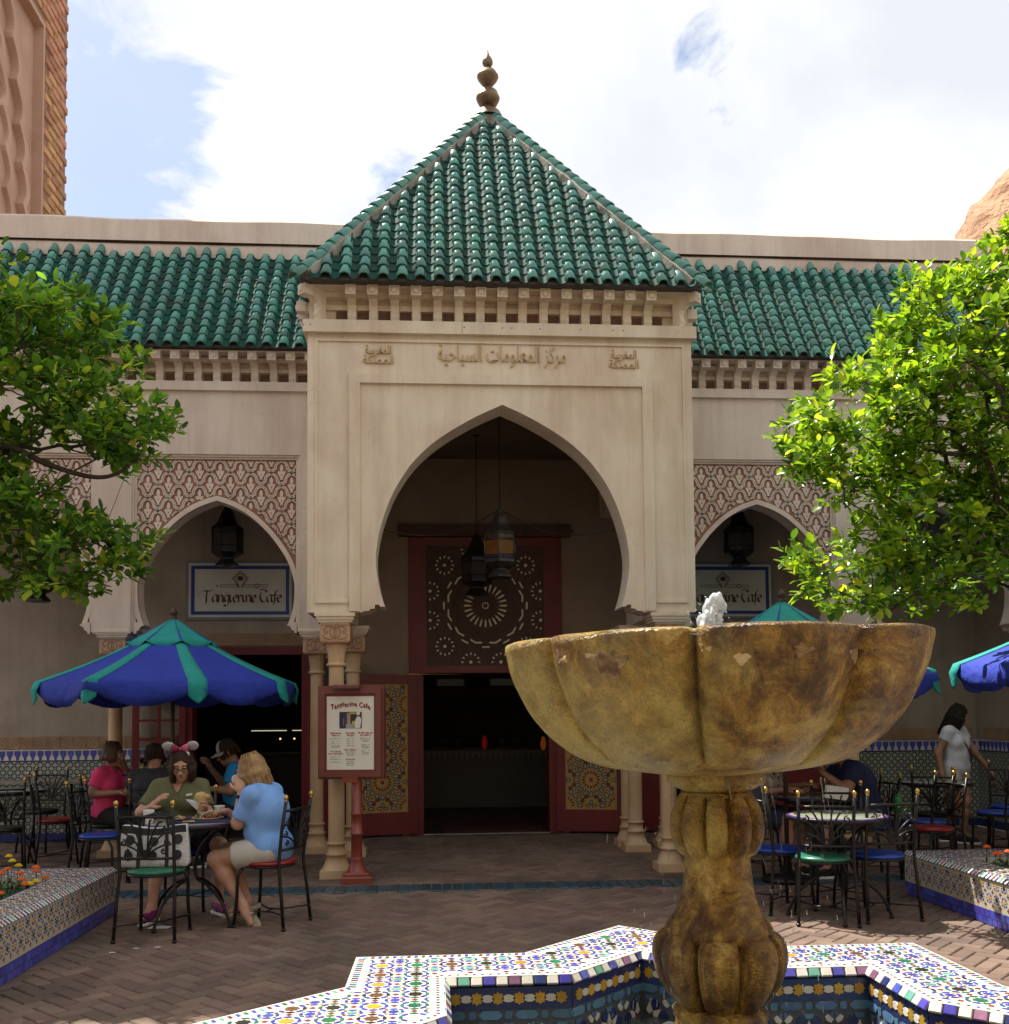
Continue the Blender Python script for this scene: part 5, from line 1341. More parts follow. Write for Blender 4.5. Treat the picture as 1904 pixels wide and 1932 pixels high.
EDG = [MB().cbox((0, 0, 0), (.05, .021, .012), .003).mesh('edge_tile', m_) for m_ in (ZW, ZN, ZW, ZN, ZW, ZR, ZW, ZN, ZW, ZT)]
planter(-1, PLAN_L, 'shaded zellige tiled planter with marigolds at the lower left', .358)
planter(1, [(3.205, -1.29), 0, 0, (3.18, -7.5)], 'sun dappled zellige tiled planter at the right edge', .348)
# marigolds
FOL = mat('marigold_leaf', (.035, .10, .02), (.02, .06, .012), 20, .6, var=.3)
ORA = mat('orange_petal', (.80, .16, .005), (.65, .10, .003), 40, .6, .5, 80, var=.15); YEL = mat('yellow_petal', (.75, .55, .02), (.65, .42, .01), 40, .6, .5, 80, var=.15)
fmesh = {}
for nm, m_ in (('o', ORA), ('y', YEL)):
    mb = MB()
    for ring, (q, z, k) in enumerate(((.020, .0, 10), (.014, .007, 8), (.007, .012, 5))):
        for j in range(k):
            a = 2*pi*j/k+ring*.4; c = Vector((q*cos(a), q*sin(a), z)); mb.sph(c, .0085, 0, 6, 4, (1, 1, .6))
    fmesh[nm] = mb.mesh('blossom', m_)
def marigold(x, y, z, kind, lab, h):
    t = thing('marigold', lab, 'flower', (x, y, z), R.uniform(0, 6), 'marigolds in the planters')
    place(fmesh[kind], 'blossom', t, (0, 0, h)); mb = MB(); mb.tube([(0, 0, 0), (.004, .003, h*.5), (0, 0, h)], .003, 5); mb.build('stem', FOL, t)
    return t
def leafbed(x0, x1, y0, y1, z, n_, name, lab):
    mb = MB()
    for i in range(n_):
        c = Vector((R.uniform(x0, x1), R.uniform(y0, y1), z+R.uniform(0, .10)*R.random()+.02)); a = R.uniform(0, 2*pi); e = R.uniform(-.2, 1.0); l = R.uniform(.025, .05); w = l*.22
        d = Vector((cos(a)*cos(e), sin(a)*cos(e), sin(e))); s__ = d.cross(up3).normalized()*w
        mb.add([c, c+d*l*.5+s__, c+d*l, c+d*l*.5-s__], [(0, 1, 2, 3)])
    o = mb.build(name, FOL); tag(o, lab, 'plants'); stuff(o)
leafbed(-5.0, -3.42, -3.9, -1.92, .27, 6500, 'marigold_foliage', 'green marigold foliage in the left planter')
leafbed(3.52, 4.9, -3.0, -1.78, .26, 4600, 'marigold_foliage', 'green marigold foliage in the right planter')
# ================================================================== FURNITURE
VRED = mat('red_vinyl', (.30, .015, .02), None, 9, .3); VBLU = mat('blue_vinyl', (.015, .06, .40), None, 9, .28); VGRN = mat('green_vinyl', (.03, .20, .12), None, 9, .28); VBLK = mat('black_vinyl', (.015, .015, .014), None, 9, .3)
def seat_mesh(m):
    mb = MB(); mb.lathe([(.001, .435), (.17, .435), (.185, .44), (.192, .45), (.188, .462), (.165, .472), (.09, .477), (.001, .478)], 28); return mb.mesh('seat', m)
SEATS = {'r': seat_mesh(VRED), 'b': seat_mesh(VBLU), 'g': seat_mesh(VGRN), 'k': seat_mesh(VBLK)}
def spiral(c, r, a0, turns, sgn, plane, n_=14):
    pts = []
    for i in range(n_+1):
        t = i/n_; a = a0+sgn*turns*2*pi*t; q = r*(1-.75*t); pts.append(plane(c[0]+q*cos(a), c[1]+q*sin(a)))
    return pts
def chair_parts(t):
    # local: faces +y, back at y = -.17
    pts = lambda sx: [(sx*.205, -.225, 0), (sx*.195, -.20, .25), (sx*.185, -.175, .45), (sx*.185, -.20, .70), (sx*.19, -.235, .90)]
    yb = lambda z: -.175-(z-.45)*.125
    for sx in (-1, 1):
        mb = MB(); mb.tube(pts(sx), .0125, 8); mb.sph((sx*.205, -.225, .012), .018, 0, 8, 5, (1, 1, .7)); mb.sph((sx*.2, -.213, .11), .016, 0, 8, 5, (1, 1, .7))
        p = mb.build('back_post', IRON, t)
        mb = MB(); mb.sph((sx*.19, -.236, .925), .0165, 0, 10, 6, (1, 1, 1.35)); mb.lathe([(.008, .895), (.013, .90), (.008, .91)], 8, (sx*.19, -.236, 0)); mb.build('finial', BRASS, p)
        mb = MB(); mb.tube([(sx*.15, .12, .43), (sx*.165, .16, .36), (sx*.165, .165, .2), (sx*.175, .185, 0)], .012, 8); mb.sph((sx*.175, .185, .012), .018, 0, 8, 5, (1, 1, .7)); mb.sph((sx*.169, .174, .11), .016, 0, 8, 5, (1, 1, .7)); mb.build('front_leg', IRON, t)
    mb = MB(); mb.tube([(.183*cos(2*pi*i/24), .183*sin(2*pi*i/24), .43) for i in range(25)], .009, 6, 0, False); mb.build('seat_ring', IRON, t)
    mb = MB(); mb.tube([(-.2, -.213, .11), (-.06, -.05, .10), (-.06, .04, .10), (-.169, .174, .11)], .006, 5); mb.tube([(.2, -.213, .11), (.06, -.05, .10), (.06, .04, .10), (.169, .174, .11)], .006, 5); mb.tube([(-.06, 0, .10), (.06, 0, .10)], .006, 5); mb.build('stretcher', IRON, t)
    mb = MB(); z = .83; mb.tube([(-.187, yb(z)-.003, z), (-.1, yb(z)-.028, z+.004), (.1, yb(z)-.028, z+.004), (.187, yb(z)-.003, z)], .0105, 6); mb.build('back_rail', IRON, t); mb = MB(); z = .555; mb.tube([(-.185, yb(z), z), (-.08, yb(z)-.022, z), (.08, yb(z)-.022, z), (.185, yb(z), z)], .0105, 6); mb.build('back_rail', IRON, t)
    mb = MB(); P = lambda x, z: (x, yb(z)-.024*(1-(abs(x)/.19)**2), z)
    for sx in (-1, 1):
        for ex, ez, bz in ((.05, .815, .2), (.12, .80, .16), (.172, .73, .10), (.172, .65, .05)):
            c = [(sx*.012, .56), (sx*(.012+ex*.25), .56+(ez-.56)*.55), (sx*ex*.75, .56+(ez-.56)*.95), (sx*ex, ez)]
            mb.tube([P(p.x, p.y) for p in crom(c, 4)], .0068, 5, 0, False)
        for cx_, cz_, r in ((.142, .745, .026), (.150, .66, .024), (.125, .60, .02)):
            mb.tube(spiral((sx*cx_, cz_), r, pi/2, 1.15, sx, P), .006, 5, 0, False)
        mb.tube([P(sx*.172, .72), P(sx*.185, .70)], .005, 5)
    mb.cbox((0, yb(.58)-.024, .585), (.034, .012, .06), .004); stuff(mb.build('back_scroll', IRON, t))
def new_chair(loc, rz, col, lab):
    global CHAIR0
    if CHAIR0 is None:
        t = thing('cafe_chair', lab, 'chair', (*loc, 0), rz, 'wrought iron cafe chairs'); chair_parts(t); place(SEATS[col], 'seat', t); CHAIR0 = t
        return t
    r = dup(CHAIR0, (*loc, 0), rz, lab)
    for c in r.children:
        if c.name.startswith('seat') and not c.name.startswith('seat_ring'): c.data = SEATS[col]
    return r
CHAIR0 = None
def toward(p, q): return atan2(q[1]-p[1], q[0]-p[0])-pi/2
T1, T2, T3, T4 = (-2.43, -1.84), (2.275, -2.15), (-3.27, .91), (2.75, -.55)
new_chair((-2.575, -2.24), radians(-5), 'g', 'iron chair with its back to us holding the black and white bag')
new_chair((-1.86, -1.93), radians(70), 'r', 'red seated iron chair under the person in light blue')
new_chair((-2.62, -1.24), pi+radians(2), 'b', 'iron chair under the person in the olive shirt')
new_chair((2.115, -2.28+.02), radians(-13), 'g', 'green seated iron chair, empty, nearest the fountain on the right')
new_chair((2.565, -2.17), radians(4), 'b', 'blue seated empty iron chair beside the right planter corner')
new_chair((1.96, -1.80), radians(-75), 'b', 'blue seated empty iron chair at the left of the mosaic table')
new_chair((2.50, -1.62), radians(160), 'k', 'black seated empty iron chair behind the mosaic table')
new_chair((-3.62, -.12), radians(-95), 'b', 'blue seated empty iron chair behind the left planter corner')
new_chair((-3.86, .80), radians(-66), 'k', 'iron chair under the person in the pink top')
new_chair((-2.58, .97), radians(97), 'k', 'iron chair under the person in the trucker cap')
new_chair((-3.30, .34), radians(12), 'r', 'iron chair under the person in the navy cap')
new_chair((3.26, -.42), radians(90), 'b', 'blue seated iron chair under the person in navy')
new_chair((2.32, -.08), radians(-135), 'g', 'iron chair behind the fountain with a teal jacket over it')
new_chair((3.75, -.65), radians(105), 'r', 'red seated empty iron chair against the right planter end')
new_chair((3.98, -.15), radians(60), 'b', 'blue seated iron chair in front of the walking person')
new_chair((4.40, .55), radians(-30), 'k', 'iron chair turned away left of the walking person')
new_chair((5.05, .55), radians(35), 'b', 'blue seated iron chair in shade right of the walking person')
new_chair((5.55, 1.15), radians(150), 'b', 'iron chair near the corner of the tiled wall')
new_chair((5.0, -.5), radians(200), 'r', 'iron chair by the right planter flowers')
for i, (x, y, a, c, lab) in enumerate(((-4.55, 1.35, -60, 'r', 'red seated iron chair left of the person in pink, deep in shade'), (-5.1, 2.4, 170, 'k', 'iron chair against the tiled dado at the far left'), (-5.75, 1.4, -100, 'r', 'red seated iron chair at the left edge of the photo'), (-4.25, 2.25, 150, 'k', 'iron chair by the left column near the dado'), (-4.75, .55, 20, 'k', 'dark iron chair with brass knobs behind the left flowers'))):
    new_chair((x, y), radians(a), c, lab)

# tables
def tabletop_mat():
    m = bpy.data.materials.new('table_mosaic'); m.use_nodes = True; nt = m.node_tree; b = nt.nodes['Principled BSDF']
    t = nd(nt, 'ShaderNodeTexCoord').outputs['Object']; br = nd(nt, 'ShaderNodeTexBrick'); br.inputs['Scale'].default_value = 26; br.inputs['Mortar Size'].default_value = .03
    br.inputs['Color1'].default_value = (.20, .42, .33, 1); br.inputs['Color2'].default_value = (.36, .40, .25, 1); br.inputs['Mortar'].default_value = (.30, .16, .09, 1)
    nt.links.new(t, br.inputs['Vector']); s = nd(nt, 'ShaderNodeSeparateXYZ'); nt.links.new(t, s.inputs[0])
    r = mth(nt, 'SQRT', mth(nt, 'ADD', mth(nt, 'MULTIPLY', s.outputs[0], s.outputs[0]), mth(nt, 'MULTIPLY', s.outputs[1], s.outputs[1])))
    band = ramp(nt, mth(nt, 'DIVIDE', r, .36), [(.80, (0, 0, 0)), (.802, (.10, .05, .25)), (.845, (.10, .05, .25)), (.847, (.45, .38, .22)), (.93, (.42, .36, .22)), (.932, (.10, .05, .25))])
    mask = ramp(nt, mth(nt, 'DIVIDE', r, .36), [(.80, 0), (.802, 1)])
    mx_ = nd(nt, 'ShaderNodeMix', data_type='RGBA'); nt.links.new(mask, mx_.inputs[0]); nt.links.new(br.outputs[0], mx_.inputs[6]); nt.links.new(band, mx_.inputs[7])
    nt.links.new(mx_.outputs[2], b.inputs['Base Color']); b.inputs['Roughness'].default_value = .22; b.inputs['Coat Weight'].default_value = .3
    return m
TTM = tabletop_mat()
def table_parts(t):
    mb = MB(); mb.lathe([(.001, .742), (.350, .742), (.358, .738)], 48); mb.build('tabletop', TTM, t)
    mb = MB(); mb.lathe([(.3585, .7385), (.366, .735), (.366, .712), (.355, .708), (.001, .708)], 48); mb.build('rim', IRON, t)
    mb = MB(); mb.tube([(.27*cos(2*pi*i/24), .27*sin(2*pi*i/24), .70) for i in range(25)], .008, 6, 0, False); mb.build('apron_ring', IRON, t)
    for k in range(4):
        a = pi/4+k*pi/2; f = lambda r, z: (r*cos(a), r*sin(a), z)
        mb = MB(); mb.tube([tuple(f(p.x, p.y)) for p in crom([(.27, .70), (.12, .60), (.04, .45), (.05, .33), (.14, .29), (.28, .18), (.35, .05), (.36, 0)], 5)], .011, 8); mb.sph(f(.36, .014), .02, 0, 8, 5, (1, 1, .7)); mb.build('leg', IRON, t)
def new_table(loc, lab, rz=.2):
    global TAB0
    if TAB0 is None:
        TAB0 = thing('cafe_table', lab, 'table', (*loc, 0), rz, 'round mosaic cafe tables'); table_parts(TAB0); return TAB0
    return dup(TAB0, (*loc, 0), rz, lab)
TAB0 = None
new_table(T1, 'round mosaic cafe table with the two diners and their food', .25)
new_table(T2, 'empty round mosaic cafe table between the empty chairs and right planter', .5)
new_table(T3, 'round cafe table under the left umbrella pole', .1)
new_table(T4, 'dark round cafe table with a white napkin behind the fountain', .9)
new_table((-5.15, 1.65), 'dark round cafe table at the far left in shade', .3)
new_table((4.65, 1.0), 'dark round cafe table behind the walking person', .3)
wtb = thing('wall_table', 'long pale edged table along the tiled wall at far left', 'table', (-5.7, 2.95, 0))
MB().cbox((0, 0, .745), (1.9, .45, .03), .005).build('tabletop', mat('pale_wood', (.32, .28, .22), None, 6, .5), wtb)
for x in (-.8, .8): 
    for y in (-.15, .15): mb = MB(); mb.tube([(x, y, 0), (x, y, .73)], .015, 6); mb.build('leg', IRON, wtb)

# umbrellas
def umbrella_parts(t, Rr=1.255, zr=1.835, zt=2.465, seed=1):
    ru = random.Random(seed); N = 8; SUB = 8; K = 10
    prof = lambda q: zt-(zt-zr)*(q**.93)-.035*sin(pi*q)
    def pt(a, q, rad=Rr):
        # a in rib units; chord between ribs with a little sag
        k = math.floor(a); f = a-k; p0 = Vector((cos(2*pi*k/N), sin(2*pi*k/N))); p1 = Vector((cos(2*pi*(k+1)/N), sin(2*pi*(k+1)/N))); p = p0.lerp(p1, f)
        s = 1-.025*q*sin(pi*f)*1.4
        return Vector((p.x*rad*q*s, p.y*rad*q*s, prof(q)-.030*q*sin(pi*f)))
    ang = [i/SUB for i in range(N*SUB)]; nA = len(ang)
    mb = MB(); V = [pt(a, .03+.97*k/K) for k in range(K+1) for a in ang]
    # hanging scalloped flap
    for a in ang:
        f = a-math.floor(a); p = pt(a, 1.0); w = .014*sin(a*9+seed); V.append(Vector((p.x*(1.012+w), p.y*(1.012+w), p.z-.075-.05*sin(pi*f))))
    for a in ang:
        f = a-math.floor(a); p = pt(a, 1.0); w = .02*sin(a*11+seed*2); V.append(Vector((p.x*(1.0+w), p.y*(1.0+w), p.z-.085-.125*sin(pi*f)**.8)))
    mb.add(V, [(k*nA+i, k*nA+(i+1) % nA, (k+1)*nA+(i+1) % nA, (k+1)*nA+i) for k in range(K+2) for i in range(nA)], 0, True)
    o = mb.build('canopy', UBLUE, t); sm_ = o.modifiers.new('s', 'SOLIDIFY'); sm_.thickness = .003
    for k in range(N):
        mb = MB(); V = []
        for i in range(K+1):
            q = .1+.9*i/K; w = .095*min(1, .35+q*.7)
            for s_ in (-1, -.5, 0, .5, 1):
                a = k+s_*w/(q*Rr*2*pi/N)*1.0; a = k+max(-.45, min(.45, a-k)); p = pt(a, q); V.append((p.x*1.004, p.y*1.004, p.z+.007))
        for dz, ww in ((.075, 1.0), (.15, .95), (.19, .55), (.225, .06)):
            for s_ in (-1, -.5, 0, .5, 1):
                p = pt(k+s_*.095*ww/(Rr*2*pi/N), 1.0); fl = 1.022+.010*sin(k*3+dz*20+seed); V.append((p.x*fl, p.y*fl, p.z-dz+.008))
        mb.add(V, [(r*5+j, r*5+j+1, (r+1)*5+j+1, (r+1)*5+j) for r in range(K+4) for j in range(4)], 0, True)
        o = mb.build('stripe', UTEAL, t); sm_ = o.modifiers.new('s', 'SOLIDIFY'); sm_.thickness = .002; sm_.offset = 1
        mb = MB(); mb.tube([pt(k, .05)-Vector((0, 0, .012)), pt(k, .5)-Vector((0, 0, .014)), pt(k, .99)-Vector((0, 0, .012))], .006, 5); mb.build('rib', POLE, t)
    # vent cap with scalloped skirt
    mb = MB(); V = []
    for q in (.02, .12, .22, .30, .345):
        for a in ang:
            f = a-math.floor(a); p = pt(a, q); sk = (.05*sin(pi*f) if q > .32 else 0); V.append((p.x*1.03, p.y*1.03, p.z+.035-.02*q-sk+.008*(q > .3)))
    mb.add(V, [(k*nA+i, k*nA+(i+1) % nA, (k+1)*nA+(i+1) % nA, (k+1)*nA+i) for k in range(4) for i in range(nA)], 0, True)
    o = mb.build('vent_cap', UTEAL, t); sm_ = o.modifiers.new('s', 'SOLIDIFY'); sm_.thickness = .003
    for k in range(N):
        mb = MB(); V = []
        for q in (.03, .12, .22, .30, .335):
            for s_ in (-1, 0, 1): p = pt(k+s_*.11*(.25+.4*q), q); V.append((p.x*1.035, p.y*1.035, p.z+.043-.02*q))
        mb.add(V, [(r*3+j, r*3+j+1, (r+1)*3+j+1, (r+1)*3+j) for r in range(4) for j in range(2)], 0, True); mb.build('cap_stripe', UBLUE, t)
    mb = MB(); mb.tube([(0, 0, 0), (0, 0, zt+.03)], .021, 10); mb.build('pole', POLE, t)
    mb = MB(); mb.lathe([(.035, zt+.005), (.04, zt+.03), (.025, zt+.045), (.03, zt+.055), (.042, zt+.075), (.035, zt+.095), (.012, zt+.125), (.002, zt+.14)], 12); mb.build('finial', POLE, t)
    mb = MB(); mb.lathe([(.001, 0), (.22, 0), (.22, .04), (.05, .06), (.03, .22), (.001, .22)], 20); mb.build('base', IRON, t)
u1 = thing('cafe_umbrella', 'blue and teal scalloped umbrella open over the diners on the left', 'umbrella', (T3[0], T3[1], 0), radians(-66), 'blue and teal cafe umbrellas'); umbrella_parts(u1)
dup(u1, (2.45, -.6, .0), radians(20), 'blue and teal umbrella mostly hidden behind the fountain bowl')
dup(u1, (4.90, -1.62, .05), radians(-112), 'sunlit blue and teal umbrella cut off by the right edge')

# ---- menu stand
ms = thing('menu_stand', 'maroon framed menu board on a red turned post beside the portal column', 'menu stand', (-1.365, -.15, 0), radians(4))
mb = MB(); mb.cbox((0, 0, .03), (.27, .27, .06), .01); mb.cbox((0, 0, .075), (.21, .21, .03), .01); mb.lathe([(.10, .09), (.085, .105), (.065, .15), (.055, .20), (.058, .21), (.051, .22)], 20); mb.build('base', MENP, ms)
mb = MB(); mb.lathe([(.050, .22), (.0505, .42), (.062, .425), (.062, .44), (.0505, .445), (.0505, .60), (.058, .605), (.058, .617), (.049, .62), (.046, .94)], 20); mb.build('post', MENP, ms)
brd = bpy.data.objects.new('board', None); link(brd, ms); brd.location = (-.055, -.05, 1.345); brd.rotation_euler = (0, 0, radians(-11))
BW, BH = .56, .80
bm_ = MB()
for k, (w, h, y0, y1) in enumerate(((BW+.05, BH+.05, .075, .11), (BW+.02, BH+.02, .045, .0745), (BW+.04, BH+.04, .02, .0445))): bm_.b2(-w/2, w/2, y0, y1, -h/2, h/2)
bo = bm_.build('board_body', MENR, brd)
bm_ = MB(); t = .05
bm_.b2(-BW/2, BW/2, -.022, .0195, BH/2-t, BH/2); bm_.b2(-BW/2, BW/2, -.022, .0195, -BH/2, -BH/2+t); bm_.b2(-BW/2, -BW/2+t, -.022, .0195, -BH/2+t+.0003, BH/2-t-.0003); bm_.b2(BW/2-t, BW/2, -.022, .0195, -BH/2+t+.0003, BH/2-t-.0003); bm_.build('board_frame', MENR, brd)
MB().b2(-BW/2+t, BW/2-t, .0, .0193, -BH/2+t, BH/2-t).build('backing', MENI, brd)
MB().b2(-.215, .215, -.004, -.0003, -.335, .325).build('menu_sheet', PAPER, brd)
MB().cbox((-.02, -.04, BH/2+.012), (.24, .16, .035), .01).build('lamp_hood', MENR, brd)
MB().b2(-.07, .07, -.02, .10, -BH/2-.05, -BH/2-.0005).build('bracket', MENP, brd)
def sheet_text(items, m, nm):
    mb = MB()
    for body, x, z, size, sx in items:
        me = text_mesh(body, size, 0, m, 1.0, .0022 if size > .04 else (.0009 if size > .018 else .0003)); 
        if not len(me.vertices): continue
        vs_ = [((v.co.x*sx+x)*1.13, -.0046, (v.co.y+z)*1.1) for v in me.vertices]; mb.add(vs_, [tuple(p.vertices) for p in me.polygons]); bpy.data.meshes.remove(me)
    return mb.build(nm, m, brd)
INK = mat('menu_ink', (.10, .08, .07), None, 9, .7); INKR = mat('menu_red_ink', (.42, .035, .02), None, 9, .6)
def title(m, nm, dx, dz, y):
    me = text_mesh('Tangierine Cafe', .062, 0, m, 1.12, .0012); xs = [v.co.x for v in me.vertices]; k = .36/(max(xs)-min(xs))
    for v in me.vertices: x = v.co.x*k; v.co = (x+dx, y, v.co.y*1.05+.235+dz-.9*x*x+.004*sin(x*60))
    me.update(); place(me, nm, brd)
title(mat('menu_shadow_ink', (.22, .17, .13), None, 9, .8), 'title_shadow', .004, -.004, -.0043); title(INKR, 'title', 0, 0, -.0047)
sheet_text([('Shawarma', -.118, -.012, .021, 1), ('Platters', -.118, -.031, .021, 1), ('Specialty', 0.0, -.012, .021, 1), ('Wraps', 0.0, -.031, .021, 1), ('Mediterranean', .122, -.010, .020, 1), ('Specialties', .122, -.028, .020, 1), ('Per Guest', -.118, -.162, .020, 1), ('Ages 9 and Under', -.118, -.180, .020, .82), ('Side Dishes', .0, -.148, .020, 1), ('Desserts', .0, -.226, .020, 1)], INKR, 'menu_headings')
rows = [('Chicken and Lamb ... 9.99', -.118, -.055), ('Lamb .............. 9.99', -.118, -.075), ('Chicken ........... 9.99', -.118, -.095), ('served with hummus', -.118, -.113), ('and fresh bread', -.118, -.124), ('Hamburger ........ 6.99', -.118, -.203), ('Chicken Nuggets .. 6.99', -.118, -.222), ('with drink and fruit', -.118, -.245), ('Lamb ........ 8.99', 0, -.055), ('Chicken ..... 8.99', 0, -.075), ('Veggie ...... 7.99', 0, -.095), ('with lentil salad', 0, -.113), ('Hummus, Tabbouleh', 0, -.163), ('Couscous, Olives', 0, -.177), ('Bread, Lentils', 0, -.19), ('Fresh pastries', 0, -.242), ('Baklava and fruit', 0, -.256), ('Mint tea, coffee', 0, -.270), ('Moroccan Wrap ... 8.99', .122, -.052), ('lamb, salad, sauce', .122, -.067), ('in flat bread', .122, -.079), ('Veggie Plate .... 8.99', .122, -.105), ('falafel, hummus', .122, -.118), ('and tabbouleh', .122, -.130), ('Sampler ......... 9.99', .122, -.155), ('a taste of each', .122, -.168), ('of our dishes', .122, -.181)]
sheet_text([(a, b, c, .0115, .82) for a, b, c in rows], INK, 'menu_lines')
ph = MB()
def pb(x0, x1, z0, z1, m, d): ph.b2(x0, x1, -.0052-d*.0003, -.0046, z0, z1, m)
pb(-.10, .105, .035, .185, 0, 0); pb(-.10, -.045, .045, .175, 1, 1); pb(-.045, -.035, .035, .17, 2, 1); pb(-.03, .0, .07, .175, 3, 1); pb(-.005, .05, .165, .18, 4, 1); pb(-.04, .06, .035, .075, 5, 2); pb(.10, .105, .035, .185, 8, 2)
ph.prism([(.045, .04), (.09, .04), (.10, .11), (.09, .14), (.06, .14), (.04, .10)], (Vector((0, -.0046, 0)), Vector((1, 0, 0)), up3, Vector((0, -1, 0))), 0, .0022, 6)
ph.prism([(.058, .158), (.085, .158), (.09, .185), (.055, .183)], (Vector((0, -.0046, 0)), Vector((1, 0, 0)), up3, Vector((0, -1, 0))), 0, .0022, 6)
ph.prism([(.058, .135), (.082, .135), (.083, .158), (.058, .158)], (Vector((0, -.0046, 0)), Vector((1, 0, 0)), up3, Vector((0, -1, 0))), 0, .0018, 7)
ph.prism([(.01, .075), (.04, .07), (.045, .095), (.02, .105)], (Vector((0, -.0046, 0)), Vector((1, 0, 0)), up3, Vector((0, -1, 0))), 0, .0020, 4)
ph.prism([(-.065, .06), (-.058, .06), (-.056, .12), (-.062, .135), (-.067, .11)], (Vector((0, -.0046, 0)), Vector((1, 0, 0)), up3, Vector((0, -1, 0))), 0, .0020, 9)
ph.build('menu_photo', [mat('ph_dark', (.05, .035, .03)), mat('ph_navy', (.03, .03, .08)), mat('ph_blue', (.05, .06, .22)), mat('ph_tan', (.45, .33, .2)), mat('ph_yellow', (.65, .45, .06)), mat('ph_steel', (.35, .36, .38)), WHITE, mat('ph_skin', (.38, .2, .13)), MENI, mat('ph_meat', (.35, .15, .07))], brd)

# ---- hanging lanterns
LGL = mat('amber_glass', (.16, .065, .010), (.11, .045, .01), 30, .25, .6, 60, bdist=.004); LBL = mat('blue_glass', (.015, .02, .10), None, 20, .2); TIN = mat('pewter', (.12, .11, .10), (.06, .055, .05), 20, .45, .3, 60, metal=.8)
def lantern_parts(t, h_chain, col=True):
    # hangs from z = 0 at its base point downwards: body of six glazed sides
    G1 = LGL if col else DARK; G2 = LBL if col else DARK; FR = TIN if col else IRON
    H6 = lambda r, z, o=0: [(r*cos(pi/3*k+o), r*sin(pi/3*k+o), z) for k in range(6)]
    def fr6(nm, prof, m, par=None, n_=6):
        mb = MB(); mb.lathe(prof, n_, smooth=False); return mb.build(nm, m, par or t)
    fr6('crown', [(.012, 0), (.03, -.015), (.045, -.05), (.07, -.10), (.095, -.17), (.11, -.20), (.105, -.205)], FR)
    fr6('shoulder', [(.105, -.205), (.175, -.27), (.182, -.285), (.172, -.29)], FR)
    fr6('body_glass', [(.166, -.29), (.168, -.56)], G1); fr6('upper_band', [(.169, -.30), (.172, -.335)], FR); fr6('lower_band', [(.172, -.515), (.172, -.545)], G2)
    mb = MB()
    for k in range(6):
        a = pi/3*k; mb.tube([(.174*cos(a), .174*sin(a), -.285), (.174*cos(a), .174*sin(a), -.565)], .008, 5)
        b = a+pi/6; r = .174*cos(pi/6)
        for z in (-.345, -.50): mb.tube([(.176*cos(a), .176*sin(a), z), (.176*cos(a+pi/3), .176*sin(a+pi/3), z)], .005, 4)
    stuff(mb.build('cage', FR, t))
    fr6('lower_rim', [(.178, -.555), (.182, -.575), (.12, -.62), (.085, -.635), (.08, -.65)], FR); fr6('foot', [(.08, -.65), (.13, -.705), (.14, -.725), (.10, -.72), (.001, -.70)], FR)
    if h_chain:
        mb = MB(); z = .0; k = 0
        while z < h_chain:
            pts = [(0, .009*sin(a), z+.018+.02*cos(a)) if k % 2 else (.009*sin(a), 0, z+.018+.02*cos(a)) for a in [2*pi*i/8 for i in range(9)]]
            mb.tube(pts, .0035, 4, 0, False); z += .031; k += 1
        stuff(mb.build('chain', IRON, t)); mb = MB(); mb.lathe([(.01, h_chain), (.05, h_chain+.01), (.06, h_chain+.035)], 10); mb.build('canopy_hook', IRON, t)
l1 = thing('hanging_lantern', 'pewter lantern with amber and blue glass hanging in the portal arch', 'lantern', (.025, .85, 3.62), .35); lantern_parts(l1, 1.10)
l2 = thing('hanging_lantern', 'dark lantern hanging behind the amber one in the portal', 'lantern', (-.155, 2.2, 3.60), .1); lantern_parts(l2, 1.13, False)
l3 = thing('hanging_lantern', 'dark lantern in the left arch hanging over the framed sign', 'lantern', (-3.06, 2.5, 3.98), .3); lantern_parts(l3, .32, False)
dup(l3, (3.045, 2.5, 4.0), .5, 'dark lantern in the right arch hanging over the framed sign')
dup(l3, (-5.16, 2.4, 3.55), .1, 'dark lantern low under the leaves of the left tree')
cb = MB()
for a, b in (((-1.175, .38, 3.31), (.02, .85, 3.60)), ((.03, .85, 3.60), (1.18, .38, 3.33))):
    a, b = Vector(a), Vector(b); cb.tube([a.lerp(b, t/12)-Vector((0, 0, .16*sin(pi*t/12))) for t in range(13)], .006, 5)
tag(cb.build('lantern_cable', IRON), 'thin dark cable swagged across the arch to the lantern', 'cable')

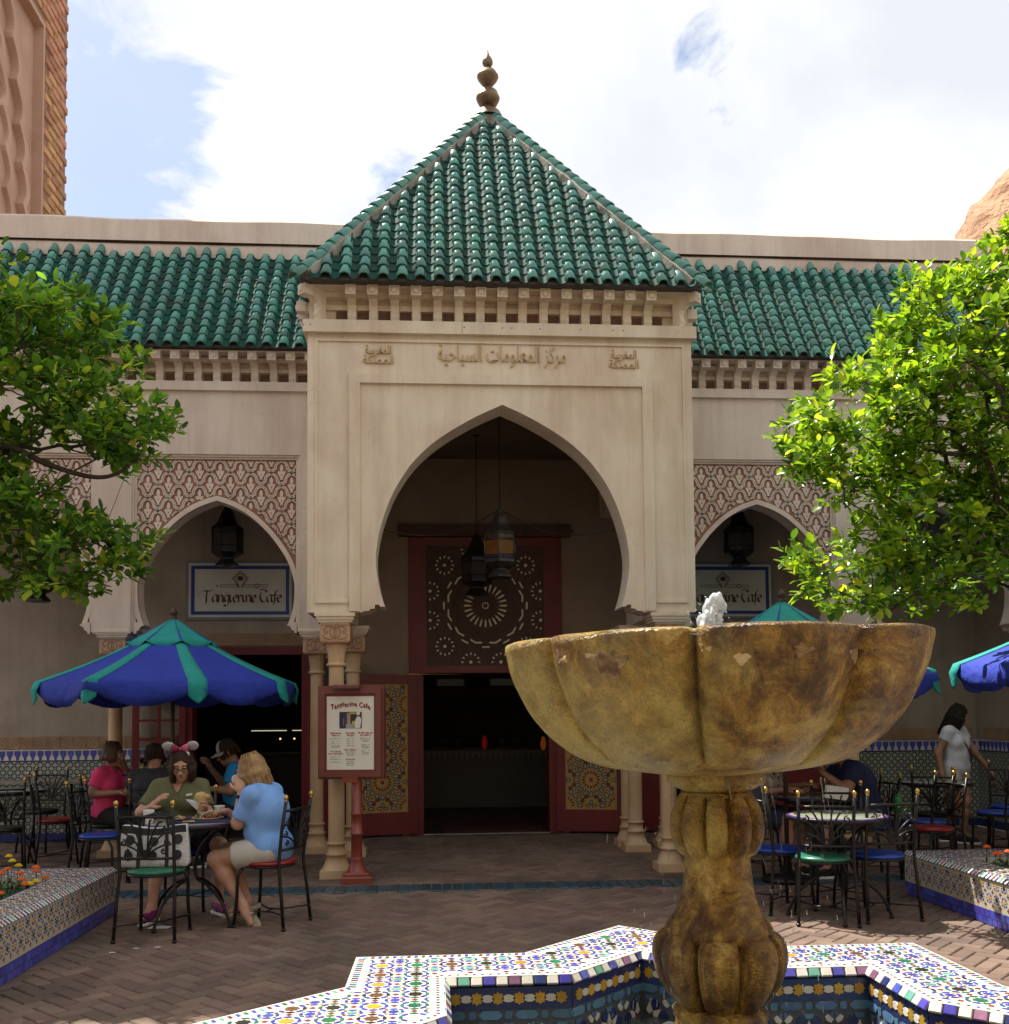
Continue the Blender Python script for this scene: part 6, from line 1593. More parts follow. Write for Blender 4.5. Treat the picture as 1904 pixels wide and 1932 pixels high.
# ---- flowers
k = 0
FLW = [(-3.433, -2.1, 0.182, 'o', 'orange marigold pair by the planter corner, upper one'), (-3.414, -2.14, 0.162, 'o', 'orange marigold pair by the planter corner, lower one'), (-3.581, -2.2, 0.187, 'o', 'orange marigold left of the paired ones'), (-3.602, -2.25, 0.167, 'o', 'orange marigold half cut by the left edge of the photo'), (-3.657, -2.0, 0.248, 'y', 'tall flat yellow marigold above all the others at left'), (-3.614, -2.05, 0.222, 'y', 'small yellow marigold under the tall yellow one'), (-3.571, -2.05, 0.188, 'y', 'closed yellow marigold bud'), (-3.5, -2.2, 0.157, 'o', 'small orange bud in the foliage'), (-3.453, -2.3, 0.131, 'o', 'low orange marigold in the middle of the left bed'), (-3.386, -2.4, 0.116, 'o', 'low orange marigold near the inner planter edge'), (-3.366, -2.38, 0.114, 'y', 'low yellow marigold beside a low orange one'), (-3.371, -2.25, 0.11, 'y', 'low pale yellow marigold by the planter edge'), (-3.367, -2.1, 0.111, 'o', 'low orange marigold close to the blue edge line'), (-3.463, -2.6, 0.09, 'o', 'lowest orange marigold at the left edge'), (3.493, -2.0, 0.185, 'o', 'orange marigold standing highest in the right planter'), (3.442, -2.2, 0.162, 'o', 'left one of two orange marigolds side by side at right'), (3.467, -2.22, 0.168, 'o', 'right one of two orange marigolds side by side at right'), (3.569, -2.15, 0.168, 'o', 'orange marigold at the right edge of the photo')]
for (x, y, h, kd, lab) in FLW:
    marigold(x, y, .28, kd, lab, h)

# ================================================================== TREES
def leaf_mat(name, c1, c2, tr, var, gl=.3, y0=.93):
    m = bpy.data.materials.new(name); m.use_nodes = True; nt = m.node_tree; b = nt.nodes['Principled BSDF']; out = nt.nodes['Material Output']
    ri = nd(nt, 'ShaderNodeNewGeometry').outputs['Random Per Island']
    col = ramp(nt, ri, [(0.0, tuple(x*.55 for x in c1)), (.18, c1), (.55, c2), (.78, tuple(min(1, x*1.5) for x in c2)), (y0, (.30, .38, .03)), (1.0, (.42, .46, .05))])
    nt.links.new(col, b.inputs['Base Color']); b.inputs['Roughness'].default_value = gl; b.inputs['Specular IOR Level'].default_value = .55
    t = nd(nt, 'ShaderNodeBsdfTranslucent'); hs = nd(nt, 'ShaderNodeHueSaturation'); hs.inputs['Hue'].default_value = .485; hs.inputs['Saturation'].default_value = 1.05; hs.inputs['Value'].default_value = 2.3; nt.links.new(col, hs.inputs['Color']); nt.links.new(hs.outputs[0], t.inputs[0])
    mx_ = nd(nt, 'ShaderNodeMixShader'); mx_.inputs[0].default_value = tr; nt.links.new(b.outputs[0], mx_.inputs[1]); nt.links.new(t.outputs[0], mx_.inputs[2]); nt.links.new(mx_.outputs[0], out.inputs[0])
    return m
LEAF_R = leaf_mat('citrus_leaf_lit', (.060, .150, .014), (.145, .25, .018), .45, .36)  # brighter copy of the leaf, sunlight put into its colour
LEAF_L = leaf_mat('citrus_leaf_shade', (.05, .13, .018), (.095, .21, .022), .42, .3, .985)  # darker copy of the same leaf, shade put into its colour
def leaf(V, F, c, d, up, l, w, ru):
    s = d.cross(up); s = s.normalized() if s.length > 1e-3 else d.orthogonal().normalized(); n_ = s.cross(d).normalized()
    o = len(V); curl = ru.uniform(-.12, .05)*l
    for f, ww, hh in ((0, .06, 0), (.28, .82, .03), (.58, 1.0, .02), (.84, .55, -.3)):
        q = c+d*l*f+n_*(curl*f*f)
        V += [q+s*w*ww+n_*w*.22, q, q-s*w*ww+n_*w*.22]
    V.append(c+d*l+n_*curl)
    for r in range(3): F += [(o+3*r, o+3*r+1, o+3*r+4, o+3*r+3), (o+3*r+1, o+3*r+2, o+3*r+5, o+3*r+4)]
    F += [(o+9, o+10, o+12), (o+10, o+11, o+12)]
def tree(name, label, base, clusters, leafm, seed, trunk_top, lsize, per):
    ru = random.Random(seed); t = thing(name, label, 'tree', base, 0, 'citrus trees in the planters'); b0 = Vector(base)
    loc = [Vector(c)-b0 for c in clusters]
    tb = MB(); tt = Vector(trunk_top)-b0
    tb.tube([(0, 0, -.1), (tt.x*.3+.03, tt.y*.3, tt.z*.45), tt], [.085, .07, .06], 10); tb.build('trunk', BARK, t)
    V, F = [], []; lb = MB()
    # limbs grow by joining each cluster to the nearest one already on the tree
    P = np.array([tuple(tt)]+[tuple(c) for c in loc]); n_ = len(P); dist = np.full(n_, 1e9); par = np.zeros(n_, int); done = np.zeros(n_, bool); depth = np.zeros(n_); cur = 0; done[0] = True; order = []
    for _ in range(n_-1):
        d_ = np.linalg.norm(P-P[cur], axis=1)*1.0+depth[cur]*.35; m_ = (~done) & (d_ < dist); dist[m_] = d_[m_]; par[m_] = cur
        cur = int(np.argmin(np.where(done, 1e18, dist))); done[cur] = True; depth[cur] = depth[par[cur]]+np.linalg.norm(P[cur]-P[par[cur]]); order.append(cur)
    wt_ = np.ones(n_)
    for q in reversed(order): wt_[par[q]] += wt_[q]
    rad = lambda q: min(.034, .0028*wt_[q]**.46)
    big = MB()
    for q in order:
        a, b_ = Vector(P[par[q]]), Vector(P[q]); L = (b_-a).length; k = a.lerp(b_, .5)+Vector((ru.uniform(-1, 1), ru.uniform(-1, 1), ru.uniform(-1, .4)))*L*.13
        (big if rad(q) > .009 else lb).tube([a, k, b_], [rad(par[q])*.0+rad(q)*1.1, rad(q), rad(q)*.9], 6 if rad(q) > .009 else 4, 0, False)
    big.build('limbs', BARK, t)['kind'] = 'stuff'
    stuff(lb.build('twigs', BARK, t))
    for c in loc:
        out = (c-tt); out = out.normalized()*.6+Vector((0, -.1, .35))
        nt_ = ru.randint(2, 3)
        for _ in range(nt_):
            a = (out+Vector((ru.uniform(-1, 1), ru.uniform(-1, 1), ru.uniform(-.9, .7)))*.9).normalized()
            L = ru.uniform(.10, .24); e = c+a*L
            lb2 = None
            for j in range(per):
                f = j/per; p = c+a*L*f; ph_ = j*2.4+ru.uniform(-.4, .4); q = a.orthogonal().normalized(); r2 = a.cross(q)
                open_ = .95-.55*f
                d = (a*(1-open_*.65)+(q*cos(ph_)+r2*sin(ph_))*open_+Vector((0, 0, -.08))).normalized()
                l = lsize*ru.uniform(.45, 1.2); leaf(V, F, p+Vector((ru.uniform(-.02, .02),)*3), d, Vector((ru.uniform(-.5, .5), ru.uniform(-.9, .3), 1)).normalized(), l, l*ru.uniform(.25, .33), ru)
    mb = MB(); mb.add(V, F, 0, True); stuff(mb.build('crown', leafm, t))
    return t
def fill(polys, y, dy, n_, seed, back=1.0):
    ru = random.Random(seed); out = []
    # clusters inside outlines on the facade-parallel plane, spread in depth; rounded so the middle is deeper
    xs = [p[0] for P in polys for p in P]; zs = [p[1] for P in polys for p in P]; g = 0
    while len(out) < n_ and g < 60000:
        g += 1; x, z = ru.uniform(min(xs), max(xs)), ru.uniform(min(zs), max(zs))
        if any(inpoly(x, z, P) for P in polys):
            yy = y+ru.triangular(-dy, dy*back, 0)
            if (mn.noise(Vector((x*1.5+seed, yy*1.2, z*1.7)))+.45*mn.noise(Vector((x*3.6, yy*3, z*3.6+seed)))) < (-.34 if seed == 3 else -.24): continue
            if all((Vector((x, yy, z))-o).length > .08 for o in out[-500:]): out.append(Vector((x, yy, z)))
    return out
LP1 = [(-5.6, 4.9), (-3.80, 4.72), (-3.55, 4.68), (-3.42, 4.45), (-3.20, 4.38), (-2.98, 4.36), (-2.90, 4.20), (-2.82, 4.12), (-2.98, 4.02), (-3.12, 3.98), (-2.95, 3.80), (-2.62, 3.72), (-2.60, 3.62), (-2.72, 3.50), (-2.62, 3.40), (-2.72, 3.33), (-3.02, 3.30), (-3.3, 3.38), (-3.5, 3.42), (-3.8, 3.36), (-5.6, 3.3)]
LP2 = [(-5.6, 3.35), (-3.82, 3.28), (-3.55, 3.22), (-3.25, 3.02), (-3.0, 2.90), (-2.84, 2.83), (-2.88, 2.70), (-2.80, 2.62), (-2.94, 2.55), (-3.05, 2.52), (-3.12, 2.40), (-3.28, 2.36), (-3.5, 2.46), (-3.7, 2.42), (-5.6, 2.4)]
RP = [(5.6, 5.7), (3.82, 5.22), (3.72, 5.15), (3.68, 4.98), (3.48, 4.96), (3.38, 4.84), (3.12, 4.86), (2.98, 4.82), (2.93, 4.72), (2.98, 4.56), (2.80, 4.54), (2.82, 4.30), (2.78, 4.16), (2.62, 4.13), (2.58, 3.94), (2.38, 3.88), (2.16, 3.88), (2.16, 3.74), (2.04, 3.70), (2.14, 3.52), (2.02, 3.46), (2.0, 3.36), (2.14, 3.28), (2.20, 3.16), (2.34, 2.96), (2.44, 2.98), (2.44, 3.10), (2.66, 3.12), (2.78, 3.0), (2.66, 2.80), (2.5, 2.70), (2.34, 2.66), (2.12, 2.72), (2.06, 2.60), (2.14, 2.55), (2.08, 2.46), (2.28, 2.34), (2.44, 2.24), (2.62, 2.20), (2.86, 2.32), (3.1, 2.22), (3.3, 2.22), (3.52, 2.30), (5.6, 2.2)]
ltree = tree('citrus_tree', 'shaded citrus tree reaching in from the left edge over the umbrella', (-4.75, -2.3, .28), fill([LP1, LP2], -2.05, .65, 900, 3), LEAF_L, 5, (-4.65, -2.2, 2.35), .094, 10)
rtree = tree('citrus_tree', 'sunlit bright green citrus tree filling the right side', (4.35, -2.35, .28), fill([RP], -2.0, .7, 1320, 4), LEAF_R, 6, (4.25, -2.2, 2.3), .090, 11)
mb = MB(); mb.tube([p for p in crom([(-4.6, -2.15, 3.0), (-4.2, -2.15, 3.30), (-3.7, -2.12, 3.42), (-3.4, -2.1, 3.30), (-3.12, -2.08, 3.22), (-2.95, -2.05, 3.24), (-2.80, -2.04, 3.36), (-2.72, -2.03, 3.50)], 5)], [.030-.00065*i for i in range(36)], 7)
o = mb.build('limb', BARK, ltree); o.location = (4.75, 2.3, -.28)
# ================================================================== PEOPLE (implicit surfaces meshed as one skin)
def sdf_field(prims, vox, k, subs=(), cuts=()):
    lo = np.array([1e9]*3); hi = -lo
    def bb(p):
        if p[0] == 'c':
            a, b = np.array(p[1]), np.array(p[2]); r = max(p[3], p[4]); return np.minimum(a, b)-r, np.maximum(a, b)+r
        c = np.array(p[1]); r = max(p[2]); return c-r, c+r
    for p in prims:
        a, b = bb(p); lo = np.minimum(lo, a); hi = np.maximum(hi, b)
    lo -= 3*vox; hi += 3*vox; n = np.ceil((hi-lo)/vox).astype(int)+1
    F = np.full(n, 1.0, np.float32)
    ax = [lo[i]+vox*np.arange(n[i]) for i in range(3)]
    def ev(p, sl):
        X = ax[0][sl[0]][:, None, None]; Y = ax[1][sl[1]][None, :, None]; Z = ax[2][sl[2]][None, None, :]
        if p[0] == 'c':
            a = np.array(p[1]); d = np.array(p[2])-a; L2 = max(1e-9, float(d@d))
            tu = ((X-a[0])*d[0]+(Y-a[1])*d[1]+(Z-a[2])*d[2])/L2; t = np.clip(tu, 0, 1)
            q = np.sqrt((X-a[0]-t*d[0])**2+(Y-a[1]-t*d[1])**2+(Z-a[2]-t*d[2])**2)-(p[3]+(p[4]-p[3])*t)
            if len(p) > 5 and p[5]: q = np.maximum(q, (tu-1)*math.sqrt(L2))
            return q
        c = np.array(p[1]); r = p[2]; M = p[3] if len(p) > 3 and p[3] is not None else np.eye(3)
        x, y, z = X-c[0], Y-c[1], Z-c[2]
        u = M[0][0]*x+M[0][1]*y+M[0][2]*z; v = M[1][0]*x+M[1][1]*y+M[1][2]*z; w = M[2][0]*x+M[2][1]*y+M[2][2]*z
        k0 = np.sqrt((u/r[0])**2+(v/r[1])**2+(w/r[2])**2); k1 = np.sqrt((u/r[0]**2)**2+(v/r[1]**2)**2+(w/r[2]**2)**2)
        return k0*(k0-1)/np.maximum(k1, 1e-6)
    mg = k+4*vox
    for p in prims:
        a, b = bb(p); i0 = np.maximum(0, np.floor((a-mg-lo)/vox).astype(int)); i1 = np.minimum(n, np.ceil((b+mg-lo)/vox).astype(int)+1)
        sl = tuple(slice(i0[i], i1[i]) for i in range(3)); d = ev(p, sl); f = F[sl]
        h = np.clip(.5+.5*(f-d)/k, 0, 1); F[sl] = f+(d-f)*h-k*h*(1-h)
    for p in subs:
        a, b = bb(p); i0 = np.maximum(0, np.floor((a-mg-lo)/vox).astype(int)); i1 = np.minimum(n, np.ceil((b+mg-lo)/vox).astype(int)+1)
        if (i1 <= i0).any(): continue
        sl = tuple(slice(i0[i], i1[i]) for i in range(3)); F[sl] = np.maximum(F[sl], -ev(p, sl))
    for (pt, nv) in cuts:      # keep the side the normal points away from
        d = (ax[0][:, None, None]-pt[0])*nv[0]+(ax[1][None, :, None]-pt[1])*nv[1]+(ax[2][None, None, :]-pt[2])*nv[2]
        F = np.maximum(F, d)
    return F, lo
def surf(F, lo, vox):
    S_ = F < 0; n = F.shape
    c = [S_[i:n[0]-1+i, j:n[1]-1+j, k:n[2]-1+k] for i in (0, 1) for j in (0, 1) for k in (0, 1)]
    any_ = np.logical_or.reduce(c); all_ = np.logical_and.reduce(c); act = any_ & ~all_
    I = np.argwhere(act); idx = -np.ones(act.shape, np.int64); idx[act] = np.arange(len(I))
    acc = np.zeros((len(I), 3)); cnt = np.zeros(len(I))
    cor = [(i, j, k) for i in (0, 1) for j in (0, 1) for k in (0, 1)]
    for a in range(8):
        for b in range(a+1, 8):
            df = [cor[b][q]-cor[a][q] for q in range(3)]
            if sum(abs(x) for x in df) != 1: continue
            fa = F[I[:, 0]+cor[a][0], I[:, 1]+cor[a][1], I[:, 2]+cor[a][2]]; fb = F[I[:, 0]+cor[b][0], I[:, 1]+cor[b][1], I[:, 2]+cor[b][2]]
            m = (fa < 0) != (fb < 0); t = np.where(m, fa/np.where(m, fa-fb, 1), 0)
            for q in range(3): acc[:, q] += np.where(m, cor[a][q]+t*df[q], 0)
            cnt += m
    V = lo+(I+acc/cnt[:, None])*vox; faces = []
    for axq in range(3):
        sl0 = [slice(1, n[q]-1) for q in range(3)]; sl1 = list(sl0)
        sl0[axq] = slice(0, n[axq]-1); sl1[axq] = slice(1, n[axq])
        A, B = S_[tuple(sl0)], S_[tuple(sl1)]; E = np.argwhere(A != B)
        off = [1, 1, 1]; off[axq] = 0; P = E+np.array(off); u, v = (axq+1) % 3, (axq+2) % 3
        def g(du, dv):
            Q = P.copy(); Q[:, u] -= du; Q[:, v] -= dv; return idx[Q[:, 0], Q[:, 1], Q[:, 2]]
        q = np.stack([g(1, 1), g(0, 1), g(0, 0), g(1, 0)], 1); fl = ~A[tuple(E.T)]
        q[fl] = q[fl][:, ::-1]; faces.append(q)
    return V, np.concatenate(faces)
def blob(prims, vox, k=.02, subs=(), cuts=(), wr=0, ws=16, seed=0):
    F, lo = sdf_field(prims, vox, k, subs, cuts); V, Q = surf(F, lo, vox)
    if wr:
        V = V.copy()
        for i in range(len(V)):
            p = V[i]; q = mn.noise(Vector((p[0]*ws+seed, p[1]*ws, p[2]*ws*.55)))+.5*mn.noise(Vector((p[0]*ws*2.3, p[1]*ws*2.3+seed, p[2]*ws*1.2)))
            V[i] = p+np.array((q, mn.noise(Vector((p[0]*ws, p[1]*ws+9, p[2]*ws*.5)))*1.0, q*.3))*wr
    return V, Q
def to_obj(name, parts, m, parent, org):
    vs_, fs_, o = [], [], 0
    for V, Q in parts: vs_.append(V-np.array(org)); fs_.append(Q+o); o += len(V)
    V = np.concatenate(vs_); Q = np.concatenate(fs_); me = bpy.data.meshes.new(name)
    me.vertices.add(len(V)); me.vertices.foreach_set('co', V.astype(np.float32).ravel()); me.loops.add(Q.size); me.loops.foreach_set('vertex_index', Q.astype(np.int32).ravel())
    me.polygons.add(len(Q)); me.polygons.foreach_set('loop_start', np.arange(0, Q.size, 4, dtype=np.int32)); me.polygons.foreach_set('use_smooth', np.ones(len(Q), bool))
    me.update(calc_edges=True); me.validate(); me.materials.append(m); o = bpy.data.objects.new(name, me); link(o, parent); return o
def hand_prims(w, d, nrm, side, curl):
    w, d, nrm = Vector(w), Vector(d).normalized(), Vector(nrm).normalized(); nrm = (nrm-d*nrm.dot(d)).normalized(); l = d.cross(nrm)*side
    P = [('c', w, w+d*.03, .026, .028)]
    for q, (off, ln) in enumerate(((-.030, .070), (-.010, .080), (.011, .074), (.030, .058))):
        b = w+d*(.088-.004*abs(q-1))+l*off; P.append(('c', w+d*.02+l*off*.6, b, .018, .0125)); dd = d+l*off*2.0; ang = 0
        for s_, f in ((.45, .0), (.31, 1.), (.24, .8)):
            ang += curl*(.5 if s_ == .45 else f*.75); v = (dd.normalized()*cos(ang)+nrm*sin(ang)); e = b+v*ln*s_*1.02; P.append(('c', b, e, .0098-.001*(1-s_), .0088-.0015*(1-s_))); b = e
    t0 = w+d*.022-l*.026; t1 = t0+(d*.55-l*.62+nrm*.3).normalized()*.042; t2 = t1+(d*.85-l*.25+nrm*.4).normalized()*.032
    P += [('c', t0, t1, .016, .0125), ('c', t1, t2, .012, .009)]
    return [(p[0], tuple(p[1]), tuple(p[2]), p[3], p[4]) for p in P]
def rot_head(f, pitch, roll=0):
    f = Vector((f[0], f[1], 0)).normalized(); up = Vector((0, 0, 1)); r = f.cross(up)
    fd = f*cos(pitch)-up*sin(pitch); ud = up*cos(pitch)+f*sin(pitch); r2 = r*cos(roll)+ud*sin(roll); u2 = ud*cos(roll)-r*sin(roll)
    return r2, fd, u2
SKINS = {}
def skin(t):
    c = {'fair': ((.52, .29, .20), (.46, .24, .16)), 'tan': ((.36, .19, .12), (.31, .16, .10)), 'deep': ((.24, .13, .085), (.2, .105, .07))}[t]
    return mat('skin_'+t, c[0], c[1], 9, .5, .15, 120)
def cloth(n_, c, rough=.85): return mat('cloth_'+n_, c, tuple(x*.93 for x in c), 14, rough, .35, 300, bdist=.002)
LIP = mat('lips', (.38, .12, .10), None, 9, .45); EYE = mat('eye_white', (.7, .68, .64), None, 9, .25); IRIS = mat('iris', (.03, .02, .015), None, 9, .2); BROW = mat('brow', (.06, .035, .025), None, 9, .8)
def person(label, base, sp):
    """sp holds joints in world coordinates; the body mesh is the person, clothes and hair are its children"""
    f = Vector((*sp['f'], 0)).normalized(); r = f.cross(Vector((0, 0, 1))); up = Vector((0, 0, 1)); w = sp.get('w', 1.0)
    hip, chest, neck, head = [Vector(sp[k]) for k in ('hip', 'chest', 'neck', 'head')]
    spine = (neck-hip).normalized(); M = np.array([list(r), list(spine.cross(r)), list(spine)])
    belly = hip.lerp(chest, .45)+f*sp.get('bf', .02)
    tor = [('e', tuple(hip), (.175*w, .125*w, .13), M), ('e', tuple(belly), (.155*w, .125*w, .15), M), ('e', tuple(chest), (.165*w, .115*w, .17), M)]
    sh = {}
    for s_, k in ((1, 'R'), (-1, 'L')):
        sh[k] = Vector(sp['sh'+k]) if 'sh'+k in sp else neck+r*s_*.165*w-spine*.055
        tor.append(('c', tuple(neck-spine*.03+r*s_*.04), tuple(sh[k]), .050, .050*w))
    if sp.get('bust', 0):
        for s_ in (1, -1): tor.append(('e', tuple(chest+f*.085*w+r*s_*.075-spine*.01), (.075, .06, .075), M))
    body = list(tor); sl = []; hands = []
    for k, sd in (('R', 1), ('L', -1)):
        e, wr = Vector(sp['el'+k]), Vector(sp['wr'+k])
        body += [('c', tuple(sh[k]), tuple(e), .052*w, .042*w), ('c', tuple(e), tuple(wr), .042*w, .025)]
        fr_ = sp.get('slv', .62); sl.append(('c', tuple(sh[k]), tuple(sh[k].lerp(e, fr_)), .060*w, .066*w, True))
        hd = sp.get('hd'+k); hands.append(hand_prims(wr, hd[0] if hd else (wr-e), hd[1] if hd else (0, 0, -1), sd, hd[2] if hd else .5))
    legs = []
    for k, s_ in (('R', 1), ('L', -1)):
        if 'kn'+k not in sp: continue
        h = hip+r*s_*.09*w-up*.02; kn, an = Vector(sp['kn'+k]), Vector(sp['an'+k])
        legs.append((h, kn, an, Vector(sp['toe'+k])))
        body += [('c', tuple(h), tuple(kn), .092*w, .060*w), ('c', tuple(kn), tuple(kn.lerp(an, .35)), .058*w, .056*w), ('c', tuple(kn.lerp(an, .35)), tuple(an), .055*w, .034)]
        body += [('c', tuple(an), tuple(an+Vector(sp['toe'+k])*.07-up*.03), .034, .03), ('c', tuple(an-up*.03), tuple(an+Vector(sp['toe'+k])*.15-up*.045), .032, .022)]
    R_, Fd, U_ = rot_head(sp['hf'], sp.get('pitch', 0), sp.get('roll', 0)); H = lambda x, y, z: tuple(head+R_*x+Fd*y+U_*z); MH = np.array([list(R_), list(Fd), list(U_)])
    hp = [('e', H(0, -.014, .03), (.073, .092, .088), MH), ('e', H(0, .028, -.03), (.060, .064, .083), MH), ('e', H(0, .044, -.083), (.042, .044, .036), MH), ('c', H(0, .070, -.100), H(0, .066, -.104), .017, .015),
          ('c', H(0, .090, .012), H(0, .108, -.028), .008, .0125), ('e', H(.012, .098, -.034), (.009, .011, .008), MH), ('e', H(-.012, .098, -.034), (.009, .011, .008), MH), ('c', H(-.034, .074, .026), H(.034, .074, .026), .014, .014),
          ('e', H(.036, .062, -.03), (.024, .022, .024), MH), ('e', H(-.036, .062, -.03), (.024, .022, .024), MH), ('c', H(-.016, .087, -.062), H(.016, .087, -.062), .008, .008),
          ('e', H(.074, -.008, -.008), (.009, .019, .030), MH), ('e', H(-.074, -.008, -.008), (.009, .019, .030), MH)]
    hs = [('e', H(.030, .100, .004), (.017, .014, .011), MH), ('e', H(-.030, .100, .004), (.017, .014, .011), MH)]
    nk = [('c', H(0, -.022, -.05), tuple(neck-spine*.03), .052, .058)]
    vx = sp.get('vox', .013)
    parts = [blob(body, vx, .03), blob(hp+nk, sp.get('hvox', .0065), .014, hs)]+[blob(h_, .0055, .006) for h_ in hands]
    root = to_obj('person', parts, skin(sp.get('skin', 'fair')), None, base); root.location = base; tag(root, label, 'person')
    # shirt, open at neck
    infl = lambda L, d: [(p[0], p[1], tuple(x+d for x in p[2]), p[3]) if p[0] == 'e' else (p[0], p[1], p[2], p[3]+d, p[4]+d)+tuple(p[5:]) for p in L]
    nkc = neck+f*.045; v_ = sp.get('vneck', .05)
    subs = [('c', tuple(neck+up*.10), tuple(neck-spine*.0+f*.01), .075, .066), ('c', tuple(neck+f*.08+up*.03), tuple(neck+f*.13-spine*v_), .055, .012)]
    o = to_obj('shirt', [blob(infl(tor, .015)+[('e', tuple(hip-up*.01), (.180*w, .138*w, .115), M)]*(not sp.get('no_hip'))+sl, vx, .042, subs, sp.get('shirt_cut', ()), .0055, 20, len(label))], sp['shirt'], root, base)
    if legs and sp.get('bottom'):
        pr = [('e', tuple(hip-up*.03), (.172*w, .122*w, .10), M)]
        for (h, kn, an, toe) in legs: pr.append(('c', tuple(h), tuple(h.lerp(kn, sp.get('hem', .8))), .105*w, sp.get('hemr', .083)*w, True))
        to_obj(sp.get('bname', 'shorts'), [blob(pr, vx, .025, (), sp.get('bcut', ()), .006, 12, 3)], sp['bottom'], root, base)
        if sp.get('shoes'):
            for (h, kn, an, toe) in legs:
                t = toe.normalized(); un = sp.get('sole_n', up)
                pr = [('c', tuple(an-up*.03-t*.025), tuple(an-up*.045+t*.05), .043, .043), ('c', tuple(an-up*.04+t*.05), tuple(an-up*.055+t*.135), .043, .034), ('c', tuple(an+up*.005), tuple(an-up*.03), .040, .043)]
                sh_ = to_obj('shoe', [blob(pr, .009, .02, (), [((0, 0, an.z-.083), (0, 0, -1))])], sp['shoes'], root, base)
                so_ = [('c', tuple(an-up*.083-t*.035), tuple(an-up*.083+t*.145), .046, .042)]
                to_obj('sole', [blob(so_, .008, .01, (), [((0, 0, an.z-.073), (0, 0, 1)), ((0, 0, an.z-.10), (0, 0, -1))])], WHITE if sp.get('sole', True) else IRON, sh_, base)
    # face
    mb = MB(); loc = lambda p: Vector(p)-Vector(base)
    for s_ in (-1, 1): mb.sph(loc(H(s_*.030, .083, .003)), .0125, 0, 10, 6); mb.sph(loc(H(s_*.030, .0905, .000)), .0062, 1, 8, 5); mb.tube([loc(H(s_*.017, .0935, .006)), loc(H(s_*.030, .0965, .0085)), loc(H(s_*.045, .088, .004))], .0025, 4, 2)
    mb.build('eyes', [EYE, IRIS, BROW], root)
    mb = MB()
    for s_ in (-1, 1): mb.tube([loc(H(s_*.014, .092, .028)), loc(H(s_*.03, .093, .033)), loc(H(s_*.05, .078, .025))], [.003, .0034, .0018], 5)
    mb.build('eyebrows', BROW, root)
    mb = MB(); mb.tube([loc(H(-.022, .088, -.062)), loc(H(0, .0965, -.0585)), loc(H(.022, .088, -.062))], [.003, .0055, .003], 6); mb.tube([loc(H(-.019, .088, -.066)), loc(H(0, .095, -.068)), loc(H(.019, .088, -.066))], [.003, .006, .003], 6); mb.build('lips', LIP, root)
    # hair
    hr = sp.get('hair')
    if hr:
        kind, hm = hr
        pr = [('e', H(0, -.022, .038), (.084, .098, .093), MH)]
        subs = [('e', H(0, .085, -.055), (.058, .075, .105), MH), ('e', H(0, .115, .0), (.066, .064, .074), MH)]
        if kind in ('bob', 'long', 'short'):
            L = {'bob': .125, 'long': .26, 'short': .06}[kind]
            for a in np.linspace(-2.35, 2.35, 13):
                # locks from the parting over the sides and back
                sx, sy = sin(a), -cos(a); ru = random.Random(int(a*50)+len(label)); q = .072
                p0 = H(sx*q*.85, sy*.088*.9-.015, .045); p1 = H(sx*(q+.014), sy*.098-.012, -.03); p2 = H(sx*(q+.012)*(1 if kind != 'long' else .95), sy*.095-.012-.01, -L+ru.uniform(-.015, .015))
                pr += [('c', p0, p1, .022, .022), ('c', p1, p2, .022, .013)]
        o = to_obj('hair', [blob(pr, .008, .016, subs, (), .004, 45, 1)], hm, root, base)
        mb = MB()
        for i in range(90):
            ru = random.Random(i+len(label)); a = ru.uniform(-2.5, 2.5); sx, sy = sin(a), -cos(a); L = {'bob': .13, 'long': .27, 'short': .07}.get(kind, .05)*ru.uniform(.85, 1.08)
            q0 = .03+.03*ru.random(); mb.tube([loc(H(sx*q0, sy*q0-.02, .128)), loc(H(sx*.080, sy*.090-.02, .07)), loc(H(sx*.099, sy*.115-.012, -.03)), loc(H(sx*.100, sy*.114-.02, -L))], [.003, .0045, .0045, .002], 4, 0, False)
        stuff(mb.build('hair_strands', hm, o))
    return root, H, loc
HAIRD = mat('hair_dark_brown', (.035, .018, .012), (.06, .032, .02), 25, .7, .5, 90, spec=.2); HAIRB = mat('hair_blonde', (.36, .22, .085), (.22, .12, .045), 22, .45, .5, 90); HAIRK = mat('hair_black', (.012, .009, .008), (.02, .015, .012), 25, .7, .4, 90, spec=.2); HAIRR = mat('hair_auburn', (.07, .03, .018), (.10, .045, .028), 25, .5, .5, 90)
def moved(sp, dx, dy):
    q = dict(sp)
    for k, v in sp.items():
        if k in ('hip', 'chest', 'neck', 'head') or k[:2] in ('el', 'wr', 'kn', 'an'): q[k] = (v[0]+dx, v[1]+dy, v[2])
    return q
def V3(*a): return tuple(a)

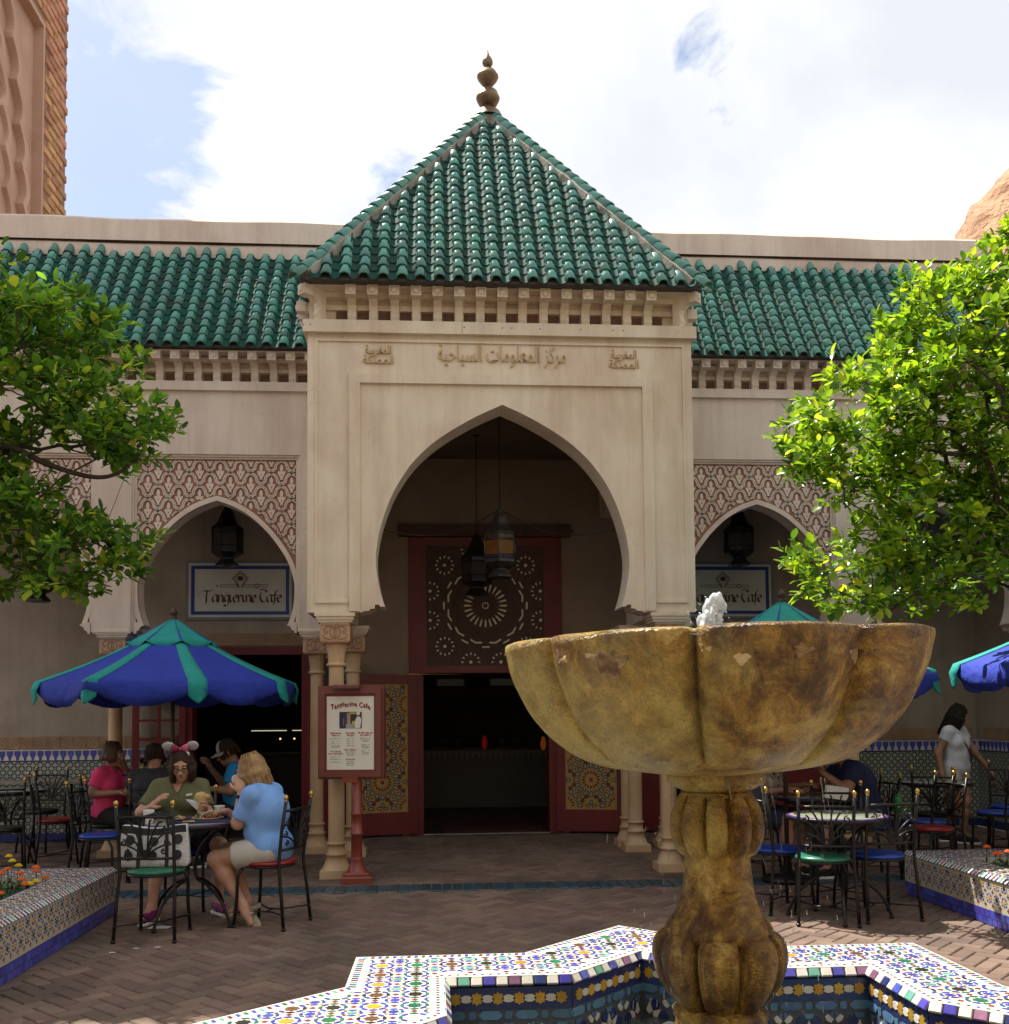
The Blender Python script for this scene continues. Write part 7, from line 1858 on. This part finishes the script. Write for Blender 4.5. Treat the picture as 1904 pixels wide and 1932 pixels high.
# -- the diner in the olive shirt, facing us
b1 = (-2.63, -1.24, 0)
P1, H1, l1_ = person('person in olive v-neck shirt, glasses and eared headband eating a wrap', b1, dict(
    f=(0, -1), w=.96, hip=(-2.63, -1.24, .56), chest=(-2.645, -1.33, .86), neck=(-2.64, -1.37, 1.005), head=(-2.605, -1.44, 1.135), hf=(.12, -1), pitch=.42, roll=-.03, bust=1, bf=.03,
    elR=(-2.90, -1.47, .77), wrR=(-2.755, -1.70, .835), hdR=((.55, -.25, .55), (.8, .3, -.5), .35), elL=(-2.395, -1.49, .755), wrL=(-2.40, -1.71, .79), hdL=((.35, -.3, .35), (-.6, -.6, .3), 1.0),
    knR=(-2.70, -1.70, .53), anR=(-2.735, -1.76, .10), toeR=(-.15, -.98, 0), knL=(-2.30, -1.52, .52), anL=(-2.31, -1.50, .10), toeL=(.55, -.82, 0), hem=.88, hemr=.088,
    shirt=cloth('olive', (.13, .13, .06)), bottom=cloth('navy', (.018, .018, .04)), shoes=cloth('magenta', (.22, .02, .15), .6), hair=('bob', HAIRD), vneck=.115, slv=.78, vox=.012, hvox=.006))
mb = MB()
for s_ in (-1, 1):
    mb.tube([l1_(H1(s_*(.031+.023*cos(a)), .102-.006*abs(cos(a))*(cos(a) > 0), -.002+.017*sin(a))) for a in [2*pi*i/16 for i in range(17)]], .0028, 5, 0, False); mb.tube([l1_(H1(s_*.054, .098, .004)), l1_(H1(s_*.076, .05, .006)), l1_(H1(s_*.08, -.01, .002))], .0024, 4)
mb.tube([l1_(H1(-.009, .106, .002)), l1_(H1(.009, .106, .002))], .0024, 4); mb.build('glasses', IRON, P1)
hb = thing('headband', 'headband with two round silver ears and a pink and maroon bow', 'headband', tuple(Vector(H1(0, -.02, .12))))
lh = lambda *p: Vector(H1(*p))-Vector(H1(0, -.02, .12))
mb = MB(); mb.tube([lh(.088*sin(a), -.012, .036+.098*cos(a)) for a in [-1.7+3.4*i/20 for i in range(21)]], .007, 6); mb.build('band', HAIRK, hb)
SILV = mat('silver_sequin', (.50, .49, .50), (.38, .37, .39), 60, .35, .5, 150, metal=.4)
for s_ in (-1, 1):
    mb = MB(); Rh = Matrix((Vector(H1(1, 0, 0))-Vector(H1(0, 0, 0)), Vector(H1(0, 1, 0))-Vector(H1(0, 0, 0)), Vector(H1(0, 0, 1))-Vector(H1(0, 0, 0)))).transposed()
    q = MB(); q.sph((0, 0, 0), .045, 0, 18, 10, (1.05, .30, .88)); V = [Rh @ (Matrix.Rotation(s_*-.2, 3, 'Y') @ Vector(v)) + lh(s_*.088, -.012, .148) for v in q.v]; mb.add(V, q.f, 0, True); mb.build('ear', SILV, hb)
    mb = MB(); V = []
    for i in range(7):
        for j in range(8):
            t = i/6; wdt = .008+.026*sin(min(1, t*1.15)*pi*.55); a = 2*pi*j/8; V.append(lh(s_*(.004+.055*t), .015+.016*cos(a)*(.4+t), .140+wdt*sin(a)+.004*t))
    mb.add(V, [(i*8+j, i*8+(j+1) % 8, (i+1)*8+(j+1) % 8, (i+1)*8+j) for i in range(6) for j in range(8)]+[tuple(range(48, 56))], 0, True); mb.build('bow_loop', cloth('bow_pink' if s_ < 0 else 'bow_maroon', (.62, .14, .26) if s_ < 0 else (.25, .012, .06), .5), hb)
MB().sph(lh(0, .025, .14), .013, 0, 8, 6).build('bow_knot', cloth('bow_red', (.4, .03, .1), .5), hb)
mb = MB(); mb.tube([lh(-.045, .02, .12), lh(-.058, .022, .10), lh(-.06, .024, .075)], [.010, .009, .007], 6); mb.build('bow_tail', WHITE, hb)
sb = MB(); sb.box(l1_((-2.535, -1.497, .905)), (.045, .006, .016), 0, Matrix.Rotation(-.15, 3, 'Y')); sb.build('shirt_badge', WHITE, P1)
wrap = thing('paper_wrap', 'bitten flatbread wrap in white paper held over the table', 'wrap', (-2.375, -1.765, .79))
mb = MB(); V = []
for i in range(7):
    for j in range(14):
        a = 2*pi*j/14; t = i/6; q = (.012+.036*t)*(1+.10*sin(3*a+i)); V.append((q*cos(a)-.02*t+(.05*t if False else 0), q*sin(a)*.8, -.03+.125*t+.018*t*sin(2*a+1)))
mb.add(V, [(i*14+j, i*14+(j+1) % 14, (i+1)*14+(j+1) % 14, (i+1)*14+j) for i in range(6) for j in range(14)], 0, True); mb.add([(-.03, -.03, .02), (-.115, -.04, .105), (-.07, -.03, .10), (-.02, -.032, .07)], [(0, 1, 2, 3), (3, 2, 1, 0)]); mb.build('paper', mat('wrap_paper', (.62, .62, .60), (.55, .55, .53), 20, .6, .6, 40), wrap)
to_obj('flatbread', [blob([('c', (0, 0, .04), (-.012, 0, .115), .034, .042), ('e', (.03, -.005, .118), (.03, .02, .022)), ('e', (-.03, -.01, .118), (.022, .02, .02))], .006, .012, [('e', (-.02, -.02, .165), (.03, .03, .03))], (), .004, 40)], mat('flatbread_tan', (.60, .43, .20), (.48, .30, .11), 30, .8, .4, 60), wrap, (0, 0, 0))

# -- the diner in light blue, in profile
b2_ = (-1.80, -1.94, 0); f2 = Vector((-.95, .30, 0)).normalized()
LB = cloth('light_blue', (.20, .40, .82))
P2, H2, l2_ = person('person with blonde bob in light blue shirt and white shorts, hand to mouth', b2_, dict(
    f=(f2.x, f2.y), w=1.02, hip=(-1.84, -1.935, .56), chest=(-1.86, -1.93, .82), neck=(-1.925, -1.905, .99), head=(-2.005, -1.885, 1.10), hf=(-.97, .08), pitch=.33, bust=1, bf=.05,
    elL=(-2.07, -2.02, .735), wrL=(-2.055, -1.985, .955), hdL=((-.15, .25, .9), (-.3, .9, .1), .9), elR=(-2.13, -1.75, .74), wrR=(-2.185, -1.80, .80), hdR=((-.85, -.35, -.1), (0, -.3, -.9), .9),
    knL=(-2.235, -1.94, .475), anL=(-2.035, -1.985, .155), toeL=(.42, -.25, -.55), knR=(-2.19, -1.72, .50), anR=(-2.03, -1.86, .165), toeR=(-.75, -.3, -.2), hem=.62, hemr=.098,
    shirt=LB, bottom=cloth('off_white', (.55, .52, .47)), hair=('bob', HAIRB), vneck=.0, slv=.80, vox=.012, hvox=.0065))
SAND_ = mat('sandal_tan', (.42, .36, .27), (.34, .28, .20), 20, .7)
for an, t in (((-2.035, -1.985, .155), Vector((.42, -.25, -.55)).normalized()), ((-2.03, -1.86, .165), Vector((-.75, -.3, -.2)).normalized())):
    an = Vector(an); hdn = (an-Vector((-2.235, -1.94, .475))).normalized(); off = (hdn-t*hdn.dot(t)).normalized()
    so_ = [('c', tuple(an+off*.062-t*.05), tuple(an+off*.062+t*.155), .040, .046)]
    s_ = to_obj('sandal', [blob(so_, .008, .01, (), [(tuple(an+off*.052), tuple(-off)), (tuple(an+off*.085), tuple(off))])], SAND_, P2, b2_)
    mb = MB(); sd = t.cross(off)
    for q, w_ in ((.09, .044), (-.005, .042)): mb.tube([an+off*.055+t*q+sd*w_-Vector(b2_), an-off*.0+t*q+sd*w_*.6-off*.004-Vector(b2_), an-off*.012+t*q-Vector(b2_), an+t*q-sd*w_*.6-Vector(b2_), an+off*.055+t*q-sd*w_-Vector(b2_)], .008, 5)
    mb.build('sandal_strap', SAND_, s_)
mb = MB(); c = Vector((-2.058, -1.99, .925))-Vector(b2_); mb.tube([c+Vector((.032*cos(a), .032*sin(a), .004*sin(a))) for a in [2*pi*i/14 for i in range(15)]], .0065, 5, 0, False); mb.sph(c+Vector((-.01, -.034, 0)), .014, 0, 8, 5); mb.build('wristwatch', IRON, P2)
nk_ = tag(to_obj('napkin', [blob([('e', (0, 0, 0), (.03, .018, .035))], .005, .01, (), (), .006, 40)], WHITE, None, (0, 0, 0)), 'crumpled white napkin held to the mouth by the person in light blue', 'napkin'); nk_.location = (-2.105, -1.915, 1.04)
fk = MB(); fk.tube([(-2.22, -1.84, .80), (-2.29, -1.87, .815), (-2.35, -1.89, .79)], [.003, .003, .005], 5); tag(fk.build('plastic_fork', WHITE), 'white plastic fork pointing over the food tray', 'fork')

# -- pink top
b3 = (-3.86, .80, 0); f3 = Vector((.80, -.35, 0)).normalized()
P3, H3, l3_ = person('person in bright pink top and black skirt eating behind the planter', b3, moved(dict(
    f=(f3.x, f3.y), w=.98, hip=(-3.46, -.50, .56), chest=(-3.44, -.50, .84), neck=(-3.42, -.51, 1.005), head=(-3.40, -.53, 1.135), hf=(.95, -.25), pitch=.1, bust=1,
    elL=(-3.25, -.40, .78), wrL=(-3.30, -.50, .975), hdL=((-.05, -.1, .9), (-.8, 0, .2), .8), elR=(-3.56, -.68, .76), wrR=(-3.28, -.75, .78), hdR=((.9, .1, .1), (0, 0, -1), .7),
    knR=(-3.10, -.68, .52), anR=(-3.16, -.62, .10), toeR=(.6, -.75, 0), knL=(-3.08, -.45, .52), anL=(-3.10, -.35, .10), toeL=(.8, -.5, 0), hem=.92, hemr=.11,
    shirt=cloth('hot_pink', (.85, .06, .22)), bottom=cloth('black', (.012, .012, .013)), bname='skirt', shoes=cloth('black_shoe', (.015, .015, .015)), hair=('short', HAIRR), vneck=.09, slv=.62, skin='tan', vox=.015, hvox=.008), -.40, 1.30))
mb = MB(); c = Vector((-3.695, .82, .93))-Vector(b3); mb.tube([c+Vector((.03*cos(a), .03*sin(a), 0)) for a in [2*pi*i/12 for i in range(13)]], .009, 5, 0, False); mb.build('wristband', UBLUE, P3)
# -- trucker cap
b4 = (-2.62, .97, 0); f4 = Vector((-1, -.12, 0)).normalized()
P4, H4, l4_ = person('person in blue t-shirt and grey trucker cap looking down, at the back table', b4, moved(dict(
    f=(f4.x, f4.y), w=1.12, hip=(-2.40, .0, .56), chest=(-2.42, -.02, .86), neck=(-2.46, -.03, 1.02), head=(-2.535, -.045, 1.135), hf=(-.97, -.25), pitch=.42,
    elL=(-2.46, -.26, .77), wrL=(-2.70, -.30, .80), hdL=((-.9, .1, .1), (0, 0, -1), .8), elR=(-2.60, .22, .79), wrR=(-2.72, .05, .98), hdR=((-.2, -.5, .6), (-.5, 0, 0), .8),
    knL=(-2.85, -.12, .53), anL=(-2.80, -.10, .10), toeL=(-.9, -.2, 0), knR=(-2.85, .12, .53), anR=(-2.78, .14, .1), toeR=(-.9, 0, 0), hem=.85,
    shirt=cloth('azure', (.015, .26, .60)), bottom=cloth('navy2', (.015, .015, .03)), shoes=cloth('black_shoe', (.015,)*3), hair=('crop', HAIRD), vneck=.0, slv=.66, skin='tan', vox=.015, hvox=.008), -.20, .97))
def cap(name, label, H, m1, m2):
    t = thing(name, label, 'cap', H(0, 0, .03)); o = Vector(H(0, 0, .03)); h = lambda *p: Vector(H(*p))-o
    for nm, m_, rng in (('front_panel', m1, (-.8, .8)), ('crown', m2, (.8, 2*pi-.8))):
        V = []; A = 14; B = 7
        for i in range(B+1):
            for j in range(A+1):
                a = rng[0]+(rng[1]-rng[0])*j/A; e = pi/2*i/B*.98; q = .093*cos(e)**.7; V.append(h(q*sin(a)*.92, q*cos(a)*1.12-.012, .035+.105*sin(e)))
        mb = MB(); mb.add(V, [(i*(A+1)+j, (i+1)*(A+1)+j, (i+1)*(A+1)+j+1, i*(A+1)+j+1) for i in range(B) for j in range(A)], 0, True); ob = mb.build(nm, m_, t); sm_ = ob.modifiers.new('s', 'SOLIDIFY'); sm_.thickness = .004
    V = []
    for i in range(5):
        for j in range(11):
            a = -1.15+2.3*j/10; q = .088+.018*i*cos(a*.8)**.6; V.append(h(q*sin(a)*.92, q*cos(a)*1.12-.012, .038-.006*i-.012*(sin(a)**2)))
    mb = MB(); mb.add(V, [(i*11+j, (i+1)*11+j, (i+1)*11+j+1, i*11+j+1) for i in range(4) for j in range(10)], 0, True); ob = mb.build('brim', m1, t); sm_ = ob.modifiers.new('s', 'SOLIDIFY'); sm_.thickness = .004
cap('trucker_cap', 'grey fronted trucker cap on the person in the blue t-shirt', H4, cloth('cap_grey', (.40, .39, .38)), cloth('cap_black', (.02, .02, .022)))
# -- navy cap, behind
b5 = (-3.30, .30, 0)
P5, H5, l5_ = person('person in dark navy cap with back turned at the back table, behind the olive shirt', b5, dict(
    f=(-.1, 1), w=1.0, hip=(-3.30, .30, .56), chest=(-3.31, .36, .84), neck=(-3.32, .41, .99), head=(-3.33, .47, 1.105), hf=(-.55, .83), pitch=.45,
    elR=(-3.06, .56, .79), wrR=(-3.14, .72, .80), elL=(-3.58, .54, .79), wrL=(-3.44, .72, .80), knR=(-3.18, .74, .53), anR=(-3.18, .72, .1), toeR=(0, 1, 0), knL=(-3.42, .74, .53), anL=(-3.42, .72, .1), toeL=(0, 1, 0),
    shirt=cloth('charcoal', (.03, .03, .035)), bottom=cloth('navy2', (.015, .015, .03)), shoes=cloth('black_shoe', (.015,)*3), hair=('crop', HAIRD), skin='tan', vox=.017, hvox=.009))
cap('navy_cap', 'dark navy cap tilted down, just left of the eared headband', H5, cloth('cap_navy', (.012, .014, .03)), cloth('cap_navy', (.012, .014, .03)))
# -- navy t-shirt on the right
b6 = (3.22, -.42, 0)
P6, H6, l6_ = person('person in navy t-shirt hunched over the table behind the fountain', b6, dict(
    f=(-1, .05), w=1.2, hip=(3.26, -.42, .56), chest=(3.18, -.43, .86), neck=(3.07, -.43, 1.03), head=(2.98, -.43, 1.14), hf=(-1, .15), pitch=.35,
    elL=(2.98, -.66, .80), wrL=(2.80, -.58, .95), hdL=((-.3, .2, .8), (-.8, 0, 0), .8), elR=(2.95, -.2, .80), wrR=(2.78, -.35, .80), knL=(2.80, -.52, .53), anL=(2.86, -.52, .1), toeL=(-1, 0, 0), knR=(2.80, -.30, .53), anR=(2.86, -.3, .1), toeR=(-1, 0, 0),
    shirt=cloth('deep_navy', (.012, .022, .075)), bottom=cloth('grey_short', (.08, .08, .085)), shoes=cloth('black_shoe', (.015,)*3), hair=('crop', HAIRD), skin='tan', vox=.015, hvox=.008))
FLOR = None
def floral():
    m = bpy.data.materials.new('floral_cloth'); m.use_nodes = True; nt = m.node_tree; b = nt.nodes['Principled BSDF']; g = nd(nt, 'ShaderNodeNewGeometry').outputs['Position']
    vn = nd(nt, 'ShaderNodeTexVoronoi'); vn.inputs['Scale'].default_value = 24; nt.links.new(g, vn.inputs['Vector']); c = ramp(nt, vn.outputs['Distance'], [(.22, (.30, .05, .06)), (.30, (.10, .14, .10)), (.42, (.50, .47, .42))]); nt.links.new(c, b.inputs['Base Color']); b.inputs['Roughness'].default_value = .85; return m
b7 = (2.36, -.12, 0)
P7, H7, l7_ = person('person in pale floral top seated behind the fountain stem', b7, dict(
    f=(.7, -.7), w=1.0, hip=(2.34, -.10, .56), chest=(2.40, -.15, .85), neck=(2.44, -.19, 1.01), head=(2.48, -.23, 1.14), hf=(.8, -.6), pitch=.2, bust=1,
    elR=(2.28, -.38, .77), wrR=(2.48, -.50, .80), elL=(2.60, -.06, .78), wrL=(2.72, -.28, .82), knR=(2.52, -.42, .53), anR=(2.50, -.45, .1), toeR=(.6, -.8, 0), knL=(2.68, -.28, .53), anL=(2.68, -.3, .1), toeL=(.6, -.8, 0), hem=.95,
    shirt=floral(), bottom=cloth('denim', (.05, .07, .12)), shoes=cloth('black_shoe', (.015,)*3), hair=('long', HAIRD), slv=.9, vox=.016, hvox=.008))
# -- the walking person in white
b8 = (5.23, 1.66, 0)
P8, H8, l8_ = person('person in white top and shorts walking right, long dark hair, looking down', b8, dict(
    f=(.62, -.78), w=.98, hip=(5.23, 1.66, .86), chest=(5.21, 1.67, 1.14), neck=(5.23, 1.66, 1.31), head=(5.265, 1.62, 1.435), hf=(.85, -.5), pitch=.42, bust=1,
    elR=(4.99, 1.58, 1.02), wrR=(5.00, 1.53, .80), elL=(5.48, 1.70, 1.02), wrL=(5.64, 1.66, .80), hdR=((.02, -.05, -1), (1, 0, 0), .5), hdL=((.35, -.1, -.9), (-1, 0, 0), .4),
    knR=(5.17, 1.62, .47), anR=(5.13, 1.75, .10), toeR=(.85, -.5, 0), knL=(5.29, 1.58, .47), anL=(5.26, 1.60, .095), toeL=(.92, -.4, 0), hem=.36, hemr=.10,
    shirt=cloth('white_linen', (.60, .62, .70)), bottom=cloth('white_shorts', (.66, .62, .58)), shoes=cloth('dark_sneaker', (.03, .03, .04)), hair=('long', HAIRK), vneck=.07, slv=.42, skin='tan', vox=.014, hvox=.0075))
mb = MB(); mb.tube([(-.10, -.02, 1.36), (-.02, -.115, 1.24), (.08, -.135, 1.08), (.14, -.10, .93)], .008, 5); mb.build('bag_strap', cloth('strap_brown', (.09, .03, .025)), P8)
sg = thing('sunglasses', 'sunglasses pushed up on the dark hair of the walking person', 'sunglasses', H8(0, .05, .11)); o = Vector(H8(0, .05, .11)); mb = MB()
for s_ in (-1, 1): mb.sph(Vector(H8(s_*.030, .050, .098))-o, .017, 0, 10, 5, (1, .5, .5))
mb.build('lens', mat('dark_lens', (.05, .05, .055), None, 9, .1, coat=1), sg); mb = MB(); mb.tube([Vector(H8(-.075, -.03, .09))-o, Vector(H8(-.055, .045, .097))-o, Vector(H8(0, .062, .10))-o, Vector(H8(.055, .045, .097))-o, Vector(H8(.075, -.03, .09))-o], .004, 5); mb.build('frame', IRON, sg)

# ================================================================== THINGS ON TABLES
def cup(x, y, z, lab):
    t = thing('paper_cup', lab, 'cup', (x, y, z), 0, 'white paper cups on the diners table'); mb = MB(); mb.lathe([(.001, .002), (.028, .0), (.029, .004), (.039, .088)], 20); mb.lathe([(.0385, .088), (.041, .090), (.041, .094), (.0375, .095), (.036, .09), (.027, .01), (.001, .01)], 20); mb.build('wall', WHITE, t); return t
cup(-2.70, -1.99, .742, 'left white paper cup showing above the black and white bag'); cup(-2.26, -1.72, .742, 'right white paper cup by the fork between the two diners')
tr = thing('food_tray', 'dark blue tray crowded with plates of food on the mosaic table', 'tray', (-2.36, -1.92, .742), radians(12))
mb = MB(); mb.cbox((0, 0, .006), (.40, .28, .012), .004); mb.build('base', mat('tray_blue', (.02, .035, .14), None, 9, .35), tr)
mb = MB()
for (c, d) in (((0, .138, .014), (.40, .008, .02)), ((0, -.138, .014), (.40, .008, .02)), ((.198, 0, .014), (.008, .268, .02)), ((-.198, 0, .014), (.008, .268, .02))): mb.box(c, d)
mb.build('rim', MATS['tray_blue'], tr)
pl = thing('plate', 'pale plate heaped with salad and meat on the blue tray', 'plate', (-2.30, -1.93, .756)); MB().lathe([(.001, .0), (.07, .002), (.115, .016), (.112, .019), (.068, .006), (.001, .005)], 28).build('dish', mat('plate_clay', (.50, .33, .20), None, 9, .4), pl)
mb = MB()
for i in range(60): a = R.uniform(0, 6.28); q = .085*sqrt(R.random()); mb.sph((q*cos(a), q*sin(a), .014+.02*R.random()), R.uniform(.008, .015), R.choice((0, 0, 1, 2, 3)), 6, 4, (1, 1, .7))
stuff(mb.build('food', [mat('salad_green', (.05, .12, .02)), mat('grain_yellow', (.55, .40, .12)), mat('meat_brown', (.16, .06, .025)), mat('tomato_red', (.4, .05, .02))], pl))
p2 = thing('plate', 'second plate with bread scraps at the left of the blue tray', 'plate', (-2.50, -1.96, .756)); MB().lathe([(.001, .0), (.05, .002), (.085, .012), (.082, .015), (.05, .006), (.001, .005)], 24).build('dish', mat('plate_dark', (.05, .06, .10), None, 9, .3), p2)
mb = MB()
for i in range(22): a = R.uniform(0, 6.28); q = .06*sqrt(R.random()); mb.sph((q*cos(a), q*sin(a), .013+.014*R.random()), R.uniform(.008, .014), R.choice((0, 1, 1)), 6, 4, (1, 1, .6))
stuff(mb.build('food', [MATS['salad_green'], MATS['flatbread_tan']], p2))
tag(MB().prism([(-.04, -.03), (.045, -.02), (.02, .035)], (Vector((-2.40, -2.06, .757)), Vector((1, 0, 0)), Vector((0, 1, 0)), up3), 0, .008).build('pita_wedge', MATS['flatbread_tan']), 'wedge of pale pita at the near edge of the blue tray', 'bread')
# the bag on the near chair: black and white, round dots instead of any figure
bag = thing('tote_bag', 'black and white striped tote bag with black dots standing on the near chair', 'bag', (-2.585, -2.235, .482), radians(2))
BWH = mat('bag_white', (.72, .72, .71), None, 30, .7, .3, 90); BBK = cloth('bag_black', (.014, .014, .016), .7)
def bagface(x, z, y): return (x, y-.012*cos(x*7)*.9, z)
mb = MB(); W2, D2, Hb = .225, .075, .265; V = []; n1 = 14; n2 = 11
for side_ in (-1, 1):
    for j in range(n2+1):
        for i in range(n1+1):
            u, t = i/n1*2-1, j/n2; wd = W2*(1-.06*t**2+.0*u); V.append((u*wd, side_*(D2*(1-.55*t)+.022*(1-u*u)*(1-abs(2*t-1)*.4)+.006*sin(u*9+t*5)), Hb*t-(.012*cos(u*3.2)*t)+.0))
q = (n1+1)*(n2+1)
F = []
for s_ in (0, 1):
    for j in range(n2):
        for i in range(n1):
            a = s_*q+j*(n1+1)+i; f_ = (a, a+1, a+n1+2, a+n1+1); F.append(f_ if s_ == 0 else f_[::-1])
for j in range(n2):
    for i in (0, n1): a = j*(n1+1)+i; b = a+q; F.append((a, a+n1+1, b+n1+1, b) if i == 0 else (b, b+n1+1, a+n1+1, a))
for i in range(n1): F.append((i+1, i, q+i, q+i+1)); a = n2*(n1+1)+i; F.append((a, a+1, q+a+1, q+a))
mb.add(V, F, 0, True); bag_body = mb.build('body', BWH, bag)
def front(u, t, o=.003):
    wd = W2*(1-.06*t*t); return Vector((u*wd, -(D2*(1-.55*t)+.022*(1-u*u)*(1-abs(2*t-1)*.4)+.006*sin(u*9+t*5))-o, Hb*t-(.012*cos(u*3.2)*t)))
def patch(nm, u0, u1, t0, t1, m_, nu=6, nt_=4, o=.003):
    V = [front(u0+(u1-u0)*i/nu, t0+(t1-t0)*j/nt_, o) for j in range(nt_+1) for i in range(nu+1)]; mb = MB(); mb.add(V, [(j*(nu+1)+i, j*(nu+1)+i+1, (j+1)*(nu+1)+i+1, (j+1)*(nu+1)+i) for j in range(nt_) for i in range(nu)], 0, True); return mb.build(nm, m_, bag)
patch('top_band', -1, 1, .82, 1.0, BBK, 14, 3); patch('strap_strip', -.47, -.36, 0, .99, BBK, 2, 10, .005); patch('strap_strip', .36, .47, 0, .99, BBK, 2, 10, .005)
sr = MB()
for k in range(24):
    t = .03+.78*k/24; V = [front(-1+2*i/14, t+d_, .0022) for d_ in (0, .005) for i in range(15)]; sr.add(V, [(i, i+1, 16+i, 15+i) for i in range(14)])
stuff(sr.build('thin_stripes', BBK, bag))
for (u, t) in ((-.72, .28), (0, .30), (.72, .28), (-.70, .66), (.02, .66), (.74, .66)):
    V = [front(u+.17*cos(a)*.82, t+.125*sin(a), .0045) for a in [2*pi*i/16 for i in range(16)]]; mb = MB(); mb.add(V, [tuple(range(16))]); mb.build('dot', BBK, bag)
for sy in (-1, 1):
    mb = MB(); mb.tube([(-.095, sy*.04, .255), (-.085, sy*.055, .33), (0, sy*.06, .352), (.085, sy*.055, .33), (.095, sy*.04, .255)], .009, 6); mb.build('handle', BBK, bag)
# pink table's bottle, far table's napkin and other small things
bt = thing('water_bottle', 'clear plastic water bottle in front of the pink top', 'bottle', (-3.60, .72, .742)); MB().lathe([(.001, 0), (.030, 0), (.033, .02), (.030, .06), (.033, .10), (.032, .13), (.014, .175), (.013, .19)], 14).build('body', WATER, bt); MB().lathe([(.015, .19), (.015, .207), (.001, .208)], 10).build('cap', WHITE, bt)
tag(MB().cbox((0, 0, .006), (.16, .12, .012), .004).build('paper_plate', PAPER, None, (-3.40, .78, .742)), 'paper plate of scraps on the table of the pink top', 'plate')
tag(MB().cbox((0, 0, 0), (.20, .03, .11), .01, 0, Matrix.Rotation(.15, 3, 'Y')).build('folded_paper', WHITE, None, (2.78, -.92, .80)), 'white folded paper standing at the edge of the dark table', 'paper')
jk = tag(to_obj('teal_jacket', [blob([('e', (0, 0, 0), (.17, .06, .20)), ('e', (0, .02, -.12), (.19, .07, .12))], .014, .03, (), (), .012, 14)], cloth('teal', (.10, .34, .33)), None, (0, 0, 0)), 'pale teal jacket over a chair back beside the fountain stem', 'jacket'); jk.location = (2.03, -.36, .80); jk.rotation_euler = (0, 0, -.7)
bp_ = tag(to_obj('dark_jacket', [blob([('c', (0, 0, .32), (.03, 0, -.1), .05, .10), ('c', (0, 0, .2), (-.06, 0, -.25), .07, .08)], .014, .03, (), (), .014, 14)], cloth('slate', (.05, .055, .07)), None, (0, 0, 0)), 'dark slate jacket hanging beside the floral top', 'jacket'); bp_.location = (2.16, -.62, .62)
tag(MB().lathe([(.001, 0), (.035, .0), (.036, .14), (.02, .16), (.001, .165)], 12).build('green_bottle', mat('green_plastic', (.02, .22, .04), None, 9, .35), None, (3.42, -.72, .60)), 'small green bottle glowing under the dark table edge', 'bottle')
tag(MB().prism([(-.075, -.03), (.07, -.04), (.08, .03), (-.06, .045)], (Vector((-2.62, -1.98, .004)), Vector((1, 0, 0)), Vector((0, 1, 0)), up3), 0, .004).build('paper_scrap', WHITE), 'white paper lying on the paving beside the magenta shoe', 'paper')
for x, y, wh_ in ((-2.60, -2.62, 'middle'), (-2.72, -2.72, 'nearest and leftmost'), (-2.47, -2.60, 'rightmost')): tag(MB().prism([(-.018, -.006), (.016, -.009), (.02, .006), (-.012, .009)], (Vector((x, y, .003)), Vector((1, 0, 0)), Vector((0, 1, 0)), up3), 0, .003).build('paper_crumb', WHITE), wh_+' of three tiny white paper crumbs before the near chair', 'paper', 'paper crumbs on the paving')

# frothing water of the jet
ru = random.Random(5); pr = []; 
for i in range(120):
    t = i/119; z = .012+.165*t; q = .050*(1-.45*t)*sqrt(ru.random()); a = ru.uniform(0, 6.283); pr.append(('e', (q*cos(a)+.008*sin(t*9), q*sin(a), z+ru.uniform(-.01, .01)), (ru.uniform(.006, .013), ru.uniform(.006, .013), ru.uniform(.012, .030))))
to_obj('column', [blob(pr, .0038, .007, (), (), .003, 60)], FOAM, jet, (0, 0, 0))
mb = MB()
for i in range(120): a = ru.uniform(0, 6.283); q = ru.uniform(.02, .085); mb.sph((q*cos(a), q*sin(a), ru.uniform(.02, .21)*(1-q*4)), ru.uniform(.0012, .0042), 0, 6, 4)
for i in range(46): a = 2*pi*i/46+ru.uniform(-.1, .1); q = ru.uniform(.045, .10); mb.sph((q*cos(a), q*sin(a), .020), ru.uniform(.005, .015), 0, 7, 5, (1, 1, .5))
stuff(mb.build('spray_drops', FOAM, jet))

# ================================================================== unseen court walls behind the viewer, added to cut low sky light
ct = MB(); ct.b2(-16, 16, -17.4, -17, -.1, 9.5); ct.b2(-10.4, -10, -17, -5.2, -.1, 8); ct.b2(10, 10.4, -17, -5.2, -.1, 8)
struct(ct.build('unseen_court_walls', mat('court_plaster', (.50, .43, .33), (.42, .35, .27), 1.2, .9)))
